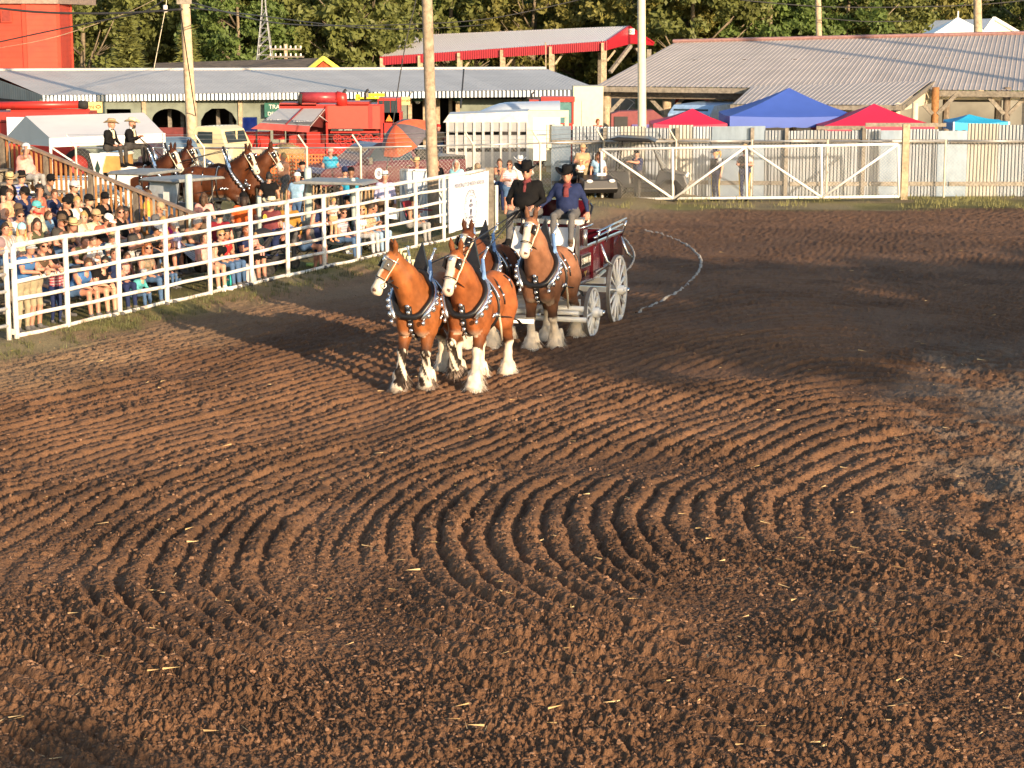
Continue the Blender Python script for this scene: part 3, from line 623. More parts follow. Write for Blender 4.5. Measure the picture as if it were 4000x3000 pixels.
p = (g1+(g0+g2)*.5)*.5+Vector((-.1, -.25, .18)); b = MB(); b.box(p, (.72, .04, .36)); b.build('gable_sign', WHITE, ps); text('MACK', .2, 'sign_lettering', DARK, ps, p+Vector((0, -.03, 0)), (pi/2, 0, 0), .003)
for i, u in enumerate((.012, .19, .37, .56, .77, .985)):
    p = bil(QS, u, 0)+Vector((0, .1, 0)); b = MB(); b.box((p.x, p.y, p.z/2-.3), (.34, .34, p.z+.4)); b.build('post', POLEW, ps)
    b = MB(); b.beam((p.x+.2, p.y, p.z-1.2), (p.x+.7, p.y, p.z-.56), .12, .12); b.build('brace', POLEW, ps)
    p = bil(QS, u, 0)+(g2-g0)*.97; b = MB(); b.box((p.x, p.y, p.z/2-.5), (.3, .3, p.z+.2)); b.build('post', WOOD, ps)
b = MB(); b.beam(g0+Vector((.15, 0, -1.9)), g0+Vector((1.5, 1.5, -.3)), .2, .2); b.beam(g2+Vector((-.1, 0, -1.9)), g2+Vector((-1.3, -1, -.3)), .2, .2); b.build('brace', WOOD, ps)
# ---- small cabin roof with yellow and red gable
cb = thing('cabin', 'small cabin with mossy brown shingle roof and yellow trimmed red gable', 'cabin', (0, 118, 0)); O = Vector((0, 118, 0))
q = [A(610, 285, 112)-O, A(1200, 280, 112)-O, A(600, 246, 117)-O, A(1262, 226, 117)-O]; SHG = M('mossy_shingles', (.12, .095, .07), .95, var=.4, scale=3, bump=.5, bscale=12)
b = MB(); b.slab([q[0], q[1], q[3], q[2]], .12); b.build('roof', SHG, cb)
g0, gp_, g1 = A(1196, 280, 111.6)-O, A(1262, 226, 117)-O, A(1334, 278, 118)-O
b = MB(); b.prism([g0+Vector((.15, .1, -.2)), gp_+Vector((0, .15, -.2)), g1+Vector((-.15, .1, -.2)), g1+Vector((-.2, .1, -3)), g0+Vector((.2, .1, -3))], (0, 0, 0), (-.2, .3, 0)); b.build('gable_wall', M('orange_red_paint', (.55, .09, .03), .6), cb)
b = MB(); b.beam(g0+Vector((0, -.1, 0)), gp_+Vector((0, -.1, 0)), .1, .24); b.beam(gp_+Vector((0, -.1, 0)), g1+Vector((0, -.1, 0)), .1, .24); b.build('gable_trim', M('yellow_trim', (.75, .70, .10), .5), cb)
# ---- red grain elevator
ge = thing('grain_elevator', 'red painted wooden grain elevator tower at the left edge', 'elevator', (0, 108, 0)); O = Vector((0, 108, 0))
fx = [A(-500, 100, 106)-O, A(95, 100, 106)-O, A(228, 100, 107.2)-O, A(276, 100, 111)-O]; zt = A(100, 14, 106).z
for a, c, nm in ((fx[0], fx[1], 'wall'), (fx[1], fx[2], 'wall'), (fx[2], fx[3], 'wall')):
    nb_ = 26; hB = (zt+.3)/nb_
    for i in range(nb_):
        b = MB(); z0 = -.3+i*hB; nrm = (c-a).cross(Vector((0, 0, 1))).normalized()
        A0, C0 = Vector((a.x, a.y, 0)), Vector((c.x, c.y, 0)); nrm.z = 0
        b.add([A0+Vector((0, 0, z0))+nrm*.03, C0+Vector((0, 0, z0))+nrm*.03, C0+Vector((0, 0, z0+hB))+nrm*.004, A0+Vector((0, 0, z0+hB))+nrm*.004, A0+Vector((0, 0, z0)), C0+Vector((0, 0, z0))], [(0, 1, 2, 3), (4, 5, 1, 0)])
        b.build('siding_board', BARNRED, ge)
for p in (fx[1], fx[2], fx[3]): b = MB(); b.box((p.x, p.y-.03, zt/2), (.2, .12, zt)); b.build('corner_board', BARNRED, ge)
b = MB(); b.prism([(fx[0].x, fx[0].y-.3, zt), (fx[1].x, fx[1].y-.3, zt), (fx[2].x+.1, fx[2].y-.3, zt), (fx[3].x+.45, fx[3].y-.1, zt), (fx[3].x+.4, fx[3].y+5, zt), (fx[0].x, fx[0].y+5, zt)], (0, 0, 0), (0, 0, .5)); b.build('roof_edge', M('elevator_roof', (.25, .19, .16), .8, var=.25), ge)
b = MB(); p = A(25, 62, 105.9)-O; b.box(p, (.58, .1, .68)); b.build('window', BARNRED, ge); b = MB(); b.box(p+Vector((0, -.06, 0)), (.42, .03, .52)); b.build('pane', M('red_shutter', (.22, .03, .02), .7), ge)
# ---- white building and white peaked marquee at the right
wb = thing('white_building', 'pale building with bluish metal roof and white gable behind the brown roof', 'building', (0, 165, 0)); O = Vector((0, 165, 0))
q = [A(3560, 140, 160)-O, A(3840, 140, 160)-O, A(3570, 83, 168)-O, A(3880, 72, 168)-O]; b = MB(); b.slab([q[0], q[1], q[3], q[2]], .1); b.build('roof', M('pale_blue_roof', (.50, .58, .68), .4, .3), wb)
b = MB(); b.prism([A(3840, 136, 160)-O, A(3882, 74, 160)-O, A(3985, 132, 164)-O, A(3985, 300, 164)-O, A(3840, 300, 160)-O], (0, 0, 0), (0, .3, 0)); b.build('gable_wall', WHITE, wb)
b = MB(); b.beam(A(3835, 138, 159.8)-O, A(3882, 71, 159.8)-O, .2, .25); b.beam(A(3882, 71, 159.8)-O, A(3990, 134, 163.8)-O, .2, .25); b.build('gable_trim', WHITE, wb)
def peaked(name, label, ap, corners, val, mat, D, group=None, drop=None, legs=True, post=.05, pole=0):
    t = thing(name, label, 'canopy', (ap.x, ap.y, 0), group=group); o_ = Vector((ap.x, ap.y, 0)); ap = ap-o_; cs = [Vector(c)-o_ for c in corners]; b = MB(); n = 6
    for i in range(4):
        a, c = cs[i], cs[(i+1) % 4]
        def f(u, v, a=a, c=c):
            e = a*(1-u)+c*u; p = e*(1-v)+ap*v; return p+Vector((0, 0, -.11*sin(pi*v)*(.6+.4*sin(pi*u))*(ap-e).length*.35-.05*sin(pi*u)*(1-v)))
        b.grid(f, n, n)
    b.build('roof', mat, t, True); b = MB()
    for i in range(4):
        a, c = cs[i], cs[(i+1) % 4]; b.grid(lambda u, v, a=a, c=c: a*(1-u)+c*u+Vector((0, 0, -val*v-.05*sin(pi*u)*(1-v)+.02*sin(u*40)*v)), 16, 2)
    b.build('valance', drop or mat, t, True)
    if legs:
        for c in cs: bb_ = MB(); bb_.box((c.x*.97, c.y*.97, c.z/2), (post, post, c.z)); bb_.build('leg', WHITE, t)
    if pole: bb_ = MB(); bb_.tube([ap, ap+Vector((0, 0, pole))], .05, 6); bb_.build('finial', WHITE, t)
    return t
def can(name, label, px, py, pxl, pxr, pye, D, val, mat, group=None, **k):
    ap = A(px, py, D); z = A(px, pye, D-1.5).z; h_ = (XD(pxr, D, z)-XD(pxl, D, z))/2; cx = (XD(pxr, D, z)+XD(pxl, D, z))/2
    return peaked(name, label, ap, [(cx-h_, D-h_*.8, z), (cx+h_, D-h_*.6, z), (cx+h_, D+h_*1.0, z), (cx-h_, D+h_*.9, z)], val, mat, D, group, **k)
cloth_ = lambda n_, c: M(n_, c, .6, var=.05, scale=2)
RCAN = cloth_('red_canopy_cloth', (.55, .015, .06)); gcan = 'pop-up canopies behind the iron fence'
can('canopy_tent', 'white peaked marquee top standing beyond the brown roof', 3742, 66, 3600, 3885, 142, 125, .4, WHITE, pole=.35)
can('canopy_tent', 'smaller red pop-up canopy left of the blue one', 2705, 424, 2545, 2832, 486, 74, .25, RCAN, gcan)
can('canopy_tent', 'tall blue pop-up canopy above the iron fence', 3082, 343, 2830, 3325, 452, 75, .42, cloth_('blue_canopy_cloth', (.045, .10, .42)), gcan)
can('canopy_tent', 'larger red pop-up canopy between the blue and cyan ones', 3415, 405, 3195, 3625, 490, 73, .3, RCAN, gcan)
can('canopy_tent', 'low cyan pop-up canopy at the right end of the iron fence', 3785, 446, 3705, 3930, 480, 72.5, .3, cloth_('cyan_canopy_cloth', (.02, .36, .62)), gcan)
# ---- utility poles and wires
def pole(px, pyb, D, r, mat, label, ztop=13., lean=0, pxt=None, py_t=0):
    base = Vector((XD(px, D, 0), D, 0)); t = thing('utility_pole', label, 'pole', base); b = MB()
    top = A(pxt if pxt else px, 0, D)-base; k = ztop/top.z; e = Vector((top.x*k, 0, ztop))
    b.tube([e*(i/8) for i in range(9)]+[], [r*(1-.25*i/8) for i in range(9)], 12); b.build('shaft', mat, t, True); return t, e
pA, eA = pole(757, 600, 81, .22, M('pale_pole_wood', (.55, .42, .28), .8, var=.2, bump=.3, bscale=20, dirt=(.3, .22, .15), dscale=4), 'thick pale wooden utility pole in front of the long barn', pxt=722)  # left pole has a paler wood tone than the others
pB, eB = pole(1697, 905, 56.3, .165, M('cracked_pole_wood', (.36, .28, .20), .9, var=.3, bump=.6, bscale=18, dirt=(.15, .115, .085), dscale=7), 'cracked wooden utility pole behind the sheeted gate', pxt=1668)
pC, eC = pole(2509, 500, 71, .155, CREAM, 'white painted straight pole in front of the brown roofed pavilion', pxt=2506)
pD_, eD = pole(3207, 150, 115, .19, POLEW, 'slim utility pole standing behind the ridge of the brown roof', pxt=3196)
pE, eE = pole(3828, 120, 112, .26, POLEW, 'stout utility pole behind the right end of the brown roof', pxt=3818)
for (t, e, z, px, py, D) in ((pA, eA, 0, 722, 8, 70),):
    p = A(px, py, D)-t.location; b = MB(); b.box(p+Vector((0, -.12, 0)), (.5, .12, .14)); b.build('crossarm', WOOD, t)
    b = MB(); b.tube([p+Vector((-.16, -.14, -.1)), Vector((.16, -.2, 2.2))], .02, 6); b.build('conduit', DARK, t)
b = MB(); b.tube([A(2492, 6, 71)-pC.location, A(2496, 478, 71)-pC.location], .028, 6); b.build('conduit', M('grey_conduit', (.3, .3, .3), .5), pC); 
p = A(3860, 0, 112)-pE.location; b = MB(); b.lathe([(.05, .35), (.34, .05), (.3, .0)], p, 12); b.build('lamp_head', WHITE, pE, True)
WIRE = M('black_cable', (.03, .03, .032), .6)
def wire(label, pts, r=.02, mat=None):
    P = [A(*p) for p in pts]; b = MB(); b.tube([p-P[0] for p in spline(P, 8)], r, 5); return b.build('overhead_wire', mat or WIRE, None, True, loc=P[0], label=label, cat='cable')
wire('thick twisted cable across the red elevator to the left pole', [(-60, 25, 72), (120, 45, 71.5), (300, 52, 71), (500, 50, 70.5), (712, 36, 69.8)], .04)
wire('two thin wires low across the red elevator wall', [(-40, 172, 73), (200, 120, 72), (420, 76, 71), (560, 46, 70.5), (640, 0, 70)], .025)
wire('pale sleeved guy cable slanting up over the elevator', [(-20, 190, 73), (150, 160, 72), (290, 122, 71.6), (500, 48, 71), (600, 0, 70.5)], .012, POLEW)
wire('thin wire running from the left pole over the trees to the red shed', [(740, 30, 70), (1000, 60, 90), (1400, 108, 110), (1650, 112, 120), (1900, 96, 125)], .028)
wire('upper wire sagging across the dark trees in the middle', [(738, 8, 70), (1100, 92, 95), (1500, 98, 110), (1900, 74, 115), (2260, 0, 118)], .028)
wire('thin wire across the trees between the centre and right poles', [(2890, 0, 112), (3196, 25, 112), (3500, 28, 112), (3822, 18, 112), (4060, -5, 112)], .03)
wire('guy wire from the slim pole down to the roof ridge', [(3210, 70, 114), (3380, 84, 114), (3560, 82, 114)], .025)
wire('taut guy wire slanting down in front of the barn', [(1625, 0, 66), (1570, 250, 66), (1505, 700, 66)], .018)
wire('stay wire with a white insulator in front of the trees', [(650, 0, 75), (645, 40, 75), (600, 275, 75)], .014, CREAM)
b = MB(); p = A(646, 34, 75); b.lathe([(.0, .14), (.08, .12), (.08, -.12), (0, -.14)], (0, 0, 0), 8); b.build('insulator', WHITE, None, True, loc=p, label='white insulator on the stay wire in front of the trees', cat='insulator')
wire('dark pole stay hanging in front of the barn right of the centre pole', [(1812, 270, 85), (1800, 420, 82)], .035)
wire('rusty whip aerial behind the grey barn roof ridge', [(2131, 165, 110), (2132, 270, 110)], .035, POLEW)
# ---- lattice tower and pole-top frame at the wood
wt = thing('lattice_tower', 'slim steel lattice tower standing against the trees', 'tower', (XD(1040, 128), 128, 0)); b = MB(); o_ = wt.location
zt_, hb = A(1036, 40, 128).z, .62
for sx in (-1, 1):
    for sy in (-1, 1): b.tube([(sx*hb*1.35, sy*hb*1.35, 0), (sx*.13, sy*.13, zt_), (sx*.05, sy*.05, zt_+1.5)], .035, 5)
for i in range(12):
    z0, z1 = zt_*i/12, zt_*(i+1)/12; r0, r1 = hb*1.35*(1-i/12)+.13*i/12, hb*1.35*(1-(i+1)/12)+.13*(i+1)/12
    for sy in (-1, 1): b.tube([(-r0, sy*r0, z0), (r1, sy*r1, z1)], .022, 4); b.tube([(-r1, sy*r1, z1), (r1, sy*r1, z1)], .022, 4)
b.build('lattice', STEEL, wt)
pt_ = thing('insulator_pole', 'old double crossarm with rows of insulators showing above the cabin roof', 'pole', (XD(1122, 122), 122, 0)); p = A(1122, 205, 122)-pt_.location
b = MB(); b.box((0, 0, p.z-1.5), (.2, .2, 4)); b.build('shaft', POLEW, pt_)
for z in (p.z+.2, p.z-.25):
    b = MB(); b.box((0, -.15, z), (1.9 if z > p.z else 2.2, .1, .1)); b.build('crossarm', WOOD, pt_)
    for i in range(7): b = MB(); b.cyl((-.9+i*.3, -.15, z+.05), (-.9+i*.3, -.15, z+.2), .05, 6); b.build('insulator', WHITE, pt_)
# ================================================================ TREES
LEAFS = [M('leaf_olive_green', (.150, .170, .050), .55, var=.25, scale=.9, rnd=.12, spec=.3), M('leaf_fresh_green', (.130, .190, .052), .55, var=.25, scale=.9, rnd=.1, spec=.3), M('leaf_yellow_green', (.20, .19, .052), .55, var=.25, scale=.8, rnd=.1, spec=.3)]
for m_ in LEAFS:
    t = m_.node_tree; b_ = t.nodes['Principled BSDF']; tr_ = t.nodes.new('ShaderNodeBsdfTranslucent'); mxs = t.nodes.new('ShaderNodeMixShader'); mxs.inputs[0].default_value = .32
    t.links.new(b_.inputs['Base Color'].links[0].from_socket, tr_.inputs[0]); t.links.new(b_.outputs[0], mxs.inputs[1]); t.links.new(tr_.outputs[0], mxs.inputs[2]); t.links.new(mxs.outputs[0], t.nodes['Material Output'].inputs[0])
BARK = M('tree_bark', (.20, .16, .11), .9, var=.3, bump=.4, bscale=15)
def leaf_mesh(name, centers, per, rad_, size, mat, rs):
    c = np.repeat(np.array([c_[:3] for c_ in centers]), per, 0); rr_ = np.repeat(np.array([c_[3] for c_ in centers]), per); n = len(c)
    d = rs.normal(size=(n, 3)); d /= np.linalg.norm(d, axis=1)[:, None]; p = c+d*(rr_*rs.rand(n)**.45)[:, None]*np.array([1, 1, .72])
    u = rs.normal(size=(n, 3)); u /= np.linalg.norm(u, axis=1)[:, None]; v = np.cross(u, rs.normal(size=(n, 3))); v /= np.linalg.norm(v, axis=1)[:, None]
    s_ = (size*(.55+.9*rs.rand(n)))[:, None]; V = np.stack([p-u*s_, p+v*s_*.55, p+u*s_, p-v*s_*.55], 1).reshape(-1, 3)
    me = bpy.data.meshes.new(name); me.vertices.add(4*n); me.vertices.foreach_set('co', V.ravel().astype(np.float32)); me.loops.add(4*n); me.loops.foreach_set('vertex_index', np.arange(4*n, dtype=np.int32))
    me.polygons.add(n); me.polygons.foreach_set('loop_start', np.arange(0, 4*n, 4, dtype=np.int32)); me.update(); me.materials.append(mat); return me
def tree_proto(seed, mat, h=11, rad_=4.2, base=1.2, ncl=155, per=66, size=.19):
    rs = np.random.RandomState(seed); rr_ = random.Random(seed); b = MB(); tips = []
    tr = [Vector((0, 0, -.2)), Vector((rr_.uniform(-.2, .2), 0, h*.2)), Vector((rr_.uniform(-.4, .4), rr_.uniform(-.3, .3), h*.45)), Vector((rr_.uniform(-.6, .6), 0, h*.8))]
    b.tube(spline(tr, 3), [.24-.018*i for i in range(10)], 7)
    for k in range(9):
        a = rr_.uniform(0, 2*pi); z0 = h*rr_.uniform(.12, .6); st = Vector((0, 0, z0)); L_ = rad_*rr_.uniform(.6, .95)
        en = st+Vector((cos(a)*L_, sin(a)*L_, L_*rr_.uniform(.3, .9))); mid = (st+en)/2+Vector((0, 0, -.25)); b.tube([st, mid, en], [.10, .06, .025], 5)
        for q_ in range(3): a2 = a+rr_.uniform(-.9, .9); b.tube([mid, mid+Vector((cos(a2)*1.3, sin(a2)*1.3, rr_.uniform(.3, 1.2)))], [.04, .015], 4)
        tips.append(en)
    cen = []
    while len(cen) < ncl:
        d = rs.normal(size=3); d /= np.linalg.norm(d); r_ = rs.rand()**.28; z = h*.52+d[2]*r_*h*.46; w_ = rad_*(.55+.45*sin(pi*min(1, max(0, (z-base+.6)/(h-base+.6)))))
        x, y = d[0]*r_*w_, d[1]*r_*w_
        lump = TAB[int(z*.8+seed*7) & 255, int((math.atan2(y, x)+4)*1.4+seed) & 255]
        if z < base or (lump < .34 and rs.rand() < .85): continue
        cen.append((x, y, z, rs.uniform(.4, .95)))
    return b.mesh('trunk', BARK, True), leaf_mesh('crown', cen, per, 1, size, mat, rs)
PROT = [tree_proto(3+i, LEAFS[i % 3], h=rr_h, rad_=rw, base=bs) for i, (rr_h, rw, bs) in enumerate(((11.5, 4.4, .9), (10.5, 3.8, .6), (12, 4.8, 1.6), (9.5, 3.6, .5), (11, 4.2, 2.2)))]
def tree(px, D, k, s_, label, group, rz=0):
    t = thing('broadleaf_tree', label, 'tree', (XD(px, D), D, -.3), rz, group, s_); put('trunk', PROT[k][0], t); put('crown', PROT[k][1], t)
gw = 'broadleaf trees of the wood behind the fairground'
TL = [(330, 142, 0, 'olive tree just right of the red elevator'), (560, 150, 2, 'broad tree behind the left spruce'), (800, 146, 3, 'tree right behind the thick pale pole'), (930, 138, 1, 'bright green low tree left of the lattice tower'),
      (1130, 144, 0, 'full olive tree right of the lattice tower'), (1290, 150, 2, 'tall tree behind the yellow gable'), (1390, 140, 3, 'small round tree hanging over the cabin gable'), (1560, 158, 4, 'shaded dark tree left of the centre pole'), (1760, 156, 0, 'tree directly behind the centre pole'),
      (1930, 160, 1, 'tree above the middle of the red shed roof'), (2080, 154, 2, 'yellowish tree above the red shed'), (2260, 160, 0, 'olive tree above the right half of the red shed'), (2430, 156, 3, 'tree left of the white painted pole'), (2580, 150, 2, 'yellow-green tree right of the white painted pole'),
      (2700, 146, 0, 'dense tree rising behind the left end of the brown roof'), (2840, 152, 4, 'tree with pale branches above the brown roof'), (2990, 148, 1, 'fresh green tree left of the slim pole'), (3130, 156, 2, 'tree just left of the slim utility pole'), (3290, 150, 4, 'big trunked tree right of the slim utility pole'), (3420, 152, 0, 'shady tree left of the white marquee'), (3560, 175, 2, 'tree behind the white building roof'), (3730, 178, 1, 'tree behind the white marquee peak'), (3900, 176, 0, 'tree behind the white gable'), (4060, 170, 3, 'tree at the right edge behind the white building')]
for i, (px, D, k, lab) in enumerate(TL): tree(px, D, k, R.uniform(.95, 1.2), lab, gw, R.uniform(0, 6))
for i in range(26): tree(150+i*158+R.uniform(-50, 50), R.uniform(182, 205), R.randrange(5), R.uniform(1.1, 1.4), R.choice(['dim olive tree deep at the back of the wood', 'taller dim green tree deep at the back of the wood', 'pale leaved tree deep at the back of the wood']), 'back row of the wood', R.uniform(0, 6))
rs = np.random.RandomState(5); cen = [(rs.uniform(-62, 66), rs.uniform(212, 224), rs.uniform(0, 15), 1.6) for _ in range(900)]
o = put('far_wood', leaf_mesh('far_wood', cen, 26, 1, .6, LEAFS[0], rs), kind='stuff')
cen = [(rs.uniform(-42, 44), rs.uniform(158, 172), rs.uniform(0, 2.2), .9) for _ in range(420)]
put('undergrowth', leaf_mesh('undergrowth', cen, 40, 1, .2, LEAFS[1], rs), kind='stuff')
SPR = M('spruce_needles', (.15, .165, .050), .6, var=.3, scale=1.5, spec=.3)
def spruce(px, pyt, D, w_, label):
    base = Vector((XD(px, D), D, -.2)); h = A(px, pyt, D).z+.2; t = thing('spruce_tree', label, 'tree', base); b = MB(); b.tube([(0, 0, 0), (0, 0, h)], [.16, .02], 7); b.build('trunk', BARK, t)
    rs = np.random.RandomState(int(px)); V = []
    for i in range(430):
        f = (i/430)**.8; z = h*(1-f)+.1; r_ = w_*f*(.75+.5*rs.rand()); a = rs.rand()*2*pi; n = int(8+26*f)
        for j in range(n):
            q = (j+rs.rand())/n; c = np.array([cos(a)*r_*q, sin(a)*r_*q, z-.22*r_*q+.10*r_*q*q*2+rs.normal()*.05]); d = np.array([cos(a)+rs.normal()*.7, sin(a)+rs.normal()*.7, -.1+rs.normal()*.4])*.27; e = np.array([-sin(a), cos(a), rs.normal()*.6])*.085
            V += [c-e, c+e, c+d]
    me = bpy.data.meshes.new('crown'); n = len(V)//3; me.from_pydata([tuple(v) for v in V], [], [(3*i, 3*i+1, 3*i+2) for i in range(n)]); me.materials.append(SPR); put('crown', me, t)
spruce(512, 55, 118, 1.65, 'pointed spruce left of the thick pale pole'); spruce(738, 105, 120, 1.5, 'shorter spruce behind the thick pale pole')
# ---- tall trees behind the grandstand side: only their long evening shade is in the picture
SHP = tree_proto(41, LEAFS[0], h=14, rad_=4.6, base=9.2, ncl=80, per=52, size=.33)
def shade(q, p0, p1, wl, label):
    pb = -20.; z0, z1 = (p0-pb)*math.tan(SUN_EL), (p1-pb)*math.tan(SUN_EL); cx, sx = cos(SUN_AZ), sin(SUN_AZ)
    t = thing('shade_tree', label, 'tree', (cx*q-sx*pb, sx*q+cx*pb, 0), group='tall trees beside the grandstand')
    me = SHP[0].copy(); o = put('trunk', SHP[0], t); o.scale = (1, 1, z1/14); 
    o = put('crown', SHP[1], t); zc, hv = (z0+z1)/2, (z1-z0)/2; k = hv/2.3; o.scale = (wl/3.6, wl/3.6, k); o.location = (0, 0, zc-11.6*k)
for i, (q_, p0, p1, wl) in enumerate(((20.9, 28.5, 38, 3.0), (24.5, 27.5, 45, 3.6), (29, 24.5, 43, 3.8), (33.5, 23, 40, 3.8), (38.5, 24, 39, 3.8), (43, 24, 39, 3.8))):
    shade(q_, p0, p1, wl, 'tall bare-stemmed tree added out of frame to cast the grandstand roof shade')
shade(3.2, 3, 17.4, 4.6, 'tall bare-stemmed tree added out of frame to cast the grandstand roof shade')  # added unseen tree, in place of the grandstand roof that shades the near left corner
for x_, y_ in ((41, 53.5), (44.5, 55.5)):
    b = MB(); b.tube([(0, 0, -.2), (0, 0, 17)], [.35, .25], 10); b.build('floodlight_pole', POLEW, None, True, loc=(x_, y_, 0), label='tall pole out of frame casting a stripe of shade on the brown roof', cat='pole', group='tall poles to the right of the arena')
# ================================================================ BODIES: one continuous surface grown from tapered limbs
class Body:
    def __init__(s, h=.014): s.h = h; s.p = []
    def cap(s, a, b, ra, rb, lab, k=.04): s.p.append((0, np.array(a, float), np.array(b, float), ra, rb, lab, k)); return s
    def ell(s, c, r, lab, k=.04, rot=None): s.p.append((1, np.array(c, float), np.array(r, float), rot, 0, lab, k)); return s
    def mesh(s, name):
        h = s.h; lo = np.full(3, 9e9); hi = -lo
        for t, a, b, ra, rb, lab, k in s.p:
            if t == 0: m = max(ra, rb); lo = np.minimum(lo, np.minimum(a, b)-m); hi = np.maximum(hi, np.maximum(a, b)+m)
            else: lo = np.minimum(lo, a-max(b)); hi = np.maximum(hi, a+max(b))
        lo -= 3*h; n = np.ceil((hi-lo)/h).astype(int)+4; s.lo = lo
        D = np.full(n, 1.0); raw = np.full(n, 1.0); L = np.zeros(n, np.int8)
        for t, a, b, ra, rb, lab, k in s.p:
            if t == 0: m = max(ra, rb); l0, h0 = np.minimum(a, b)-m, np.maximum(a, b)+m
            else: l0, h0 = a-max(b), a+max(b)
            pad = max(2.5*k, 4*h); i0 = np.clip(np.floor((l0-pad-lo)/h).astype(int), 0, n); i1 = np.clip(np.ceil((h0+pad-lo)/h).astype(int)+1, 0, n)
            g = np.stack(np.meshgrid(*[lo[q]+h*np.arange(i0[q], i1[q]) for q in range(3)], indexing='ij'), -1)
            if t == 0:
                ab = b-a; u = np.clip(((g-a)@ab)/max(ab@ab, 1e-9), 0, 1); d = np.linalg.norm(g-a-u[..., None]*ab, axis=-1)-(ra+(rb-ra)*u)
            else:
                q = g-a
                if ra is not None: q = q@np.array(ra)          # columns = local axes
                kk = np.linalg.norm(q/b, axis=-1); kq = np.linalg.norm(q/(b*b), axis=-1)+1e-9; d = kk*(kk-1)/kq
            sl = tuple(slice(i0[q], i1[q]) for q in range(3)); e = D[sl]
            hh = np.clip(.5+.5*(e-d)/k, 0, 1); D[sl] = e*(1-hh)+d*hh-k*hh*(1-hh)
            m = d < raw[sl]; raw[sl] = np.where(m, d, raw[sl]); L[sl] = np.where(m, lab, L[sl])
        s.D, s.L = D, L
        # surface nets
        S = D < 0; c8 = [S[i:n[0]-1+i, j:n[1]-1+j, k:n[2]-1+k] for i in (0, 1) for j in (0, 1) for k in (0, 1)]; tot = sum(c.astype(np.int8) for c in c8)
        act = (tot > 0) & (tot < 8); idx = np.argwhere(act); vid = np.full(act.shape, -1, np.int32); vid[act] = np.arange(len(idx))
        acc = np.zeros((len(idx), 3)); cnt = np.zeros(len(idx)); cor = [(i, j, k) for i in (0, 1) for j in (0, 1) for k in (0, 1)]
        vals = {c: D[idx[:, 0]+c[0], idx[:, 1]+c[1], idx[:, 2]+c[2]] for c in cor}
        for a in cor:
            for ax in range(3):
                if a[ax] == 0:
                    b = list(a); b[ax] = 1; va, vb = vals[a], vals[tuple(b)]; m = (va < 0) != (vb < 0); tt = va/np.where(m, va-vb, 1)
                    p = np.tile(np.array(a, float), (len(idx), 1)); p[:, ax] = tt; acc += p*m[:, None]; cnt += m
        V = (idx+acc/cnt[:, None])*h+lo; Fs = []
        for ax in range(3):
            o1, o2 = [(1, 2), (2, 0), (0, 1)][ax]; sl0 = [slice(1, n[q]-1) for q in range(3)]; sl0[ax] = slice(0, n[ax]-1); sl1 = list(sl0); sl1[ax] = slice(1, n[ax])
            A_, B_ = S[tuple(sl0)], S[tuple(sl1)]; e = np.argwhere(A_ != B_); off = np.array([1 if q != ax else 0 for q in range(3)]); e = e+off; inside = S[e[:, 0], e[:, 1], e[:, 2]]
            def vi(d1, d2): w_ = e.copy(); w_[:, o1] -= d1; w_[:, o2] -= d2; return vid[w_[:, 0], w_[:, 1], w_[:, 2]]
            q = np.stack([vi(1, 1), vi(0, 1), vi(0, 0), vi(1, 0)], 1); q[~inside] = q[~inside][:, ::-1]; Fs.append(q)
        Fq = np.concatenate(Fs); s.V = V; s.F = Fq
        li = np.clip(np.round((V-lo)/h).astype(int), 0, n-1); s.vl = L[li[:, 0], li[:, 1], li[:, 2]]
        me = bpy.data.meshes.new(name); me.vertices.add(len(V)); me.vertices.foreach_set('co', V.ravel().astype(np.float32)); me.loops.add(Fq.size); me.loops.foreach_set('vertex_index', Fq.ravel().astype(np.int32))
        me.polygons.add(len(Fq)); me.polygons.foreach_set('loop_start', np.arange(0, Fq.size, 4, dtype=np.int32)); me.polygons.foreach_set('use_smooth', np.ones(len(Fq), bool)); me.update()
        return me
    def at(s, p):
        i = np.clip((np.array(p)-s.lo)/s.h, 0, np.array(s.D.shape)-1.001); a = i.astype(int); f = i-a; r = 0
        for x in (0, 1):
            for y in (0, 1):
                for z in (0, 1): r += s.D[a[0]+x, a[1]+y, a[2]+z]*(f[0] if x else 1-f[0])*(f[1] if y else 1-f[1])*(f[2] if z else 1-f[2])
        return r
    def skin(s, c, d, far=1.2, off=.012):          # first point of the surface met from outside, going towards c against d
        c = Vector(c); d = Vector(d).normalized(); t = far
        while t > 0:
            v = s.at(c+d*t)
            if v <= off: break
            t -= max(v-off, .004)*.9
        return c+d*max(t, 0)
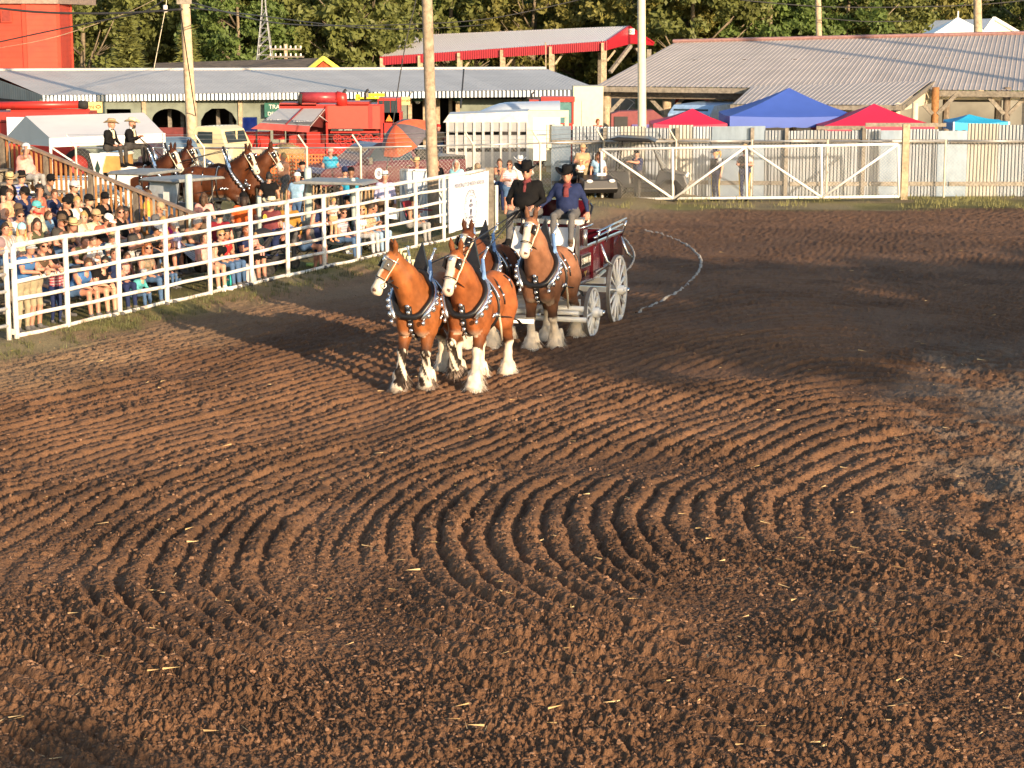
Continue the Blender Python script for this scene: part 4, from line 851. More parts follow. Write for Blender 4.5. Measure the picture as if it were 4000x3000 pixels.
# ---------------------------------------------------------------- people
# colour slots: 0 skin 1 torso 2 upper sleeve 3 lower sleeve 4 forearm 5 hips 6 thigh 7 knee 8 shin 9 shoe 10 neckline 11 eye 12 lips
def lerp(a, b, t): return tuple(a[i]+(b[i]-a[i])*t for i in range(3))
def person_body(name, hip, chest, neck, head, yaw, arms, legs, fat=1., fem=False, nod=0., h=.0142, lean=0.):
    B = Body(h); hip = Vector(hip); chest = Vector(chest); neck = Vector(neck); head = Vector(head)
    fw = Vector((cos(lean), sin(lean), 0)); lt = Vector((-sin(lean), cos(lean), 0)); f_ = fat
    B.cap(hip+lt*.085, hip-lt*.085, .122*f_, .122*f_, 5, .05)
    mid = (hip+chest)/2
    B.cap(mid+lt*.05, mid-lt*.05, .122*f_, .122*f_, 1, .07)
    if f_ > 1.05: B.ell(mid+Vector((.07*f_, 0, 0)), (.15*f_, .16*f_, .16), 1, .06)
    B.cap(chest+lt*.10, chest-lt*.10, .122*(f_*.5+.5), .122*(f_*.5+.5), 1, .06)
    ups = chest+(neck-chest)*.55
    B.cap(ups+lt*.13-Vector((0, 0, .012)), ups-lt*.13-Vector((0, 0, .012)), .066, .066, 1, .06)
    if fem:
        for s_ in (1, -1): B.ell(chest+fw*.085+lt*.075*s_+Vector((0, 0, -.05)), (.07, .068, .07), 1, .035)
    B.cap(ups+fw*.03+Vector((0, 0, .0)), ups+fw*.055+Vector((0, 0, -.03)), .065, .06, 10, .03)
    B.cap(neck+Vector((0, 0, -.05)), head+Vector((-.012, 0, -.06)), .056, .052, 10, .03)
    fy = Vector((cos(yaw), sin(yaw), 0)); ly = Vector((-sin(yaw), cos(yaw), 0)); zz = Vector((0, 0, 1))
    fN = (fy*cos(nod)-zz*sin(nod)); uN = (zz*cos(nod)+fy*sin(nod)); Rm = [[fN[i], ly[i], uN[i]] for i in range(3)]
    B.ell(head, (.098, .078, .118), 0, .02, Rm); B.ell(head+fN*.035-uN*.07, (.062, .055, .055), 0, .03, Rm)
    B.ell(head+fN*.098-uN*.022, (.019, .014, .028), 0, .012, Rm); B.ell(head+fN*.08+uN*.022, (.018, .05, .012), 0, .02, Rm)
    for s_ in (1, -1):
        B.ell(head+ly*.078*s_-uN*.015-fN*.01, (.022, .012, .032), 0, .01, Rm); B.ell(head+fN*.084+ly*.031*s_+uN*.002, (.012, .015, .009), 11, .004, Rm)
    B.ell(head+fN*.086-uN*.068, (.012, .026, .008), 12, .006, Rm)
    for s_, (sh, el, wr, hd, curl) in zip((1, -1), arms):
        sh, el, wr, hd = map(Vector, (sh, el, wr, hd)); sh = sh-lt*.012*s_-Vector((0, 0, .03)); m = sh*.45+el*.55
        B.cap(sh, m, .053*(.65+.35*f_), .049, 2, .05); B.cap(m, el, .048, .044, 3, .03); B.cap(el, wr, .042, .029, 4, .025)
        d = (hd-wr).normalized(); sd = d.cross(Vector((0, 0, 1)) if abs(d.z) < .8 else fw).normalized()*(1 if s_ > 0 else -1); nr = sd.cross(d)*(1 if s_ > 0 else -1)
        if nr.z > 0: nr = -nr
        pm = wr+d*.055; B.cap(wr+d*.02+sd*.012, pm+sd*.02, .021, .019, 0, .018); B.cap(wr+d*.02-sd*.012, pm-sd*.02, .021, .019, 0, .018)
        for q, ln in enumerate((.068, .078, .074, .056)):
            o_ = pm+sd*(.033-.022*q); k1 = o_+d*.045*cos(curl*.5)+nr*.045*sin(curl*.5); k2 = k1+d*(ln-.03)*cos(curl)+nr*(ln-.03)*sin(curl)
            B.cap(o_, k1, .0115, .011, 0, .006); B.cap(k1, k2, .011, .0095, 0, .006)
        th = wr+d*.03+sd*.03; B.cap(th, th+sd*.032+d*.03, .0135, .0115, 0, .012); B.cap(th+sd*.032+d*.03, th+sd*.03+d*.055+nr*.015, .0115, .010, 0, .006)
    for s_, (hj, kn, an, to) in zip((1, -1), legs):
        hj, kn, an, to = map(Vector, (hj, kn, an, to)); m = hj*.45+kn*.55
        B.cap(hj, m, .088*(.5+.5*f_), .072*(.6+.4*f_), 6, .05); B.cap(m, kn, .070*(.6+.4*f_), .056, 7, .03); B.cap(kn, kn+(an-kn)*.38, .053, .054, 8, .03); B.cap(kn+(an-kn)*.38, an, .054, .038, 8, .03)
        B.cap(an, an+(to-an)*.15+Vector((0, 0, -.01)), .042, .044, 9, .02); B.cap(an+(to-an)*.1+Vector((0, 0, -.035)), to, .042, .036, 9, .025)
    me = B.mesh(name); fl = np.array(B.vl)[B.F]; me_i = np.max(fl[:, :1], axis=1)
    for s_ in (11, 12): pass
    for _ in range(13): me.materials.append(None)
    me.polygons.foreach_set('material_index', me_i.astype(np.int32))
    me['head'] = [*head]; me['yaw'] = yaw; me['nod'] = nod; return me
def arm_(sh, el, wr, hd, curl=.7): return (sh, el, wr, hd, curl)
def sit(name, yaw=.4, arms='lap', lean=0., fat=1., fem=False, foot=.0, nod=.05, spread=.13):
    hx = 0.; hip = (0, 0, .10); ch = (.02+lean, 0, .43-.35*lean); nk = (.03+lean*1.45, 0, .60-.5*lean); hd = (.065+lean*1.75, 0, .735-.6*lean)
    sh = [(ch[0], .185, nk[2]-.045), (ch[0], -.185, nk[2]-.045)]
    P = {'lap': lambda s, p: arm_(p, (p[0]+.06, s*.25, .26), (.27, s*.16, .17), (.36, s*.11, .15)),
         'knees': lambda s, p: arm_(p, (p[0]+.12, s*.23, p[2]-.24), (.42, s*.12, .20), (.49, s*.05, .17), 1.0),
         'cross': lambda s, p: arm_(p, (p[0]+.05, s*.26, .27), (.24, -s*.06, .34+s*.02), (.25, -s*.15, .36), .5),
         'chin': lambda s, p: arm_(p, (.22, s*.2, .24), (.16, s*.11, .50), (.13, s*.06, .60), 1.6) if s < 0 else arm_(p, (.13, s*.24, .26), (.25, s*.0, .24), (.26, -.09, .27), .6),
         'brow': lambda s, p: arm_(p, (.26, s*.24, .56), (.19, s*.12, .76), (.14, s*.05, .80), .4) if s < 0 else arm_(p, (.06, s*.25, .26), (.27, s*.16, .17), (.36, s*.11, .15)),
         'hold': lambda s, p: arm_(p, (.10, s*.22, .28), (.30, s*.09, .36), (.36, s*.05, .40), 1.2),
         'down': lambda s, p: arm_(p, (p[0]-.03, s*.27, .30), (.03, s*.31, .08), (.06, s*.32, .0), .5)}[arms]
    ar = [P(1, sh[0]), P(-1, sh[1])]
    lg = [((.02, s*.09, .09), (.44, s*spread, .09), (.47+foot, s*(spread-.01), -.34), (.63+foot, s*(spread+.02), -.385)) for s in (1, -1)]
    return person_body(name, hip, ch, nk, hd, yaw, ar, lg, fat, fem, nod)
def stand(name, yaw=0., arms='down', fat=1., fem=False, nod=.05, step=0., lean=0.):
    hip = (0, 0, .94); ch = (.02+lean*.6, 0, 1.29); nk = (.015+lean, 0, 1.47); hd = (.05+lean*1.15, 0, 1.61)
    sh = [(ch[0], .19, 1.425), (ch[0], -.19, 1.425)]
    P = {'down': lambda s, p: arm_(p, (p[0]-.03, s*.255, 1.13), (.06, s*.27, .90), (.08, s*.26, .81), .6),
         'rail': lambda s, p: arm_(p, (p[0]+.13, s*.27, 1.20), (p[0]+.36, s*.17, 1.19), (p[0]+.43, s*.10, 1.17), 1.1),
         'front': lambda s, p: arm_(p, (p[0], s*.26, 1.15), (.24, s*.14, 1.17), (.31, s*.08, 1.19), 1.1),
         'cross': lambda s, p: arm_(p, (p[0]+.04, s*.27, 1.16), (.21, -s*.07, 1.22+s*.02), (.22, -s*.16, 1.24), .5),
         'up': lambda s, p: arm_(p, (.24, s*.26, 1.50), (.44, s*.20, 1.66), (.50, s*.15, 1.72), .9) if s < 0 else arm_(p, (p[0]-.03, s*.255, 1.13), (.06, s*.27, .90), (.08, s*.26, .81), .6),
         'hip': lambda s, p: arm_(p, (p[0]-.02, s*.28, 1.15), (.14, s*.17, .98), (.19, s*.09, .95), .8),
         'reach': lambda s, p: arm_(p, (.22, s*.2, 1.3), (.46, s*.12, 1.35), (.55, s*.08, 1.36), .6) if s > 0 else arm_(p, (p[0]-.03, s*.255, 1.13), (.06, s*.27, .90), (.08, s*.26, .81), .6)}[arms]
    ar = [P(1, sh[0]), P(-1, sh[1])]
    lg = [((0, s*.085, .90), (.03+s*step*.5, s*.10, .50), (s*step-.01, s*.105, .10), (s*step+.14, s*.125, .045)) for s in (1, -1)]
    return person_body(name, hip, ch, nk, hd, yaw, ar, lg, fat, fem, nod)
BODY = {}
def body(key):
    if key in BODY: return BODY[key]
    k, ar, yw, bd = key.split('/')                # e.g. sit/lap/l/m
    y = {'l': .65, 'c': 0., 'r': -.65, 'R': -1.1, 'd': .15}[yw]; fat = {'m': 1., 'f': .92, 'h': 1.28, 'g': 1.15}[bd]; fem = bd in 'fg'
    kw = dict(yaw=y, fat=fat, fem=fem, nod=.45 if yw == 'd' else .08)
    BODY[key] = sit('person', arms=ar, lean=.17 if ar in ('knees', 'chin') else .02, **kw) if k == 'sit' else stand('person', arms=ar, step=.22 if k == 'walk' else .02, lean=.16 if ar == 'rail' else 0, **kw)
    return BODY[key]
# ---- things worn on the head (shared meshes, head centre = origin, facing +x)
def hairmesh(kind):
    b = MB(); n = 14
    def shell(zlow_f, zlow_b, r=1.0, bump=0):
        V = []; rows = 7
        for i in range(rows+1):
            for j in range(n):
                a = 2*pi*j/n; zb = zlow_b+(zlow_f-zlow_b)*max(0, cos(a))**.7; el = pi/2-(pi/2-math.asin(max(-1, min(1, zb/.132))))*i/rows
                q = r*(1+bump*sin(j*5.1+i*3.3)); V.append((-.008+.107*q*cos(el)*cos(a), .087*q*cos(el)*sin(a), .130*q*sin(el)))
        b.add(V, [(i*n+j, (i+1)*n+j, (i+1)*n+(j+1) % n, i*n+(j+1) % n) for i in range(rows) for j in range(n)])
    if kind == 'short': shell(.062, -.07, 1.04, .03)
    elif kind == 'curly': shell(.060, -.06, 1.13, .10); b.blob((-.01, 0, .07), (.11, .10, .085), 10, jit=.25)
    elif kind == 'long':
        shell(.065, -.10, 1.05, .03)
        b.tube([(-.075, 0, .02), (-.10, 0, -.08), (-.095, 0, -.19), (-.075, 0, -.27)], [.075, .075, .06, .02], 10)
        for s in (1, -1): b.tube([(-.03, .078*s, .03), (-.035, .085*s, -.08), (-.02, .085*s, -.17), (0, .08*s, -.24)], [.035, .036, .032, .012], 8)
    elif kind == 'bun': shell(.065, -.07, 1.04, .02); b.blob((-.085, 0, .085), .048, 9, jit=.1)
    elif kind == 'tail': shell(.065, -.07, 1.04, .02); b.tube([(-.10, 0, .04), (-.15, 0, .02), (-.16, 0, -.08), (-.13, 0, -.20)], [.03, .036, .034, .008], 8)
    elif kind == 'afro': shell(.060, -.06, 1.1, .05); b.blob((-.03, 0, .17), (.085, .08, .095), 10, jit=.2)
    elif kind == 'fringe': b.tube([(.0, .08, .0), (-.06, .075, -.05), (-.10, 0, -.06), (-.06, -.075, -.05), (0, -.08, 0)], [.018, .03, .036, .03, .018], 8)
    return b.mesh('hair', None, True)
def hatmesh(kind):
    b = MB()
    if kind == 'cap':
        b.lathe([(.105, .03), (.108, .055), (.100, .095), (.07, .128), (.03, .142), (.0, .144)], (-.006, 0, 0), 18, sx=1.02, sy=.88); n = 9; V = []
        for i in range(n+1):
            a = -1.05+2.1*i/n
            for r_, z in ((.100, .044), (.185-.02*abs(a), .030), (.185-.02*abs(a), .022), (.100, .034)): V.append((r_*cos(a)*1.04, r_*sin(a)*.80, z-.012*abs(a)))
        b.add(V, [(4*i+k, 4*i+4+k, 4*i+4+(k+1) % 4, 4*i+(k+1) % 4) for i in range(n) for k in range(4)])
    elif kind in ('cowboy', 'straw'):
        n = 22; V = []; prof = [(.215, .055), (.16, .040), (.112, .040), (.108, .05), (.106, .10), (.098, .150), (.075, .165), (.03, .150), (0, .146)]
        for r_, z in prof:
            for j in range(n):
                a = 2*pi*j/n; cr = max(0, (r_-.112)/.1); V.append((r_*cos(a)*(1.10 if r_ < .12 else 1.06), r_*sin(a)*(.84 if r_ < .12 else .92), z+cr*(.070*abs(sin(a))**2-.028*abs(cos(a)))-(.018*max(0, 1-abs(sin(a))*2.2) if r_ < .09 else 0)))
        k = len(prof); b.add(V, [(i*n+j, i*n+(j+1) % n, (i+1)*n+(j+1) % n, (i+1)*n+j) for i in range(k-1) for j in range(n)])
        me_b = MB(); b.lathe([(.111, .046), (.111, .066), (.109, .068)], (0, 0, 0), n, 1, sx=1.10, sy=.85)
    elif kind == 'bucket': b.lathe([(.155, .01), (.105, .045), (.098, .12), (.05, .135), (0, .136)], (0, 0, 0), 18, sx=1.03, sy=.92)
    elif kind == 'stetson': b.lathe([(.18, .05), (.112, .045), (.105, .09), (.07, .16), (.02, .185), (0, .186)], (0, 0, 0), 18, sx=1.03, sy=.95); b.lathe([(.112, .046), (.112, .07)], (0, 0, 0), 18, 1, sx=1.03, sy=.95)
    elif kind == 'beanie': b.lathe([(.108, .01), (.112, .05), (.095, .11), (.05, .14), (0, .146)], (-.006, 0, 0), 16, sx=1.0, sy=.86)
    return b.mesh('hat', None, True)
def glassmesh():
    b = MB()
    for s in (1, -1):
        b.grid(lambda u, v, s=s: (.100-.028*u*u, s*(.010+.055*u), .022-.045*v*(1-.12*u)), 4, 2); b.beam((.075, s*.066, .012), (-.01, s*.084, .005), .006, .008)
    b.beam((.100, -.012, .012), (.100, .012, .012), .006, .008); return b.mesh('sunglasses', None)
def beardmesh():
    b = MB(); b.grid(lambda u, v: (.045+.062*cos((u-.5)*2.6)*(1-.15*v), .074*sin((u-.5)*2.9), -.050-.085*v+.03*abs(u-.5)*2), 10, 4); return b.mesh('beard', None, True)
HAIR = {}; HAT = {}; GLM = glassmesh(); BDM = beardmesh()
SK = [M('skin_fair', (.50, .28, .195), .5, var=.06), M('skin_tan', (.38, .195, .12), .5, var=.06), M('skin_ruddy', (.47, .225, .155), .5, var=.06), M('skin_brown', (.22, .11, .065), .5, var=.06)]
EYE = M('eye_dark', (.05, .035, .03), .3); LIP = M('lip', (.42, .16, .13), .5)
HC = {'black': (.015, .012, .010), 'brown': (.075, .038, .018), 'dark': (.035, .02, .012), 'blond': (.42, .27, .10), 'grey': (.40, .37, .34), 'red': (.24, .075, .02), 'white': (.6, .58, .54)}
COL = {'white': (.72, .71, .68), 'black': (.009, .009, .010), 'charcoal': (.055, .052, .05), 'grey': (.28, .28, .28), 'lgrey': (.45, .46, .48), 'navy': (.02, .03, .085), 'blue': (.06, .16, .38), 'lblue': (.28, .45, .62), 'turq': (.03, .32, .50), 'aqua': (.30, .62, .68), 'teal': (.10, .40, .42),
       'red': (.38, .03, .03), 'dred': (.22, .02, .03), 'maroon': (.17, .045, .05), 'rust': (.42, .13, .09), 'orange': (.62, .11, .025), 'mustard': (.36, .19, .04), 'yellow': (.62, .45, .08), 'pink': (.72, .34, .30), 'hotpink': (.72, .05, .26), 'peach': (.72, .34, .20), 'olive': (.085, .085, .045), 'pgreen': (.50, .55, .36),
       'brown': (.11, .075, .05), 'tan': (.40, .29, .17), 'denim': (.07, .13, .25), 'ldenim': (.25, .37, .52), 'khaki': (.33, .28, .19), 'cream': (.66, .58, .40), 'straw': (.66, .52, .28), 'lav': (.50, .47, .66), 'dgrey': (.11, .11, .115), 'mauve': (.24, .17, .18)}
def cl_(c):
    if c in MATS: return MATS[c]
    if c.startswith('plaid_cream'): return MP(c, [(.62, .56, .40), (.20, .25, .18), (.30, .36, .30)], 'plaid', 13)
    if c.startswith('plaid_blue'): return MP(c, [(.05, .10, .36), (.02, .03, .12), (.45, .48, .55)], 'plaid', 13)
    if c.startswith('plaid_red'): return MP(c, [(.45, .04, .06), (.03, .04, .12), (.6, .5, .5)], 'plaid', 13)
    if c.startswith('plaid_bw'): return MP(c, [(.55, .52, .48), (.04, .04, .05), (.3, .3, .3)], 'plaid', 13)
    if c.startswith('plaid_teal'): return MP(c, [(.20, .45, .48), (.08, .20, .25), (.6, .6, .55)], 'plaid', 13)
    if c.startswith('stripe'): return MP(c, [(.62, .50, .50), (.30, .30, .42)], 'stripe', 16)
    if c.startswith('leopard'): return MP(c, [(.45, .32, .20), (.10, .07, .05)], 'blotch', 22)
    if c.startswith('floral'): return MP(c, [(.08, .07, .08), (.45, .38, .32)], 'blotch', 16)
    if c.startswith('pattern'): return MP(c, [(.20, .17, .12), (.42, .22, .12)], 'blotch', 15)
    if c.startswith('redwhite'): return MP(c, [(.68, .62, .60), (.45, .03, .04)], 'blotch', 9)
    return M('cloth_'+c, COL[c], .85, var=.14, scale=14, bump=.35, bscale=16, spec=.12)
def hc_(c): return M('hair_'+c, HC[c], .6, var=.35, scale=30, bump=.5, bscale=70)
def person(label, key, loc, face, skin=0, top='black', sleeve='short', low='denim', legs='long', shoe='dgrey', hair=None, hat=None, glasses=False, beard=None, s=1., group=None, z=0., neckline=True, neckc=None):
    me = body(key); o = put('person', me, None); tag(o, label, 'person', group); o.location = (loc[0], loc[1], z); o.rotation_euler = (0, 0, face); o.scale = (s,)*3
    S, T, Lw = SK[skin], cl_(top), cl_(low)
    mats = [S, T, S if sleeve == 'none' else T, T if sleeve == 'long' else S, T if sleeve == 'long' else S, Lw, Lw, Lw if legs in ('long', 'knee') else S, Lw if legs == 'long' else S, cl_(shoe), cl_(neckc) if neckc else (S if neckline else T), EYE, LIP]
    for i, m in enumerate(mats): o.material_slots[i].link = 'OBJECT'; o.material_slots[i].material = m
    hp = Vector(me['head']); Rt = (0, me['nod'], me['yaw'])
    def wear(nm, mesh, *ms):
        c = put(nm, mesh, o); c.location = hp; c.rotation_euler = Rt
        while len(mesh.materials) < 2: mesh.materials.append(None)
        for i, m in enumerate(ms): c.material_slots[i].link = 'OBJECT'; c.material_slots[i].material = m
        return c
    if hair:
        k, c = hair.split('/')
        if k not in HAIR: HAIR[k] = hairmesh(k)
        wear('hair', HAIR[k], hc_(c), hc_(c))
    if hat:
        k, c = hat.split('/')[:2]
        if k not in HAT: HAT[k] = hatmesh(k)
        wear('hat', HAT[k], cl_(c), cl_(hat.split('/')[2]) if hat.count('/') > 1 else cl_('black'))
    if glasses: wear('sunglasses', GLM, M('sunglass_lens', (.008, .008, .01), .12), BLACK)
    if beard: wear('beard', BDM, hc_(beard), hc_(beard))
    return o
# ================================================================ HORSES
COATM = M('horse_coat', (1, 1, 1), .60, var=.22, scale=6, bump=.40, bscale=11, spec=.18); t = COATM.node_tree
va = t.nodes.new('ShaderNodeVertexColor'); va.layer_name = 'coat'; t.links.new(va.outputs[0], [n for n in t.nodes if n.type == 'MIX'][0].inputs[6])
# labels: 0 body 1 neck 2 face 3 muzzle 4 upper leg 5 lower leg 6 feather 7 hoof 8 ear 9 dark (tail, mane) 10 nostril
def horse_mesh(pose, head_yaw=0., head_up=0., tint=(.30, .105, .032), socks=(1, 1, 1, 1), h=.021, seed=1):
    B = Body(h); r2 = random.Random(seed)
    B.ell((.10, 0, 1.28), (.72, .345, .40), 0, .08); B.ell((-.62, 0, 1.40), (.36, .33, .37), 0, .10); B.ell((.52, 0, 1.30), (.30, .33, .42), 0, .10)
    for s in (1, -1):
        B.ell((-.60, .19*s, 1.32), (.30, .17, .36), 0, .05); B.ell((.50, .22*s, 1.28), (.22, .13, .34), 0, .04); B.ell((.70, .135*s, 1.13), (.15, .145, .24), 0, .028); B.cap((.70, .11*s, 1.42), (.92, .085*s+sin(head_yaw)*.16, 1.95+head_up*.7), .085, .065, 1, .035); B.ell((.50, .17*s, 1.02), (.15, .11, .20), 0, .04)
    B.cap((.34, 0, 1.60), (-.50, 0, 1.64), .13, .12, 0, .12)
    cy, sy = cos(head_yaw), sin(head_yaw)
    n0 = Vector((.56, 0, 1.50)); n1 = Vector((.86, sy*.10, 1.86+head_up*.5)); poll = Vector((.93+.10*cy, sy*.26, 2.19+head_up))
    B.cap(n0, n1, .27, .20, 1, .12); B.cap(n1, poll-Vector((.03*cy, .03*sy, .06)), .20, .125, 1, .08); B.cap((.42, 0, 1.72), n1+Vector((-.12, 0, .06)), .13, .10, 1, .1)
    B.cap((.60, 0, 1.30), n1+Vector((.06, 0, -.10)), .20, .13, 1, .1)
    fd = Vector((cy*.52, sy*.52, -.86)).normalized(); up_ = Vector((cy*.86, sy*.86, .52)); lt = fd.cross(up_).normalized()
    for s in (1, -1): B.ell(poll+fd*.14-up_*.06+lt*.05*s, (.125, .075, .14), 2, .05, [[fd[i], lt[i], up_[i]] for i in range(3)])
    B.cap(poll+fd*.02+up_*.02, poll+fd*.34+up_*.005, .108, .088, 2, .05); B.cap(poll+fd*.34, poll+fd*.56-up_*.012, .085, .088, 3, .05)
    B.ell(poll+fd*.60-up_*.02, (.075, .083, .088), 3, .04, [[fd[i], lt[i], up_[i]] for i in range(3)])
    B.ell(poll+fd*.60-up_*.085, (.055, .055, .035), 3, .03, [[fd[i], lt[i], up_[i]] for i in range(3)])
    for s in (1, -1):
        B.ell(poll+fd*.16+up_*.045+lt*.085*s, (.035, .025, .028), 9, .015); B.ell(poll+fd*.61+up_*.048+lt*.055*s, (.022, .018, .020), 10, .008)
        e0 = poll+lt*.065*s-fd*.05+up_*.02; B.cap(e0, e0+Vector((0, 0, .13))+lt*.02*s+up_*.015, .042, .044, 8, .03); B.cap(e0+Vector((0, 0, .12))+lt*.02*s+up_*.01, e0+Vector((0, 0, .23))+lt*.028*s+up_*.03, .042, .010, 8, .02)
    for i, (e, k, f, g) in enumerate(pose):                                  # FL FR HL HR : elbow/stifle, knee/hock, fetlock, hoof
        e, k, f, g = map(Vector, (e, k, f, g)); fr = i < 2
        if fr: B.cap(e+Vector((0, 0, .12)), e, .165, .135, 4, .08); B.cap(e, e+(k-e)*.5, .125, .095, 4, .05); B.cap(e+(k-e)*.5, k, .09, .082, 4, .04); B.ell(k, (.085, .082, .095), 5, .03)
        else: B.cap(e+Vector((-.08, 0, .22)), e, .21, .17, 4, .1); B.cap(e, e+(k-e)*.6, .15, .095, 4, .06); B.cap(e+(k-e)*.6, k, .092, .078, 4, .04); B.ell(k+Vector((-.02, 0, .02)), (.09, .07, .095), 5, .03)
        d = (f-k).normalized(); B.cap(k, k+d*(f-k).length*.5, .068, .062, 5, .03); B.cap(k+d*(f-k).length*.5, f, .066, .088, 6, .04)
        back = Vector((-1, 0, 0)); gd = (g-f).normalized()
        B.cap(f+back*.03, f+back*.05+gd*.09, .088, .100, 6, .05); B.cap(f, g-gd*.03, .082, .135, 6, .04); B.cap(g-gd*.05, g+gd*.005, .118, .128, 7, .02)
        for q in range(9):                                                   # shaggy feathering
            a = 2*pi*q/9+r2.random(); p = f+gd*r2.uniform(-.02, .10)+Vector((cos(a)*.085-.03, sin(a)*.085, 0)); B.cap(p+Vector((0, 0, .07)), p+Vector((cos(a)*.055-.02, sin(a)*.055, -.075)), .046, .017, 6, .018)
    me = B.mesh('horse'); V = B.V; L = B.vl; nv = len(V)
    nz = vn(V[:, 0]+5, V[:, 2]+V[:, 1]*1.7+3, 5, 60); n2 = vn(V[:, 0]*1.3+9, V[:, 2]+V[:, 1]*2.3+7, 16, 61)
    bay = np.array(tint)[None]*(.58+.62*nz[:, None]+.22*n2[:, None]); col = bay.copy(); white = np.array([.66, .58, .47])[None]*(.85+.25*n2[:, None])
    dark = np.array([.020, .014, .011])[None]
    col[L == 8] *= .55; col[(L == 9) | (L == 10)] = dark
    belly = smooth(1.02, .88, V[:, 2])*(L == 0); col = col*(1-.5*belly[:, None])+white*.5*belly[:, None]
    P3 = V-np.array(poll); a = P3@np.array(lt); u = P3@np.array(up_); f = P3@np.array(fd)
    face = np.isin(L, (2, 3)) & (u > -.02)
    bl = smooth(.082, .064, np.abs(a)-.035*smooth(.38, .6, f)+(n2-.5)*.02)*face*smooth(.02, .07, f); mz = smooth(.38, .46, f+(n2-.5)*.06)*np.isin(L, (2, 3, 10))*(u > -.1)
    w_ = np.maximum(bl, mz)[:, None]; wc = white*(1-.0*w_); pink = smooth(.54, .62, f)[:, None]*(.6*smooth(.35, .6, nz))[:, None]; wc = wc*(1-pink)+np.array([.52, .27, .22])[None]*pink
    nost = (L == 10); col = col*(1-w_)+wc*w_; col[nost] = (.10, .05, .045)
    for i, (e, k, f_, g) in enumerate(pose):
        near = (np.linalg.norm(V[:, :2]-np.array(f_)[:2], axis=1) < .5) & (np.sign(V[:, 1]-.0) == np.sign(f_[1])) & ((V[:, 0] > 0) == (i < 2))
        tl = smooth(k[2]+.04, k[2]-.03, V[:, 2]+(nz-.5)*.12)*near*np.isin(L, (4, 5, 6)); lo = np.isin(L, (5, 6))*near
        dk = smooth(k[2]+.30, k[2]+.02, V[:, 2]+(nz-.5)*.1)*near*np.isin(L, (4, 5)); col = col*(1-.8*dk[:, None])+dark*.8*dk[:, None]
        if socks[i] == 1: ww = np.maximum(tl, lo)[:, None]*1.
        else:
            col = np.where((np.isin(L, (5, 6)) & near)[:, None], dark, col); ww = (np.maximum(tl, lo)*smooth(.50, .58, n2*.45+nz*.55+.28*smooth(.16, .05, V[:, 2])))[:, None]
        col = col*(1-ww)+white*ww
        hf = (L == 7)[:, None]*near[:, None]; col = np.where(hf, white*.62, col)
    dirt_ = smooth(.20, .0, V[:, 2])[:, None]*.45*(.4+n2[:, None]); col = col*(1-dirt_)+np.array([.16, .10, .07])[None]*dirt_
    at = me.color_attributes.new('coat', 'FLOAT_COLOR', 'POINT'); at.data.foreach_set('color', np.concatenate([col, np.ones((nv, 1))], 1).ravel().astype(np.float32)); me.materials.append(COATM)
    return me, B, dict(poll=poll, fd=fd, up=up_, lt=lt, n0=n0, n1=n1)
SILVER = M('harness_silver', (.72, .74, .78), .22, .9, var=.1, scale=30); RIB = M('blue_ribbon', (.20, .36, .66), .5); CREAMS = M('cream_strap', (.62, .55, .42), .5)
MANE = M('black_mane', (.015, .011, .009), .5, var=.4, scale=25, bump=.5, bscale=60)
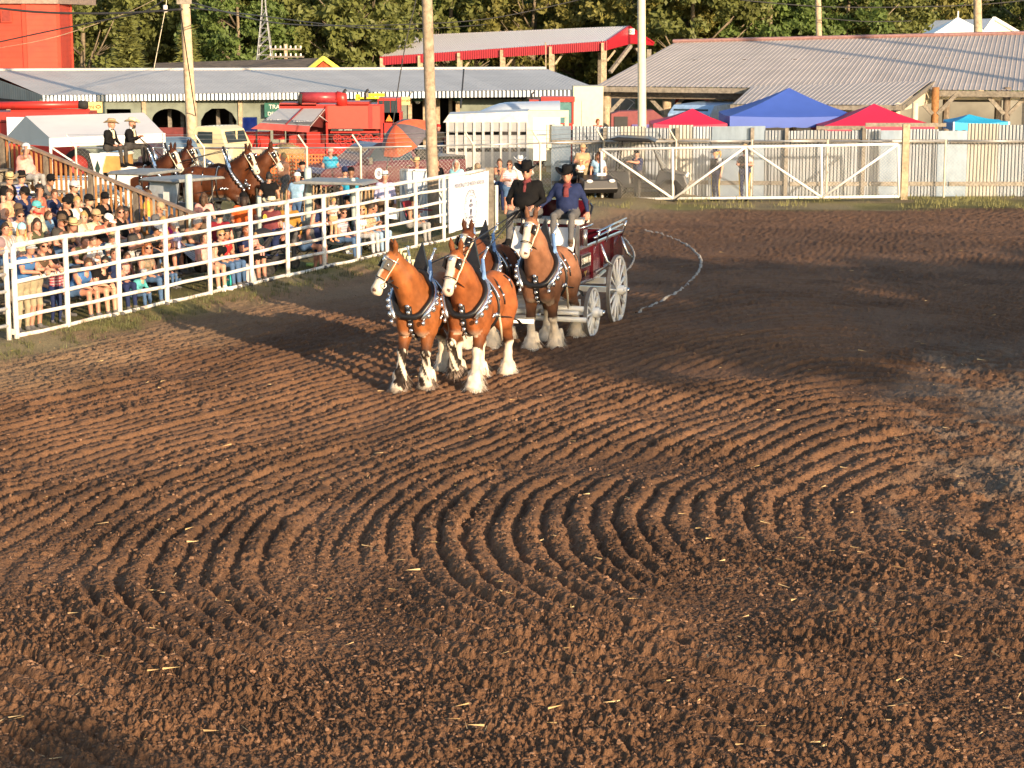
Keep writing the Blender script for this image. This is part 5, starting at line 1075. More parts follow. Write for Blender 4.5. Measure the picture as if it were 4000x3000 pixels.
def harness(hs, B, K, lead=True, flowers=False, rig=1):
    po, fd, up_, lt = K['poll'], K['fd'], K['up'], K['lt']
    def strap(pts, w_, mat, nm, par=hs, closed=False, fl=.3, ups=None): b = MB(); b.tube(pts, w_, 6, closed=closed, flat=fl, up=ups); return b.build(nm, mat, par, True)
    def hoop(c, u, v, a0, a1, n, off=.012, far=.8): return [B.skin(c, Vector(u)*cos(a0+(a1-a0)*i/n)+Vector(v)*sin(a0+(a1-a0)*i/n), far, off) for i in range(n+1)]
    br = put('bridle', None, hs) if False else None
    # bridle
    c = po+fd*.07; strap(hoop(c, lt, up_, -.5, pi+.5, 12, .012, .3), .022, CREAMS if not lead else SILVER, 'brow_band', fl=.45)
    c = po+fd*.40; strap(hoop(c, lt, up_, 0, 2*pi, 16, .010, .3)[:-1], .019, BLACK, 'nose_band', closed=True, fl=.5)
    c = po+fd*.425; strap(hoop(c, lt, up_, .6, pi-.6, 10, .014, .3), .008, SILVER, 'nose_trim')
    for s in (1, -1):
        p = [B.skin(po+fd*t_-up_*.03, lt*s, .3, .012) for t_ in (.0, .1, .2, .3, .4, .47)]; strap(p, .017, CREAMS if s*1 > 0 or True else BLACK, 'cheek_strap', fl=.5)
        b = MB(); q = po+fd*.165+lt*s*.125+up_*.055; b.box(q, (.15, .012, .13), M=Matrix((fd, lt, up_)).transposed()); b.build('blinder', BLACK, hs)
        b = MB(); b.blob(q+lt*s*.012, (.03, .014, .03), 8); b.build('blinder_stud', SILVER, hs, True)
        q = B.skin(po+fd*.48-up_*.05, lt*s, .3, .015); b = MB(); b.tube([q+fd*.045*cos(i*pi/5)+up_*.045*sin(i*pi/5) for i in range(10)], .009, 5, closed=True); b.build('bit_ring', SILVER, hs, True)
    b = MB(); q = B.skin(po+fd*.10, up_, .3, .008); b.blob(q, (.05, .035, .014), 10, M=Matrix((fd, lt, up_)).transposed()); b.build('brow_medal', SILVER, hs, True)
    # forelock and mane along the crest
    b = MB(); cr = [B.skin(Vector((.40, 0, 1.75)), (-.2, 0, 1), .4, .0)]+[B.skin(Vector((.40, 0, 1.75)).lerp(po, t_), (-.75, 0, .66), .4, .0) for t_ in (.25, .45, .65, .85)]+[po+Vector((-.02, 0, .10))]
    b.tube(spline(cr, 5), [.045+.02*sin(i*1.9)+.0 for i in range(len(spline(cr, 5)))], 8, flat=.8); b.build('mane', MANE, hs, True)
    if flowers:
        for t_ in (.35, .5, .65, .8):
            q = B.skin(Vector((.40, 0, 1.75)).lerp(po, t_), (-.75, 0, .66), .4, .04); b = MB(); b.lathe([(.008, 0), (.012, .06), (.035, .10), (.04, .125), (.02, .13)], q, 8); b.build('mane_flower', M('cream_flower', (.75, .68, .45), .6), hs, True)
    # collar: padded black ring leaning back, silver hames and a tall pointed housing
    cc = Vector((.60, 0, 1.64)); ax = Vector((.62, 0, .78)).normalized(); v_ = Vector((-.55, 0, .835)).normalized(); u_ = Vector((0, 1, 0)); v_ = Vector((-.56, 0, .83)).normalized()
    ring = hoop(cc, u_, v_, 0, 2*pi, 28, .035, .75)[:-1]; b = MB(); b.tube(ring, .052, 10, closed=True); b.build('collar', BLACK, hs, True)
    fwd = u_.cross(v_).normalized(); fwd = fwd if fwd.x > 0 else -fwd
    for s in (1, -1):
        pts = [B.skin(cc, u_*s*cos(a)+v_*sin(a), .75, .085)+fwd*.0 for a in (-1.15, -.85, -.5, -.15, .2, .55, .85, 1.1)]
        b = MB(); b.tube(pts+[pts[-1]+Vector((-.06, s*.03, .22)), pts[-1]+Vector((-.10, s*.07, .34))], [.036, .042, .040, .036, .034, .030, .027, .024, .020, .016], 8); b.build('hame', SILVER, hs, True)
        b = MB(); q = pts[-1]+Vector((-.11, s*.075, .36)); b.blob(q, .03, 8); b.build('hame_knob', SILVER, hs, True)
        b = MB()
        for a, r_ in ((-1.15, .04), (-.95, .045), (-.72, .05), (-.5, .045), (-.3, .04), (-.1, .03)): q = B.skin(cc, u_*s*cos(a)+v_*sin(a), .75, .12); b.blob(q, (r_, r_*.8, r_), 8, jit=.3)
        b.build('collar_ornament', SILVER, hs, True)
        strap([pts[-1]+Vector((-.02, s*.02, .2)), pts[-2]+Vector((.04, s*.03, -.02)), pts[-3]+Vector((.05, s*.03, -.06)), pts[-4]+Vector((.04, s*.03, -.1))], .030, RIB, 'ribbon', fl=.4)
        strap([pts[-2]+Vector((.05, s*.02, .05)), pts[-3]+Vector((.07, -s*.02, -.08)), pts[-3]+Vector((.06, s*.06, -.20))], .026, RIB, 'ribbon', fl=.4)
        # trace from the collar back along the flank
        pt = [B.skin(Vector((x_, 0, z_)), (0, s, 0), .8, .02) for x_, z_ in ((.46, 1.17), (.2, 1.14), (-.1, 1.10), (-.4, 1.05))]+[Vector((-.85, s*.34, .93)), Vector((-1.15, s*.30, .80))]
        strap(pt, .030, BLACK, 'trace', fl=.4)
        b = MB(); q = B.skin(Vector((.44, 0, 1.18)), (0, s, 0), .8, .03)
        for i in range(5): b.blob(q+Vector((-.05*i+.05, 0, .015*(i % 2))), (.03, .02, .03), 7, jit=.3)
        b.build('trace_buckle', SILVER, hs, True)
    top = B.skin(cc, v_, .8, .03); b = MB(); b.prism([top+Vector((.07, .24, -.20)), top+Vector((.0, .15, .02)), top+Vector((-.06, .07, .24)), top+Vector((-.12, 0, .46)), top+Vector((-.06, -.07, .24)), top+Vector((.0, -.15, .02)), top+Vector((.07, -.24, -.20))], (0, 0, 0), (-.06, 0, -.01)); b.build('housing', BLACK, hs)
    # breast strap with medals, girth, back strap with silver spots
    cs = [B.skin(Vector((.5, 0, z_)), (1, 0, 0), .8, .018) for z_ in (1.40, 1.30, 1.20, 1.10, 1.0, .92)]+[B.skin(Vector((.45, 0, 1.1)), (.4, 0, -1), .8, .02)]
    strap(cs, .058, BLACK, 'breast_strap', fl=.35)
    for q in cs[:6]: b = MB(); b.blob(q+Vector((.026, 0, 0)), (.018, .036, .034), 9); b.build('medal', SILVER, hs, True)
    g = hoop(Vector((.16, 0, 1.30)), (0, 1, 0), (0, 0, 1), 0, 2*pi, 22, .014, .8)[:-1]; strap(g, .034, BLACK, 'girth', closed=True, fl=.35)
    g = hoop(Vector((.14, 0, 1.30)), (0, 1, 0), (0, 0, 1), .25, pi-.25, 14, .035, .8); strap(g, .024, SILVER, 'saddle_pad', fl=.5)
    bs = [B.skin(Vector((x_, 0, 1.3)), (0, 0, 1), .8, .014) for x_ in (.14, -.1, -.35, -.6, -.82)]; strap(bs, .026, BLACK, 'back_strap', fl=.4)
    for x_ in (-.28, -.55):
        g = hoop(Vector((x_, 0, 1.35)), (0, 1, 0), (0, 0, 1), -.25, pi+.25, 14, .012, .8); strap(g, .02, BLACK, 'hip_strap', fl=.4)
        for i in (2, 4, 10, 12): b = MB(); b.blob(g[i], (.03, .03, .03), 7); b.build('spot', SILVER, hs, True)
    for s in (1, -1):
        b = MB(); q = B.skin(Vector((.16, 0, 1.42)), (0, s, .25), .8, .02); b.tube([q, q+Vector((-.06, s*.02, -.25)), q+Vector((-.16, s*.03, -.55)), q+Vector((-.30, s*.0, -.80))], [.016, .022, .022, .014], 6, flat=.4); b.build('side_strap', CREAMS, hs, True)
    b = MB(); q = Vector((-.93, 0, 1.52)); b.tube([q, q+Vector((-.10, 0, .02)), q+Vector((-.13, .01, -.14))], [.07, .075, .03], 8); b.build('tail_bob', MANE, hs, True)
def FLg(dx=0, lift=0, y=.19): return ((.50, y, 1.02), (.52+dx*.55, y*.97, .60), (.50+dx, y*.93, .21), (.55+dx, y*.93, .02))
def legpose(fl, fr, hl, hr):
    def front(y, m):
        return {'plant': ((.50, y, 1.0), (.53, y, .60), (.50, y, .21), (.56, y, .03)), 'reach': ((.52, y, 1.0), (.70, y, .64), (.80, y, .25), (.90, y, .05)), 'back': ((.48, y, 1.0), (.44, y, .60), (.26, y, .26), (.27, y, .05)),
                'lift': ((.54, y, 1.02), (.84, y, .76), (.72, y, .40), (.60, y, .28)), 'step': ((.52, y, 1.0), (.66, y, .64), (.62, y, .27), (.66, y, .08))}[m]
    def hind(y, m):
        return {'plant': ((-.52, y, .98), (-.80, y, .60), (-.74, y, .21), (-.68, y, .03)), 'reach': ((-.44, y, .96), (-.52, y, .58), (-.42, y, .21), (-.34, y, .04)), 'back': ((-.58, y, .98), (-1.0, y, .64), (-1.08, y, .26), (-1.05, y, .06))}[m]
    return [front(.19, fl), front(-.19, fr), hind(.19, hl), hind(-.19, hr)]
HEAD = rad(-90-19.5)                               # the hitch comes towards the viewer, bearing left
def horse(name_label, loc, rz, pose, group, flowers=False, sc_=1., **k):
    me, B, K = horse_mesh(pose, **k); o = put('horse', me, None, label=name_label, cat='horse', group=group); o.location = (loc[0], loc[1], .02); o.rotation_euler = (0, 0, rz); o.scale = (sc_,)*3
    for i, (e, kn, f, g) in enumerate(pose):
        f, g = Vector(f), Vector(g); gd = (g-f).normalized(); rs = random.Random(i+7); b = MB(); w_ = k.get('socks', (1, 1, 1, 1))[i]
        for q in range(420):
            a = rs.uniform(0, 2*pi); t_ = rs.uniform(-.25, .75); rr2 = .085+.045*max(0, t_); c = f+(g-f)*t_+Vector((cos(a)*rr2-.03, sin(a)*rr2, 0)); out = Vector((cos(a)-.35, sin(a), 0))
            d = (gd*1.0+out*rs.uniform(.4, 1.5)+Vector((0, 0, -.5))).normalized()*rs.uniform(.09, .25); e_ = Vector((-sin(a), cos(a), 0))*rs.uniform(.007, .018); p = c+d
            p.z = max(p.z, .012); b.add([c-e_, c+e_, p], [(0, 1, 2)])
        b.build('feathering', M('white_feathering', (.60, .53, .44), .8, var=.45, scale=14) if w_ else M('dark_feathering', (.20, .15, .12), .8, var=.6, scale=9), o, kind='stuff')
    harness(o, B, K, flowers=flowers); return o
g1 = 'four horse team pulling the maroon wagon'
horse('leading bay horse with cream flowers in its mane and head turned to the left', (-1.33, 32.35), HEAD, legpose('step', 'reach', 'plant', 'back'), g1, True, head_yaw=-.85, socks=(0, 0, 1, 1), seed=1, tint=(.27, .090, .027))
horse('leading bay horse with white blaze and tall white front legs', (-.50, 32.5), HEAD, legpose('reach', 'lift', 'plant', 'reach'), g1, head_yaw=-.12, socks=(1, 0, 1, 1), seed=2, tint=(.25, .078, .025))
horse('roan brown wheel horse with white face directly in front of the wagon', (.68, 36.25), HEAD+.03, legpose('back', 'plant', 'back', 'reach'), g1, head_yaw=-.12, head_up=.16, socks=(1, 1, 1, 1), seed=3, tint=(.22, .10, .055))
horse('dark bay wheel horse half hidden behind the leading pair', (-.38, 36.5), HEAD+.03, legpose('plant', 'reach', 'reach', 'back'), g1, head_yaw=-.35, head_up=-.08, socks=(1, 1, 1, 1), seed=4, tint=(.11, .035, .015))
g2 = 'four horse team crossing behind the crowd'
BD = rad(-8)
def pos(px, D): return (XD(px, D, 1.2), D)
horse('bay horse in front of the white wagon nearest the two men', pos(550, 58.2), BD, legpose('plant', 'lift', 'plant', 'reach'), g2, head_yaw=-.45, head_up=-.02, seed=5, tint=(0.056, 0.017, 0.007))
horse('bay horse with bright white face beside the green-topped post', pos(612, 59.4), BD, legpose('lift', 'plant', 'reach', 'plant'), g2, head_yaw=-.1, head_up=.0, seed=6, tint=(0.044, 0.013, 0.006))
horse('bay lead horse with lifted foreleg behind the orange shirt', pos(838, 57.6), BD, legpose('step', 'lift', 'back', 'reach'), g2, head_yaw=-.35, head_up=-.02, seed=7, tint=(0.067, 0.020, 0.007))
horse('bay lead horse nosing towards the woman in the peach top', pos(925, 58.8), BD, legpose('lift', 'plant', 'plant', 'reach'), g2, head_yaw=-.0, head_up=-.04, seed=8, tint=(0.071, 0.022, 0.008))
# ================================================================ MAROON WAGON AND ITS DRIVERS
WC = Vector((.70, 37.75, 0)); WF = Vector((-sin(rad(18)), -cos(rad(18)), 0)); wrz = math.atan2(WF.y, WF.x)
wg_ = thing('show_wagon', 'maroon show wagon with white spoked wheels and chrome trim', 'wagon', WC, wrz)
WAGW = M('wagon_white_enamel', (.88, .88, .87), .25, var=.04, coat=.3)
MARP = M('maroon_lacquer', (.075, .006, .012), .22, var=.05, coat=.6); GOLD = M('gold_line', (.55, .36, .10), .35, .6)
def wbox(nm, c, d, mat, par=wg_): b = MB(); b.box(c, d); return b.build(nm, mat, par)
def wheel(x, y, R_, par, n=14):
    o = bpy.data.objects.new('wheel', None); C.objects.link(o); o.parent = par; o.location = (x, y, R_); s = 1 if y > 0 else -1
    b = MB(); b.lathe([(R_-.06, -.03), (R_-.01, -.032), (R_-.01, .032), (R_-.06, .03), (R_-.06, -.03)], (0, 0, 0), 40, M=Matrix.Rotation(pi/2, 3, 'X')); b.build('rim', WAGW, o, 40)
    b = MB(); b.lathe([(R_-.008, -.034), (R_+.004, -.034), (R_+.004, .034), (R_-.008, .034)], (0, 0, 0), 40, M=Matrix.Rotation(pi/2, 3, 'X')); b.build('tyre', M('worn_steel_tyre', (.30, .28, .26), .5, .5), o, 40)
    b = MB(); b.tube([(0, -.14, 0), (0, .14, 0)], .095, 14); b.tube([(0, s*.12, 0), (0, s*.205, 0)], [.075, .055], 12); b.build('hub', WAGW, o, True)
    b = MB(); b.tube([(0, s*.20, 0), (0, s*.245, 0)], [.052, .045], 12); b.build('hub_cap', CHROME, o, True)
    sp = None
    for i in range(n):
        if sp is None: q = MB(); q.tube([(0, 0, .07), (0, .0, R_*.5), (0, 0, R_-.05)], [.032, .024, .030], 8, flat=.8); sp = q.mesh('spoke', WAGW, True)
        c = put('spoke', sp, o); c.rotation_euler = (0, 2*pi*i/n+.1, 0)
    return o
for y in (.84, -.84): wheel(.0, y, .475, wg_, 12); wheel(-1.78, y, .68, wg_, 14)
HW = .62; XF, XB = .30, -3.0
b = MB(); b.prism([(XF, 0, .98), (XF, 0, 1.68), (XB, 0, 1.72), (XB, 0, 1.16), (-1.2, 0, 1.12), (-.9, 0, .98)], (0, HW-.035, 0), (0, HW, 0)); b.build('side_panel', MARP, wg_)
b = MB(); b.prism([(XF, 0, .98), (XF, 0, 1.68), (XB, 0, 1.72), (XB, 0, 1.16), (-1.2, 0, 1.12), (-.9, 0, .98)], (0, -HW, 0), (0, -HW+.035, 0)); b.build('side_panel', MARP, wg_)
b = MB(); b.slab([(XF, -HW, 1.16), (XF, HW, 1.16), (XB, HW, 1.16), (XB, -HW, 1.16)], .05); b.build('floor', MARP, wg_)
wbox('front_panel', (XF+.015, 0, 1.26), (.04, 2*HW-.01, .62), MARP); wbox('rear_panel', (XB-.0, 0, 1.45), (.04, 2*HW-.01, .56), MARP)
wbox('seat_box', (-.18, 0, 1.90), (.72, 2*HW-.06, .46), MARP); wbox('seat_cushion', (-.14, 0, 2.165), (.60, 2*HW+.06, .09), M('cream_cushion', (.70, .68, .62), .6)); wbox('seat_back', (-.49, 0, 2.36), (.06, 2*HW-.0, .34), MARP)
b = MB(); b.slab([(.18, -.60, 2.05), (.18, .60, 2.05), (.62, .60, 1.42), (.62, -.60, 1.42)], .04); b.build('toe_board', WAGW, wg_); wbox('foot_board', (.45, 0, 1.42), (.60, 1.2, .04), WAGW)
wbox('toe_board_edge', (.73, 0, 1.43), (.03, 1.24, .05), WAGW)
wbox('dash_post', (XF+.03, HW+.025, 1.52), (.10, .05, 1.22), M('brushed_steel', (.45, .46, .48), .3, .9)); wbox('dash_post', (XF+.03, -HW-.025, 1.52), (.10, .05, 1.22), MATS['brushed_steel'])
for y in (HW+.012, -HW-.012):
    for z in (1.015, 1.66):
        b = MB(); b.beam((XF, y, z), (XB if z > 1.1 else -.9, y, z+(.04 if z > 1.1 else 0)), .022, .035); b.build('side_trim', SILVER, wg_)
    b = MB(); b.beam((-.95, y, 1.12), (XB, y, 1.2), .022, .03); b.build('side_trim', SILVER, wg_)
    for x_ in (-.72, -1.45, -2.2): b = MB(); b.beam((x_, y, 1.02 if x_ > -.9 else 1.15), (x_, y, 1.68), .03, .05); b.build('side_rib', MARP, wg_)
    for z, off in ((1.78, .0), (1.90, .07)):
        b = MB(); b.tube([(-.85, y+off*(1 if y > 0 else -1), z), (XB+.05, y+off*(1 if y > 0 else -1), z+.06)], .024, 8); b.build('hand_rail', CHROME, wg_, True)
    for x_ in (-.95, -1.7, -2.9):
        s = 1 if y > 0 else -1; b = MB(); b.tube([(x_, y, 1.62), (x_, y+.05*s, 1.80), (x_, y+.09*s, 1.93)], .018, 6); b.build('rail_iron', CHROME, wg_, True)
    for x_ in (-1.25, -2.75): s = 1 if y > 0 else -1; b = MB(); b.tube([(x_, y+.02*s, 1.62), (x_+.05, y+.10*s, 1.45), (x_, y+.14*s, 1.30), (x_-.05, y+.24*s, 1.20)], [.02, .03, .03, .022], 8); b.build('side_iron', SILVER, wg_, True)
    s = 1 if y > 0 else -1; b = MB(); b.tube([(-.1, y+.02*s, 2.12), (-.18, y+.1*s, 2.26), (-.35, y+.1*s, 2.42), (-.5, y+.02*s, 2.46)], .022, 8); b.build('arm_rail', BLACK, wg_, True); b = MB(); b.tube([(.2, y+.01*s, 2.06), (.0, y+.16*s, 2.10), (-.3, y+.12*s, 2.10)], .02, 6); b.build('step_iron', CHROME, wg_, True)
    b = MB(); b.cyl((-.02, y+.05*s, 1.72), (-.02, y+.05*s, 2.02), .05, 10); b.build('side_lamp', MATS['brushed_steel'], wg_, True)
# name plates with the lettering S BAR H
for y, r in ((HW+.02, pi), (-HW-.02, 0)):
    s = 1 if y > 0 else -1; b = MB(); b.box((-.22, y, 1.42), (.62, .02, .24)); b.build('name_plate', M('plate_black', (.012, .012, .012), .4), wg_); b = MB()
    for z in (1.305, 1.535): b.box((-.22, y+.012*s, z), (.62, .012, .014))
    for x_ in (-.525, .085): b.box((x_, y+.012*s, 1.42), (.014, .012, .24))
    b.build('plate_border', SILVER, wg_); text('S BAR H', .17, 'lettering', M('letter_silver', (.75, .72, .62), .4), wg_, (-.22, y+.016*s, 1.42), (pi/2, 0, r), .004)
    b = MB(); zc = 1.17
    b.add([(-.22-.12, y, zc+.05), (-.22+.12, y, zc+.05), (-.22+.04, y, zc), (-.22, y, zc-.06), (-.22-.04, y, zc)], [(0, 1, 2, 3, 4)]); o = b.build('emblem', GOLD, wg_); o.location = (0, .004*s, 0)
# running gear
for x_, R_ in ((0, .475), (-1.78, .68)):
    b = MB(); b.box((x_, 0, R_), (.10, 1.56, .10)); b.build('axle', WAGW, wg_); b = MB(); b.box((x_, 0, R_+.17), (.13, 1.2, .12)); b.build('bolster', WAGW, wg_)
    for y in (.45, -.45): b = MB(); b.tube([(x_+.5, y, R_+.30), (x_, y, R_+.24), (x_-.5, y, R_+.30)], .035, 6); b.build('leaf_spring', WAGW, wg_, True); b = MB(); b.tube([(x_, y, R_+.25), (x_+.12, y*1.1, .96)], .03, 6); b.build('spring_hanger', WAGW, wg_, True)
b = MB(); b.lathe([(.28, -.03), (.34, -.03), (.34, .03), (.28, .03), (.28, -.03)], (0, 0, .72), 24); b.build('fifth_wheel', WAGW, wg_, 40)
b = MB(); b.tube([(.1, 0, .50), (-1.8, 0, .66)], .05, 8); b.build('reach_pole', WAGW, wg_, True)
for z, x_, l in ((.62, .62, 1.7), (.44, .78, 1.9)): b = MB(); b.tube([(x_, -l/2, z), (x_, l/2, z)], .05, 8); b.build('doubletree', WAGW, wg_, True)
for y in (.45, -.45): b = MB(); b.tube([(.80, y-.36, .56), (.80, y+.36, .56)], .04, 8); b.build('singletree', WAGW, wg_, True); b = MB(); b.box((.55, y, .56), (.5, .06, .06)); b.build('hound', WAGW, wg_)
b = MB(); b.tube([(.3, 0, .52), (1.9, .0, .72), (3.6, -.02, .86)], [.06, .055, .045], 8); b.build('tongue', WAGW, wg_, True)
b = MB(); b.tube([(4.0, -.95, .86), (4.0, .95, .86)], .04, 8); b.tube([(3.4, -.02, .86), (4.2, -.02, .84)], .04, 6); b.build('lead_bar', WAGW, wg_, True)
for y in (.12, -.12): b = MB(); b.tube([(.6, y, 1.45), (.75, y, 1.62), (.62, y, 1.78)], .016, 6); b.build('whip_socket', CHROME, wg_, True)
# ---- drivers
def wpos(x, y, z): m = Matrix.Rotation(wrz, 3, 'Z'); return WC+m @ Vector((x, y, z))
DRV = lambda nm, arms, yaw, fat, fx=0.: person_body(nm, (0, 0, .10), (.03, 0, .44), (.03, 0, .62), (.06, 0, .755), yaw, arms, [((.02, s*.10, .10), (.44, s*.15, .10), (.53, s*.15, -.30), (.68, s*.18, -.355)) for s in (1, -1)], fat, False, .12, h=.012)
BODY['drive'] = DRV('person', [arm_((.03, .20, .58), (.10, .29, .30), (.34, .20, .22), (.42, .14, .20), 1.3), arm_((.03, -.20, .58), (.10, -.29, .30), (.34, -.20, .22), (.42, -.14, .20), 1.3)], .05, 1.3)
BODY['ride'] = DRV('person', [arm_((.03, .195, .58), (.02, .30, .32), (.12, .36, .14), (.18, .37, .06), .7), arm_((.03, -.195, .58), (.02, -.32, .34), (.08, -.46, .20), (.12, -.52, .16), .4)], -.05, 1.06)
d1 = wpos(-.12, -.46, 2.19); d2 = wpos(-.12, .32, 2.19)
def neckwear(o, me_, mat, w_=.03, name='necktie'):
    b = MB(); b.tube([(.145, 0, .56), (.175, 0, .50), (.185, 0, .36)], [w_*.8, w_, w_*1.2], 6, flat=.3); return b.build(name, mat, o, True)
o = person('heavy driver in black suit, black hat and sunglasses holding the reins', 'drive', d1, wrz, 2, 'black', 'long', 'dgrey', 'long', 'black', 'fringe/white', 'cowboy/black', True, s=1.19, neckc='maroon', z=d1.z, neckline=True); neckwear(o, None, cl_('maroon'))
b = MB(); b.prism([(.150, .035, .57), (.190, .02, .40), (.170, .12, .40), (.135, .10, .58)], (0, 0, 0), (.012, 0, 0)); b.prism([(.150, -.035, .57), (.190, -.02, .40), (.170, -.12, .40), (.135, -.10, .58)], (0, 0, 0), (.012, 0, 0)); b.build('lapel', cl_('black'), o)
o = person('passenger in navy jacket and wide black cowboy hat on the wagon seat', 'ride', d2, wrz+.1, 2, 'navy', 'long', 'dgrey', 'long', 'brown', 'short/dark', 'cowboy/black', False, s=1.12, neckc='maroon', z=d2.z); neckwear(o, None, cl_('maroon'), .045, 'shirt_front')
# reins from the driver's hands to the bits
b = MB()
for (px, py, D) in ((1515, 1105, 31.2), (1745, 1095, 31.3), (2050, 945, 35.3), (2110, 945, 35.3), (1850, 950, 35.5)):
    e = A(px, py, D)-d1; m_ = Matrix.Rotation(wrz, 3, 'Z') @ Vector((.44, .0, .2)); b.tube([m_, (m_+e)/2+Vector((0, 0, -.12)), e], .012, 5)
b.build('reins', BLACK, None, True, loc=d1, label='long black driving reins running from the driver to the horses', cat='reins')
# ================================================================ VEHICLES AND THINGS BEYOND THE FENCE
RED = M('implement_red', (.48, .028, .022), .38, var=.10, scale=2, dirt=(.30, .03, .02), dscale=1.5); RED2 = M('dull_red', (.30, .03, .025), .5, var=.15)
GREYP = M('grey_panel', (.40, .41, .42), .5, var=.05); ALU = M('trailer_aluminium', (.33, .34, .36), .45, .4, var=.1, scale=1.5)
def tyre(par, x, y, R_, w_, rim=None, n=20):
    o = bpy.data.objects.new('wheel', None); C.objects.link(o); o.parent = par; o.location = (x, y, R_); m_ = Matrix.Rotation(pi/2, 3, 'X')
    b = MB(); b.lathe([(R_*.62, -w_/2), (R_*.94, -w_/2), (R_, -w_*.3), (R_, w_*.3), (R_*.94, w_/2), (R_*.62, w_/2)], (0, 0, 0), n, M=m_); b.build('tyre', RUBBER, o, 40)
    b = MB(); b.lathe([(0, -w_*.36), (R_*.18, -w_*.38), (R_*.3, -w_*.28), (R_*.62, -w_*.42), (R_*.62, w_*.42), (R_*.3, w_*.28), (0, w_*.36)], (0, 0, 0), n, M=m_); b.build('rim', rim or SILVER, o, 40); return o
def shell(par, name, prof, w_, mat, taper=None, y0=0):              # side profile pushed across, upper points drawn in
    n = len(prof); V = []; zmax = max(p[1] for p in prof); zmin = min(p[1] for p in prof)
    for s in (-1, 1):
        for x, z in prof: k = 1-(taper or 0)*max(0, (z-zmin)/(zmax-zmin)-.5)*2; V.append((x, y0+s*w_/2*k, z))
    b = MB(); b.add(V, [tuple(range(n)), tuple(range(2*n-1, n-1, -1))]+[(i, n+i, n+(i+1) % n, (i+1) % n) for i in range(n)])
    me = b.mesh(name, mat); o = put(name, me, par); md = o.modifiers.new('round', 'BEVEL'); md.width = .035; md.segments = 2; md.limit_method = 'ANGLE'; return o
def quadpart(par, name, q, mat, t=.015): b = MB(); b.slab(q, t); return b.build(name, mat, par)
def bx(par, name, c, d, mat, rz=0): b = MB(); b.box(c, d, rz); return b.build(name, mat, par)
def tb(par, name, pts, r, mat, n=8): b = MB(); b.tube(pts, r, n); return b.build(name, mat, par, True)
# ---- white frame tent
t = thing('frame_tent', 'long white frame tent with peaked roof standing behind the white wagon', 'tent', (XD(400, 68), 68, 0)); O = Vector(t.location)
TW = M('white_tarp', (.74, .72, .70), .6, var=.04, scale=1.5, bump=.1, bscale=3)
def tp_(px, py, D): return A(px, py, D)-O
r0, r1, e0, e1 = tp_(100, 453, 70), tp_(562, 440, 70), tp_(196, 540, 67), tp_(640, 520, 67); b0, b1 = tp_(30, 530, 73), tp_(480, 515, 73)
b = MB(); b.grid(lambda u, v: (e0*(1-u)+e1*u)*(1-v)+(r0*(1-u)+r1*u)*v+Vector((0, 0, -.06*sin(pi*u)*sin(pi*v))), 14, 6); b.grid(lambda u, v: (b0*(1-u)+b1*u)*(1-v)+(r0*(1-u)+r1*u)*v, 6, 3); b.build('roof', TW, t, True)
b = MB(); z = Vector((0, 0, -.30)); b.slab([e0+z, e1+z, e1, e0], .01); b.build('valance', TW, t); b = MB(); b.add([e0+z*.9, b0+z*.9, b0, r0, e0], [(0, 1, 2, 3, 4)]); b.build('gable_cloth', TW, t)
for p in (e0, e1, (e0+e1)/2, b0, b1): tb(t, 'leg', [(p.x, p.y, 0), (p.x, p.y, p.z)], .05, WHITE)
b = MB(); b.beam(e0+Vector((0, .1, -.3)), e0+Vector((1.2, .1, -1.1)), .05, .05); b.build('brace', WHITE, t)
# ---- white wagon of the second team
t = thing('show_wagon', 'white show wagon with a tall carved seat end and dark diamond behind the railing', 'wagon', (XD(400, 58.6, 1), 58.6, 0), BD); WW = M('white_wagon_paint', (.70, .69, .66), .35, var=.05); m2 = Matrix.Rotation(BD, 3, 'Z')
bx(t, 'body', (-.75, 0, 1.05), (2.5, 1.2, .62), WW); bx(t, 'front_box', (.72, 0, 1.15), (.62, 1.2, .85), WW); bx(t, 'seat_box', (.48, 0, 1.85), (.55, 1.15, .5), M('amber_panel', (.45, .26, .08), .5)); bx(t, 'seat', (.48, 0, 2.12), (.62, 1.2, .09), WW)
b = MB(); b.prism([(-.05, 0, .95), (.32, 0, .95), (.26, 0, 1.3), (.24, 0, 1.7), (.38, 0, 2.15), (-.12, 0, 2.15), (.0, 0, 1.7), (-.02, 0, 1.3)], (0, -.66, 0), (0, -.58, 0)); b.build('seat_end', WW, t)
b = MB(); b.add([(.12, -.67, 1.95), (.20, -.67, 1.72), (.12, -.67, 1.49), (.04, -.67, 1.72)], [(0, 1, 2, 3)]); b.build('diamond', M('dark_green_paint', (.02, .045, .04), .4), t)
tb(t, 'side_rail', [(-.1, -.62, 1.50), (-.6, -.62, 1.46), (-1.9, -.62, 1.46)], .04, SILVER); b = MB(); b.lathe([(.0, -.02), (.30, -.03), (.42, 0), (.30, .03), (0, .02)], (1.0, -.50, 1.55), 16, M=Matrix.Rotation(pi/2, 3, 'X'), sy=.55); b.build('dash', WW, t)
b = MB(); b.tube([(.45+.52*cos(a), -.64, .62+.52*sin(a)) for a in [pi*i/10 for i in range(11)]], [.13]*11, 6, flat=.25); b.build('fender', M('pale_blue_paint', (.42, .50, .56), .4), t, True)
for x_, y_, R_ in ((.55, .7, .45), (.55, -.7, .45), (-1.5, .7, .6), (-1.5, -.7, .6)): wheel(x_, y_, R_, t, 12)
tb(t, 'tongue', [(.9, 0, .6), (3.9, 0, .85)], .05, WW)
for i in range(4): bx(t, 'side_slat', (-.75, -.61, .85+i*.13), (2.4, .02, .10), WW)
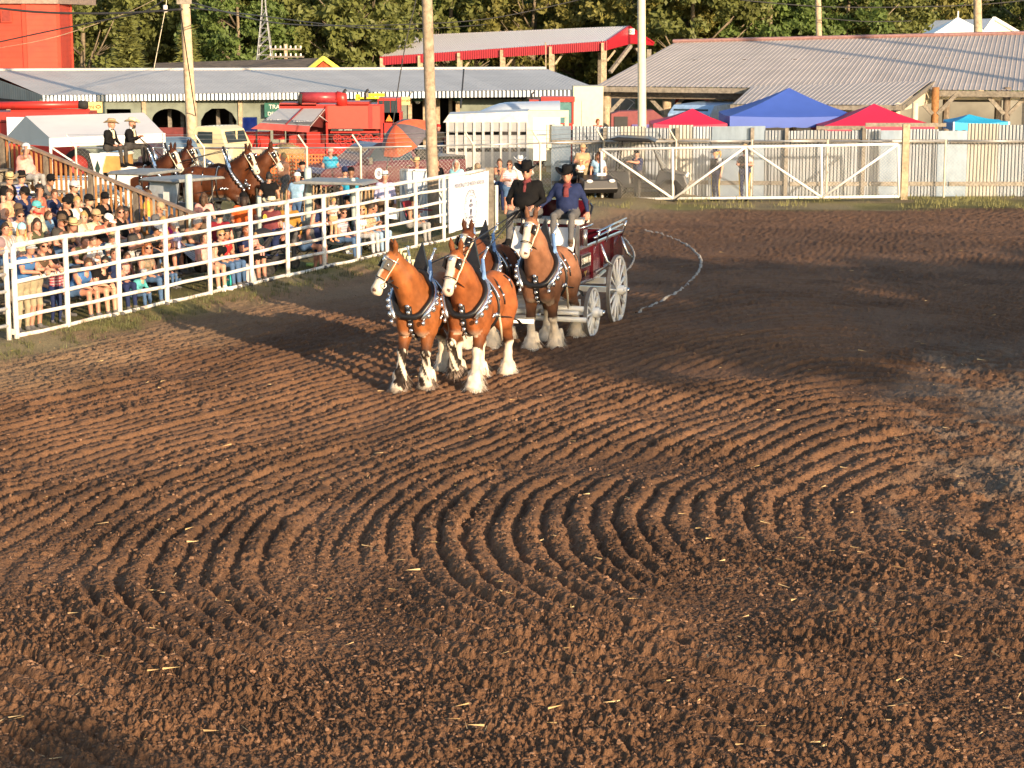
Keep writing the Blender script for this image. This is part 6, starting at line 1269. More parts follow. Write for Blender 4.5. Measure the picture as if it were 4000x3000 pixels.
# ---- red auger machine at the far left
t = thing('auger_machine', 'red harvester with a long unloading auger in front of the barn at the left edge', 'machine', (XD(170, 76), 76, 0)); O = Vector(t.location)
tb(t, 'auger_tube', [tp_(-60, 414, 76) if False else A(-60, 413, 76)-O, A(308, 408, 76)-O], .145, RED, 14); tb(t, 'auger_spout', [A(308, 408, 76)-O, A(342, 410, 76)-O], .15, RUBBER, 12)
a = A(-60, 445, 76.2)-O; c = A(350, 445, 76.2)-O; bx(t, 'body', ((a.x+c.x)/2, .8, a.z-.10), (c.x-a.x, 1.6, .36), RED2); bx(t, 'lower_body', ((a.x+c.x)/2-.3, .9, 1.2), (c.x-a.x-.9, 1.6, 1.9), RED); bx(t, 'hopper_edge', ((a.x+c.x)/2+.5, .2, a.z+.13), ((c.x-a.x)*.75, .1, .12), RED)
bx(t, 'white_panel', (A(75, 500, 75.4)-O)+Vector((0, 0, 0)), (.9, .05, .8), M('panel_white_blue', (.55, .62, .72), .5)); tyre(t, -1.8, -.1, .7, .5, RED2); tyre(t, 1.4, -.1, .6, .45, RED2)
# ---- vintage vehicles
def vintage(name, label, px, D, rz, mat, prof_cab, w_, wins, group=None, extra=None, sc_=1.):
    t = thing(name, label, 'truck' if 'truck' in name else 'car', (XD(px, D), D, 0), rz, group, sc_); shell(t, 'body', prof_cab, w_, mat, .12)
    for q in wins: quadpart(t, 'window', q, GLASS, .02)
    return t
CRM = M('cream_truck_paint', (.66, .58, .36), .3, var=.04, coat=.4)
t = thing('vintage_truck', 'cream vintage truck with rounded cab parked before the barn arches', 'truck', (XD(868, 73), 73, 0), rad(-28))
shell(t, 'cab', [(-.75, .75), (-.75, 1.55), (-.70, 2.0), (-.55, 2.18), (.25, 2.20), (.52, 2.08), (.72, 1.62), (.80, 1.5), (.80, .75)], 1.6, CRM, .16); shell(t, 'hood', [(.75, .75), (.78, 1.48), (1.6, 1.38), (1.95, 1.2), (2.0, .75)], 1.0, CRM, .25)
quadpart(t, 'side_window', [(-.50, -.775, 1.60), (.18, -.775, 1.60), (.16, -.73, 2.0), (-.46, -.73, 2.0)], GLASS); quadpart(t, 'windscreen', [(.735, -.60, 1.62), (.735, .60, 1.62), (.60, .56, 2.02), (.60, -.56, 2.02)], GLASS)
b = MB(); b.box((.68, 0, 1.82), (.05, .05, .46)); b.build('screen_bar', CRM, t)
for s in (1, -1): b = MB(); b.blob((1.35, s*.68, .85), (.62, .22, .34), 12); b.build('fender', CRM, t, True); tyre(t, 1.4, s*.72, .40, .2, CRM); tyre(t, -1.9, s*.75, .42, .22, CRM); b = MB(); b.blob((1.85, s*.5, 1.2), (.09, .1, .1), 8); b.build('headlight', CHROME, t, True)
bx(t, 'box', (-1.9, 0, 1.05), (2.2, 1.5, .5), CRM); bx(t, 'bumper', (2.15, 0, .6), (.08, 1.5, .12), CHROME); bx(t, 'stripe', (0, -.805, 1.42), (1.5, .01, .03), RED2)
BLU = M('dusty_blue_paint', (.10, .16, .24), .3, var=.06, coat=.3)
t = thing('vintage_car', 'dark blue-grey vintage car parked between the white tent and the thick pole', 'car', (XD(688, 72), 72, 0), rad(-60))
shell(t, 'body', [(-1.9, .5), (-1.9, 1.05), (-1.2, 1.2), (1.0, 1.2), (1.9, 1.02), (2.0, .5)], 1.5, BLU, .1); shell(t, 'cabin', [(-1.3, 1.15), (-1.1, 1.6), (-.7, 1.82), (.3, 1.84), (.55, 1.7), (.85, 1.18)], 1.4, BLU, .3)
quadpart(t, 'windscreen', [(.72, -.55, 1.3), (.72, .55, 1.3), (.52, .46, 1.68), (.52, -.46, 1.68)], GLASS); quadpart(t, 'side_window', [(-.9, -.66, 1.25), (.4, -.66, 1.25), (.25, -.56, 1.66), (-.7, -.56, 1.66)], GLASS); bx(t, 'grille', (2.0, 0, .85), (.05, .6, .5), CHROME)
for s in (1, -1): tyre(t, 1.3, s*.72, .36, .2); tyre(t, -1.3, s*.72, .36, .2); b = MB(); b.blob((1.3, s*.62, .72), (.55, .25, .3), 10); b.build('fender', BLU, t, True); b = MB(); b.blob((1.98, s*.5, 1.0), (.1, .12, .12), 8); b.build('headlight', CHROME, t, True)
# ---- red implements beside the combine
t = thing('red_implement', 'heap-like bright red seeder with spiky frames left of the combine', 'machine', (XD(955, 74), 74, 0)); rr_ = random.Random(3)
bx(t, 'frame', (0, 0, 1.2), (1.9, .8, .14), RED)
for i in range(9): x_ = -.85+i*.21; tb(t, 'tine', [(x_, -.2, 1.2), (x_+.05, -.55, 1.5+rr_.uniform(-.2, .3)), (x_-.1, -.75, .9)], .035, RED, 5)
for i in range(4): bx(t, 'hopper', (-.7+i*.48, .1, 1.62), (.40, .6, .62), RED); 
for x_ in (-.8, .8): tyre(t, x_, .1, .5, .25, RED2)
t = thing('barrel', 'blue plastic barrel between the red seeder and the barn', 'barrel', (XD(980, 79), 79, 0)); b = MB(); b.lathe([(0, 2.2), (.28, 2.2), (.30, 1.6), (.30, 1.0), (.28, .0)], (0, 0, 0), 14); b.build('drum', M('blue_plastic', (.03, .06, .35), .4), t, True)
# ---- red combine harvester
t = thing('combine_harvester', 'big red combine harvester with a raised grey side panel and yellow beacon', 'combine', (XD(1270, 75), 75, 0)); O = Vector(t.location)
def cpt(px, py, D=75): return A(px, py, D)-O
def cbox(nm, p0, p1, dep, mat, D=75, y=0):
    a, c = cpt(p0[0], p0[1], D), cpt(p1[0], p1[1], D); b = MB(); b.box(((a.x+c.x)/2, a.y+dep/2+y, (a.z+c.z)/2), (abs(c.x-a.x), dep, abs(a.z-c.z))); return b.build(nm, mat, t)
cbox('upper_body', (1090, 408), (1500, 440), 2.0, RED); cbox('side_panel', (1278, 413), (1492, 503), .12, M('paler_red_panel', (.50, .065, .045), .45, var=.05), y=-.1); cbox('side_stripe', (1440, 414), (1456, 500), .02, RED2, y=-.12); cbox('panel_label', (1294, 501), (1420, 511), .02, DARK, y=-.13)  # side panel is a slightly paler red than the body
text('case  combine', .085, 'panel_lettering', WHITE, t, cpt(1350, 506)+Vector((0, -.16, 0)), (pi/2, 0, 0), .003)
for px in (1278, 1492): cbox('frame_post', (px-5, 413), (px+6, 640), .14, RED, y=-.12)
cbox('engine_bay', (1110, 440), (1490, 660), 1.6, M('dark_red_interior', (.10, .012, .010), .7), y=.5); cbox('lower_rail', (1060, 560), (1500, 600), .4, RED); cbox('sill', (1290, 512), (1490, 520), .3, RED)
q0, q1, q2, q3 = cpt(1090, 424, 74.6), cpt(1270, 424, 74.6), cpt(1212, 492, 72.6), cpt(1018, 480, 72.6)
b = MB(); b.slab([q3, q2, q1, q0], .05); b.build('raised_panel', GREYP, t); b = MB(); f_ = lambda a, c, k: a*(1-k)+c*k; up3 = Vector((0, -.02, .02))
b.slab([f_(q0, q3, .76)+up3, f_(q1, q2, .76)+up3, f_(q1, q2, .95)+up3, f_(q0, q3, .95)+up3][::-1], .01); b.build('panel_band', M('band_grey', (.14, .14, .14), .5), t); b = MB(); b.beam(f_(q0, q1, .52)+up3, f_(q3, q2, .52)+up3, .05, .03); b.build('panel_seam', RED2, t)
for s_, k in (('power', .22), ('beautiful', .8)):
    p = f_(f_(q0, q3, .85), f_(q1, q2, .85), k)+up3*2; nq = (q1-q0).cross(q3-q0).normalized(); xq = (q1-q0).normalized(); yq = nq.cross(xq) if nq.z < 0 else (-nq).cross(xq); yq = (q0-q3).normalized(); nq = xq.cross(yq)
    text(s_, .20, 'panel_lettering', WHITE, t, p+nq*.02, Matrix((xq, nq.cross(xq), nq)).transposed().to_euler(), .002)
b = MB(); b.slab([q3, q2, q2+Vector((-.05, .1, -.22)), q3+Vector((-.35, .1, -.20))], .04); b.build('panel_lip', M('lip_red', (.42, .09, .09), .5), t)
b = MB(); b.slab([q1, q2, cpt(1262, 500, 75.2), cpt(1275, 440, 75.2)], .03); b.build('open_side', M('dark_red_interior', (.1, .01, .01), .7), t)
tb(t, 'panel_strut', [f_(q1, q2, .4), cpt(1285, 480)], .02, GREYP); tb(t, 'unload_auger', [cpt(1175, 380), cpt(1318, 381)], .20, M('auger_maroon', (.30, .035, .045), .35), 14); tb(t, 'auger_elbow', [cpt(1314, 378), cpt(1334, 380), cpt(1336, 412)], [.22, .24, .2], RED, 12); cbox('bin_rim', (1092, 402), (1235, 414), 1.6, RED2); cbox('bin_rim', (1330, 398), (1440, 412), 1.6, RED)
tb(t, 'auger_boot', [cpt(1168, 382), cpt(1182, 384)], .23, RUBBER, 10)
for px in (1345, 1432): tb(t, 'exhaust', [cpt(px-5, 385), cpt(px-6, 365), cpt(px+2, 353), cpt(px+8, 350)], .045, DARK, 8)
cbox('beacon_bar', (1437, 367), (1498, 379), .5, M('beacon_yellow', (.75, .50, .02), .4), y=.4); cbox('pre_cleaner', (1388, 369), (1405, 392), .3, M('beacon_yellow', (.75, .5, .02), .4)); cbox('step_rail', (1400, 380), (1480, 386), .2, MATS['beacon_yellow'])
cbox('cab', (1474, 384), (1560, 480), 1.5, RED, y=.1)
for p0, p1 in ((1480, 1496), (1499, 1524), (1527, 1553)): cbox('cab_window', (p0, 393), (p1, 440), .03, GLASS, y=.06)
cbox('cab_body', (1500, 440), (1566, 520), 1.4, RED, y=.1); b = MB(); p = cpt(1520, 462)+Vector((0, .02, 0)); b.prism([p+Vector((-.13, 0, -.11)), p+Vector((.13, 0, -.11)), p+Vector((0, 0, .13))], (0, 0, 0), (0, -.02, 0)); b.build('slow_triangle', M('reflector_orange', (.8, .2, .03), .4), t)
for i, (px, py, r_) in enumerate(((1318, 540, .14), (1350, 552, .20), (1392, 545, .24), (1440, 540, .16), (1470, 548, .13))):
    p = cpt(px, py)+Vector((0, -.05, 0)); b = MB(); b.tube([p+Vector((r_*cos(a), 0, r_*sin(a))) for a in [2*pi*k/16 for k in range(16)]], .022, 5, closed=True)
    for k in range(3): b.beam(p-Vector((r_*cos(k*1.05), 0, r_*sin(k*1.05))), p+Vector((r_*cos(k*1.05), 0, r_*sin(k*1.05))), .03, .03)
    b.build('pulley', RED, t)
for x0, z0, x1, z1 in ((1300, 525, 1420, 560), (1360, 530, 1480, 560), (1310, 560, 1450, 528)): tb(t, 'belt', [cpt(x0, z0)+Vector((0, -.03, 0)), cpt(x1, z1)+Vector((0, -.03, 0))], .022, RED2, 5)
for px, py, w_ in ((1085, 525, 44), (1140, 545, 30), (1225, 540, 60), (1245, 590, 40)): cbox('bracket', (px-w_/2, py-22), (px+w_/2, py+22), .3, RED if w_ != 30 else RED2, y=.3)
tyre(t, 2.6, .6, .85, .6, MATS['beacon_yellow']); tyre(t, -1.0, .8, .6, .4, RED2)
# ---- round hay bale
t = thing('hay_bale', 'round straw bale behind the orange mesh barrier', 'bale', (XD(1125, 71.5), 71.5, 0), .4); b = MB(); b.lathe([(0, -.6), (.68, -.6), (.8, -.52), (.82, 0), (.8, .52), (.68, .6), (0, .6)], (0, 0, .8), 30, M=Matrix.Rotation(pi/2, 3, 'X'))
b.build('bale', M('hay', (.26, .20, .10), .95, var=.4, scale=20, bump=.8, bscale=45), t, True); b = MB()
for _ in range(900):
    a = R.uniform(0, 2*pi); yv = R.uniform(-.6, .6); c = Vector((.82*cos(a), yv, .8+.82*sin(a))); d = Vector((R.uniform(-1, 1), R.uniform(-1, 1), R.uniform(-1, 1)))*.09; b.add([c, c+d, c+d*.5+Vector((.012, .012, .02))], [(0, 1, 2)])
b.build('loose_straw', MATS['hay'], t, kind='stuff')
# ---- maroon pickup
t = thing('pickup_truck', 'dark maroon pickup truck behind the chain link fence under the orange umbrella', 'truck', (XD(1490, 68.6), 68.6, 0), rad(180+32)); MPK = M('pickup_maroon', (.085, .018, .025), .25, var=.05, coat=.5)
shell(t, 'body', [(-2.8, .55), (-2.8, 1.25), (-.9, 1.27), (1.3, 1.20), (2.55, 1.10), (2.75, .95), (2.75, .5)], 1.92, MPK, .06); shell(t, 'cab', [(-.95, 1.2), (-.85, 1.80), (-.65, 1.88), (.45, 1.88), (.75, 1.75), (1.45, 1.18)], 1.75, MPK, .22)
for s in (1, -1):
    quadpart(t, 'side_window', [(-.75, s*.85, 1.28), (.02, s*.85, 1.28), (.0, s*.73, 1.76), (-.70, s*.73, 1.76)][::s], GLASS); quadpart(t, 'side_window', [(.12, s*.85, 1.28), (1.0, s*.85, 1.28), (.62, s*.74, 1.70), (.10, s*.73, 1.76)][::s], GLASS)
    tyre(t, 1.75, s*.86, .40, .26); tyre(t, -1.8, s*.86, .40, .26); bx(t, 'door_handle', (-.55, s*.965, 1.10), (.18, .03, .04), CHROME); bx(t, 'door_handle', (.22, s*.965, 1.10), (.18, .03, .04), CHROME); bx(t, 'mirror', (1.0, s*1.06, 1.32), (.12, .2, .22), CHROME); bx(t, 'sill_step', (0, s*.97, .48), (2.0, .12, .07), CHROME)
    b = MB(); b.add([(.62+.16*cos(k*pi/8), s*.985, .88+.19*sin(k*pi/8)) for k in range(16)], [tuple(range(16))]); b.build('door_emblem', WHITE, t); b = MB(); b.add([(.62+.07*cos(k*pi/8), s*.99, .88+.10*sin(k*pi/8)) for k in range(16)], [tuple(range(16))]); b.build('emblem_mark', INK, t)
quadpart(t, 'windscreen', [(1.36, -.74, 1.24), (1.36, .74, 1.24), (.80, .64, 1.72), (.80, -.64, 1.72)], GLASS); bx(t, 'bed_cover', (-1.9, 0, 1.30), (1.8, 1.7, .12), BLACK); bx(t, 'bed_bag', (-1.4, .3, 1.46), (.8, .9, .32), BLACK)
# ---- orange umbrella
up0 = A(1590, 640, 66.2); t = thing('umbrella', 'large tilted umbrella with orange and grey panels beside the centre pole', 'umbrella', (up0.x, up0.y, 0), .3); b = MB(); c_ = Vector((0, 0, up0.z+.75)); tilt = Matrix.Rotation(rad(-38), 3, 'Y') @ Matrix.Rotation(rad(18), 3, 'X')
for i in range(8):
    a0, a1 = 2*pi*i/8, 2*pi*(i+1)/8; b = MB()
    b.grid(lambda u, v: c_+tilt @ Vector((.92*v*cos(a0*(1-u)+a1*u)*(1-.06*sin(pi*u)), .92*v*sin(a0*(1-u)+a1*u)*(1-.06*sin(pi*u)), .72-.62*v**1.8)), 4, 6); b.build('panel', M('umbrella_orange', (.62, .12, .05), .6) if i % 3 else M('umbrella_grey', (.10, .09, .11), .6), t, True)
tb(t, 'shaft', [c_+tilt @ Vector((0, 0, .78)), c_+tilt @ Vector((0, 0, -.9))], .018, DARK)
# ---- livestock trailer with a pale boat-like trailer behind it
t = thing('livestock_trailer', 'silver slatted livestock trailer with cream rear frame behind the chain link', 'trailer', (XD(1950, 73), 73, 0)); O = Vector(t.location)
def lpt(px, py, D=73): return A(px, py, D)-O
x0, x1 = lpt(1742, 500).x, lpt(2068, 500).x; z1, z0 = lpt(1800, 478).z, .5
for za, zb in ((z1-.33, z1), (z1-.92, z1-.45), (.5, z1-1.05)): bx(t, 'side_panel', ((x0+x1)/2, 0, (za+zb)/2), (x1-x0, .05, zb-za), ALU)
for i in range(10): x_ = x0+(x1-x0)*(i+.2)/9.4; bx(t, 'side_post', (x_, -.05, (z0+z1)/2), (.09, .07, z1-z0), M('post_alu', (.55, .54, .52), .4, .4))
b = MB(); b.prism([(x0-.1, -.05, z1), (x0+.1, -.05, z1+.28), (x1, -.05, z1+.40), (x1+.1, -.05, z1)], (0, 0, 0), (0, 2.0, 0)); b.build('roof', M('trailer_roof', (.52, .52, .53), .4), t); bx(t, 'far_side', ((x0+x1)/2, 1.9, 1.5), (x1-x0, .05, 1.8), DARK)
xr = lpt(2215, 500).x
for c, d in (((x1+.06, .0, 1.55), (.16, .12, 2.3)), ((xr, .5, 1.55), (.14, .12, 2.3)), (((x1+xr)/2, .25, z1+.30), (xr-x1+.1, .5, .24)), (((x1+xr)/2+.2, .25, 1.3), (.08, .1, 1.9)), (((x1+xr)/2+.3, .3, .8), (xr-x1-.5, .1, .12)), (((x1+xr)/2+.35, .3, 1.45), (xr-x1-.6, .1, .14))): bx(t, 'rear_frame', c, d, CREAM)
quadpart(t, 'rear_gate', [((x1+xr)/2-.05, .36, .5), (xr-.05, .6, .5), (xr-.05, .6, z1-.1), ((x1+xr)/2-.05, .36, z1-.1)], CREAM, .04)
for x_ in (-1.0, -.1): tyre(t, x_, -.1, .36, .22)
t = thing('camper_trailer', 'long pale blue and white streamlined trailer behind the livestock trailer', 'trailer', (XD(1985, 79), 79, 0)); O = Vector(t.location)
b = MB(); xs = np.linspace(-2.0, 2.0, 18); V = []
for i, x_ in enumerate(xs):
    k = i/17; hh = 2.2+.55*smooth(0, .5, np.array(k)).item()+.1*k; w_ = .75+.35*min(1, k*2)
    for a in np.linspace(0, pi, 9): V.append((x_, -w_*cos(a)*1.0, 1.6+(hh-1.6)*sin(a)**.6))
b.add(V, [(9*i+j, 9*i+9+j, 9*i+10+j, 9*i+j+1) for i in range(17) for j in range(8)]); b.build('body', M('pale_blue_shell', (.50, .58, .68), .35, .2, var=.06, scale=.8), t, True); bx(t, 'lower_body', (0, 0, 1.1), (4.0, 1.9, 1.0), WHITE); bx(t, 'window_band', (-1.2, -.86, 1.75), (1.3, .04, .22), DARK); tyre(t, .6, -.8, .36, .22)
# ---- red tractor, cream truck body, implements at the pavilion
t = thing('red_tractor', 'red tractor cab roof showing between the pale trailer and the cream truck', 'tractor', (XD(2160, 82), 82, 0)); O = Vector(t.location)
def kpt(px, py, D=82): return A(px, py, D)-O
p = kpt(2160, 388); bx(t, 'cab_roof', p+Vector((.2, .5, 0)), (1.35, 1.2, .20), RED); bx(t, 'hood', p+Vector((-.5, .5, -.06)), (.9, .9, .10), RED2); bx(t, 'cab_glass', p+Vector((.25, .5, -.55)), (1.1, 1.0, .85), M('cab_glass_teal', (.10, .22, .22), .1)); bx(t, 'body', p+Vector((0, .5, -1.3)), (1.6, 1.1, .7), RED); tb(t, 'exhaust', [p+Vector((-.85, .3, -.4)), p+Vector((-.85, .3, .2)), p+Vector((-.75, .3, .28))], .04, DARK); tyre(t, .6, -.1, .8, .4, RED2); tyre(t, -.8, 0, .5, .3, RED2)
bx(t, 'cab_post', p+Vector((.8, 0, -.5)), (.08, .08, 1.0), RED)
t = thing('cream_truck', 'boxy cream truck body with a round mirror left of the pavilion corner', 'truck', (XD(2300, 82.5), 82.5, 0)); O = Vector(t.location); a, c = kpt(2240, 372, 82.5), kpt(2356, 460, 82.5); bx(t, 'box', ((a.x+c.x)/2, 1.0, (a.z+.8)/2+.2), (c.x-a.x, 2, a.z-.5), CREAM); bx(t, 'cab', (a.x-.25, .9, 1.6), (.5, 1.8, 1.9), CREAM); p = kpt(2231, 410, 82.3); b = MB(); b.tube([p+Vector((.1*cos(k*pi/7), 0, .14*sin(k*pi/7))) for k in range(14)], .015, 5, closed=True); b.build('mirror', DARK, t); tyre(t, .3, -.1, .4, .25); bx(t, 'door_line', (a.x+.35, -.012, 1.9), (.03, .02, 1.6), GREYP)
t = thing('header_attachment', 'maroon tarped header with blue trim behind the iron fence under the pavilion', 'machine', (XD(2480, 84), 84, 0)); O = Vector(t.location); a, c = kpt(2388, 436, 84), kpt(2592, 436, 84)
b = MB(); b.prism([(a.x, 0, .6), (a.x, 0, a.z-.1), (a.x+.3, 0, a.z), (c.x-.4, 0, c.z+.05), (c.x, 0, c.z-.25), (c.x, 0, .6)], (0, 0, 0), (0, 1.2, 0)); b.build('tarp', M('maroon_tarp', (.20, .045, .05), .6), t); bx(t, 'grille', (a.x+.4, -.02, a.z-.55), (.55, .05, .7), DARK); bx(t, 'trim', ((a.x+c.x)/2+.35, -.03, a.z-.62), (c.x-a.x-1.0, .04, .2), M('blue_trim', (.10, .09, .30), .5)); text('MacDon', .20, 'lettering', WHITE, t, (a.x+1.05, -.06, a.z-.70), (pi/2, 0, 0), .003)
t = thing('old_red_truck', 'old red truck with cream roof parked inside the pavilion', 'truck', (XD(2705, 93), 93, 0), rad(-100)); shell(t, 'cab', [(-.8, .7), (-.8, 1.9), (-.5, 2.55), (.6, 2.55), (.95, 1.8), (.95, .7)], 1.7, RED, .12); shell(t, 'hood', [(.9, .7), (.95, 1.7), (2.1, 1.6), (2.1, .7)], 1.3, RED, .2); quadpart(t, 'windscreen', [(.99, -.6, 1.85), (.99, .6, 1.85), (.68, .55, 2.4), (.68, -.55, 2.4)], GLASS)
for s in (1, -1): tyre(t, 1.5, s*.8, .42, .25); tyre(t, -1.5, s*.8, .42, .25); b = MB(); b.blob((1.4, s*.8, 1.0), (.6, .25, .3), 10); b.build('fender', RED, t, True)
t = thing('blue_bus', 'pale blue and white bus front under the pavilion behind the red canopy', 'bus', (XD(2745, 86), 86, 0), rad(-115)); shell(t, 'body', [(-3, .6), (-3, 2.3), (-2.6, 2.5), (1.2, 2.45), (1.8, 2.1), (2.0, .6)], 2.0, M('bus_blue', (.30, .45, .66), .35), .1); quadpart(t, 'windscreen', [(1.86, -.8, 1.75), (1.86, .8, 1.75), (1.55, .75, 2.3), (1.55, -.75, 2.3)], GLASS)
for s in (1, -1): tyre(t, 1.2, s*.95, .45, .25); tyre(t, -1.8, s*.95, .45, .25)
t = thing('green_tractor', 'green spoked machine wheel and glass cab in the shade of the pavilion', 'tractor', (XD(2490, 92), 92, 0)); GRN = M('machine_green', (.10, .22, .05), .5); o_ = wheel(-.9, -.3, 1.1, t, 10); o_.location.z = 1.5
bx(t, 'cab', (.5, .2, 1.9), (1.3, 1.1, 1.5), M('cab_glass_green', (.20, .26, .20), .15)); bx(t, 'cab_roof', (.5, .2, 2.7), (1.5, 1.3, .15), GRN); bx(t, 'body', (.2, .3, .9), (2.4, .8, .7), GRN); tyre(t, 1.2, -.4, .8, .4, GRN)
for i, (px, c_) in enumerate(((3745, (.55, .2, .2)), (3800, (.45, .4, .36)), (3855, (.5, .15, .12)))):
    lab = ['red and white dirt bike parked at the left under the right end of the pavilion', 'pale sport bike in the middle under the right end of the pavilion', 'orange-red dirt bike at the right under the right end of the pavilion'][i]
    t = thing('motorbike', lab, 'motorbike', (XD(px, 85.5), 85.5, 0), rad(200+i*14), 'motorbikes under the pavilion'); m_ = M('bike_paint_%s' % 'abc'[i], c_, .3)
    tyre(t, .65, 0, .32, .12); tyre(t, -.65, 0, .32, .14); shell(t, 'fairing', [(-.5, .75), (-.75, 1.05), (-.1, .85), (.3, 1.1), (.65, .95), (.3, .6)], .28, m_); tb(t, 'fork', [(.65, 0, .32), (.42, 0, 1.05)], .03, CHROME); tb(t, 'handlebar', [(.38, -.35, 1.15), (.42, 0, 1.08), (.38, .35, 1.15)], .018, DARK); shell(t, 'engine', [(-.35, .3), (-.35, .65), (.3, .65), (.3, .3)], .3, DARK); shell(t, 'saddle', [(-.65, .88), (-.7, .98), (.05, .93), (.05, .85)], .22, BLACK)
# ---- side-by-sides behind the gate
def utv(label, px, D, rz, roof=True):
    t = thing('utility_vehicle', label, 'utv', (XD(px, D), D, 0), rz, None, 1.13 if roof else 1.)
    for x_ in (.85, -.85):
        for s in (1, -1): tyre(t, x_, s*.62, .34, .26, DARK)
    shell(t, 'body', [(-1.35, .42), (-1.35, .88), (-.35, .88), (-.3, .55), (.4, .55), (.5, .92), (1.25, .80), (1.35, .5), (1.2, .36)], 1.2, BLACK, .1); shell(t, 'seat', [(-.45, .7), (-.55, 1.2), (-.4, 1.2), (-.32, .82), (.05, .82), (.05, .7)], 1.1, DARK)
    for s in (1, -1):
        if roof: tb(t, 'roll_bar', [(.62, s*.55, .9), (.25, s*.55, 1.75), (-.65, s*.55, 1.78), (-.75, s*.55, .88)], .028, DARK)
        b = MB(); b.blob((1.30, s*.38, .76), (.05, .12, .06), 8); b.build('headlight', WHITE, t, True); b = MB(); b.blob((1.26, s*.5, .60), (.05, .05, .07), 6); b.build('marker', M('marker_amber', (.7, .3, .03), .4), t)
    if roof: shell(t, 'roof', [(.42, 1.74), (.2, 1.84), (-.7, 1.88), (-.95, 1.82), (-.8, 1.76)], 1.35, BLACK, 0); quadpart(t, 'windscreen', [(.64, -.52, .95), (.64, .52, .95), (.36, .5, 1.5), (.36, -.5, 1.5)], M('dusty_screen', (.25, .27, .28), .15), .01)
    return t
utv('black side-by-side with a roof parked behind the left end of the white gate', 2510, 67.45, rad(-8)); t = utv('dark open utility vehicle right of the passenger in navy', 2300, 67.0, rad(-75), False)
bx(t, 'number_plate', (1.37, 0, .98), (.03, .3, .09), WHITE)
# ---- golf carts along the snow fence
def cart(label, px, D, rz, mat, glass=True):
    t = thing('golf_cart', label, 'golf cart', (XD(px, D), D, 0), rz)
    for x_ in (.8, -.8):
        for s in (1, -1): tyre(t, x_, s*.52, .25, .2)
    shell(t, 'body', [(-1.15, .35), (-1.15, .85), (-.3, .85), (-.25, .4), (.45, .4), (.65, .9), (1.1, .75), (1.2, .35)], 1.1, mat, .1); shell(t, 'seat', [(-.5, .82), (-.62, 1.25), (-.48, 1.25), (-.38, .92), (.0, .92), (.0, .82)], 1.0, BLACK)
    for x_, xt in ((.62, .42), (-.75, -.75)):
        for s in (1, -1): tb(t, 'roof_post', [(x_, s*.5, .85), (xt, s*.5, 1.86)], .022, DARK)
    shell(t, 'roof', [(-1.15, 1.86), (-1.05, 1.93), (.55, 1.95), (.75, 1.90), (.7, 1.86)], 1.25, M('cart_roof', (.22, .23, .23), .5), 0)
    if glass: quadpart(t, 'windscreen', [(.64, -.5, .9), (.64, .5, .9), (.46, .5, 1.84), (.46, -.5, 1.84)], M('milky_screen', (.34, .38, .42), .12), .01); b = MB(); b.box((.66, .25, 1.5), (.01, .2, .25)); b.build('permit', WHITE, t)
    return t
cart('golf cart with milky windscreen and grey roof below the second team', 700, 51.6, rad(-125), M('cart_dark', (.03, .035, .035), .4)); cart('dark golf cart behind the stair railing left of the milky windscreen', 560, 54.0, rad(-110), MATS['cart_dark'], False); cart('golf cart with curved dark roof behind the man holding the toddler', 1288, 50.8, rad(165), MATS['cart_dark'], False)
# ---- pale painted posts
for px, py, D, lab, h_ in ((741, 680, 50.0, 'pale green painted post in front of the golf cart windscreen', 0), (1013, 765, 52.5, 'short pale post behind the man in orange', 0), (1205, 655, 51.5, 'thick pale green post with a worn top beside the man in light blue', 0), (1381, 695, 50.5, 'slim pale post behind the golf cart roof', 0)):
    zt = A(px, py, D).z; r_ = .095 if px in (741, 1205) else .06; b = MB(); b.tube([(0, 0, -.1), (0, 0, zt-.05), (0, 0, zt)], [r_, r_, r_*.8], 10); t = thing('painted_post', lab, 'post', (XD(px, D, 1), D, 0)); b.build('post', M('pale_green_paint', (.42, .50, .48), .7, var=.12, dirt=(.30, .33, .30), dscale=3), t, True)
# ---- things along the fence: chairs, strollers, bottles
def camp_chair(label, s_, d_, mat, rz=0, sc_=1.):
    p = FP(s_, d_); t = thing('camp_chair', label, 'chair', (p.x, p.y, FZ(p.x, p.y)), rzb-pi/2+rz, 'folding camp chairs along the fence', sc_)
    b = MB(); b.grid(lambda u, v: (-.25+.5*u, -.27+.54*v, .42-.05*sin(pi*v)), 4, 4); b.build('seat', mat, t, True); b = MB(); b.grid(lambda u, v: (-.25-.16*u, -.27+.54*v, .42+.46*u-.0), 4, 4); b.build('backrest', mat, t, True)
    for s in (1, -1): tb(t, 'leg', [(-.27, s*.3, .02), (.27, s*.3, .44)], .014, DARK, 6); tb(t, 'leg', [(.27, s*.3, .02), (-.27, s*.3, .44), (-.42, s*.3, .9)], .014, DARK, 6); bx(t, 'armrest', (.0, s*.31, .62), (.46, .06, .03), mat)
    return t
BLC = M('black_canvas', (.02, .02, .024), .8); RDC = M('red_canvas', (.30, .02, .03), .8); GRC = M('grey_canvas', (.30, .33, .36), .8)
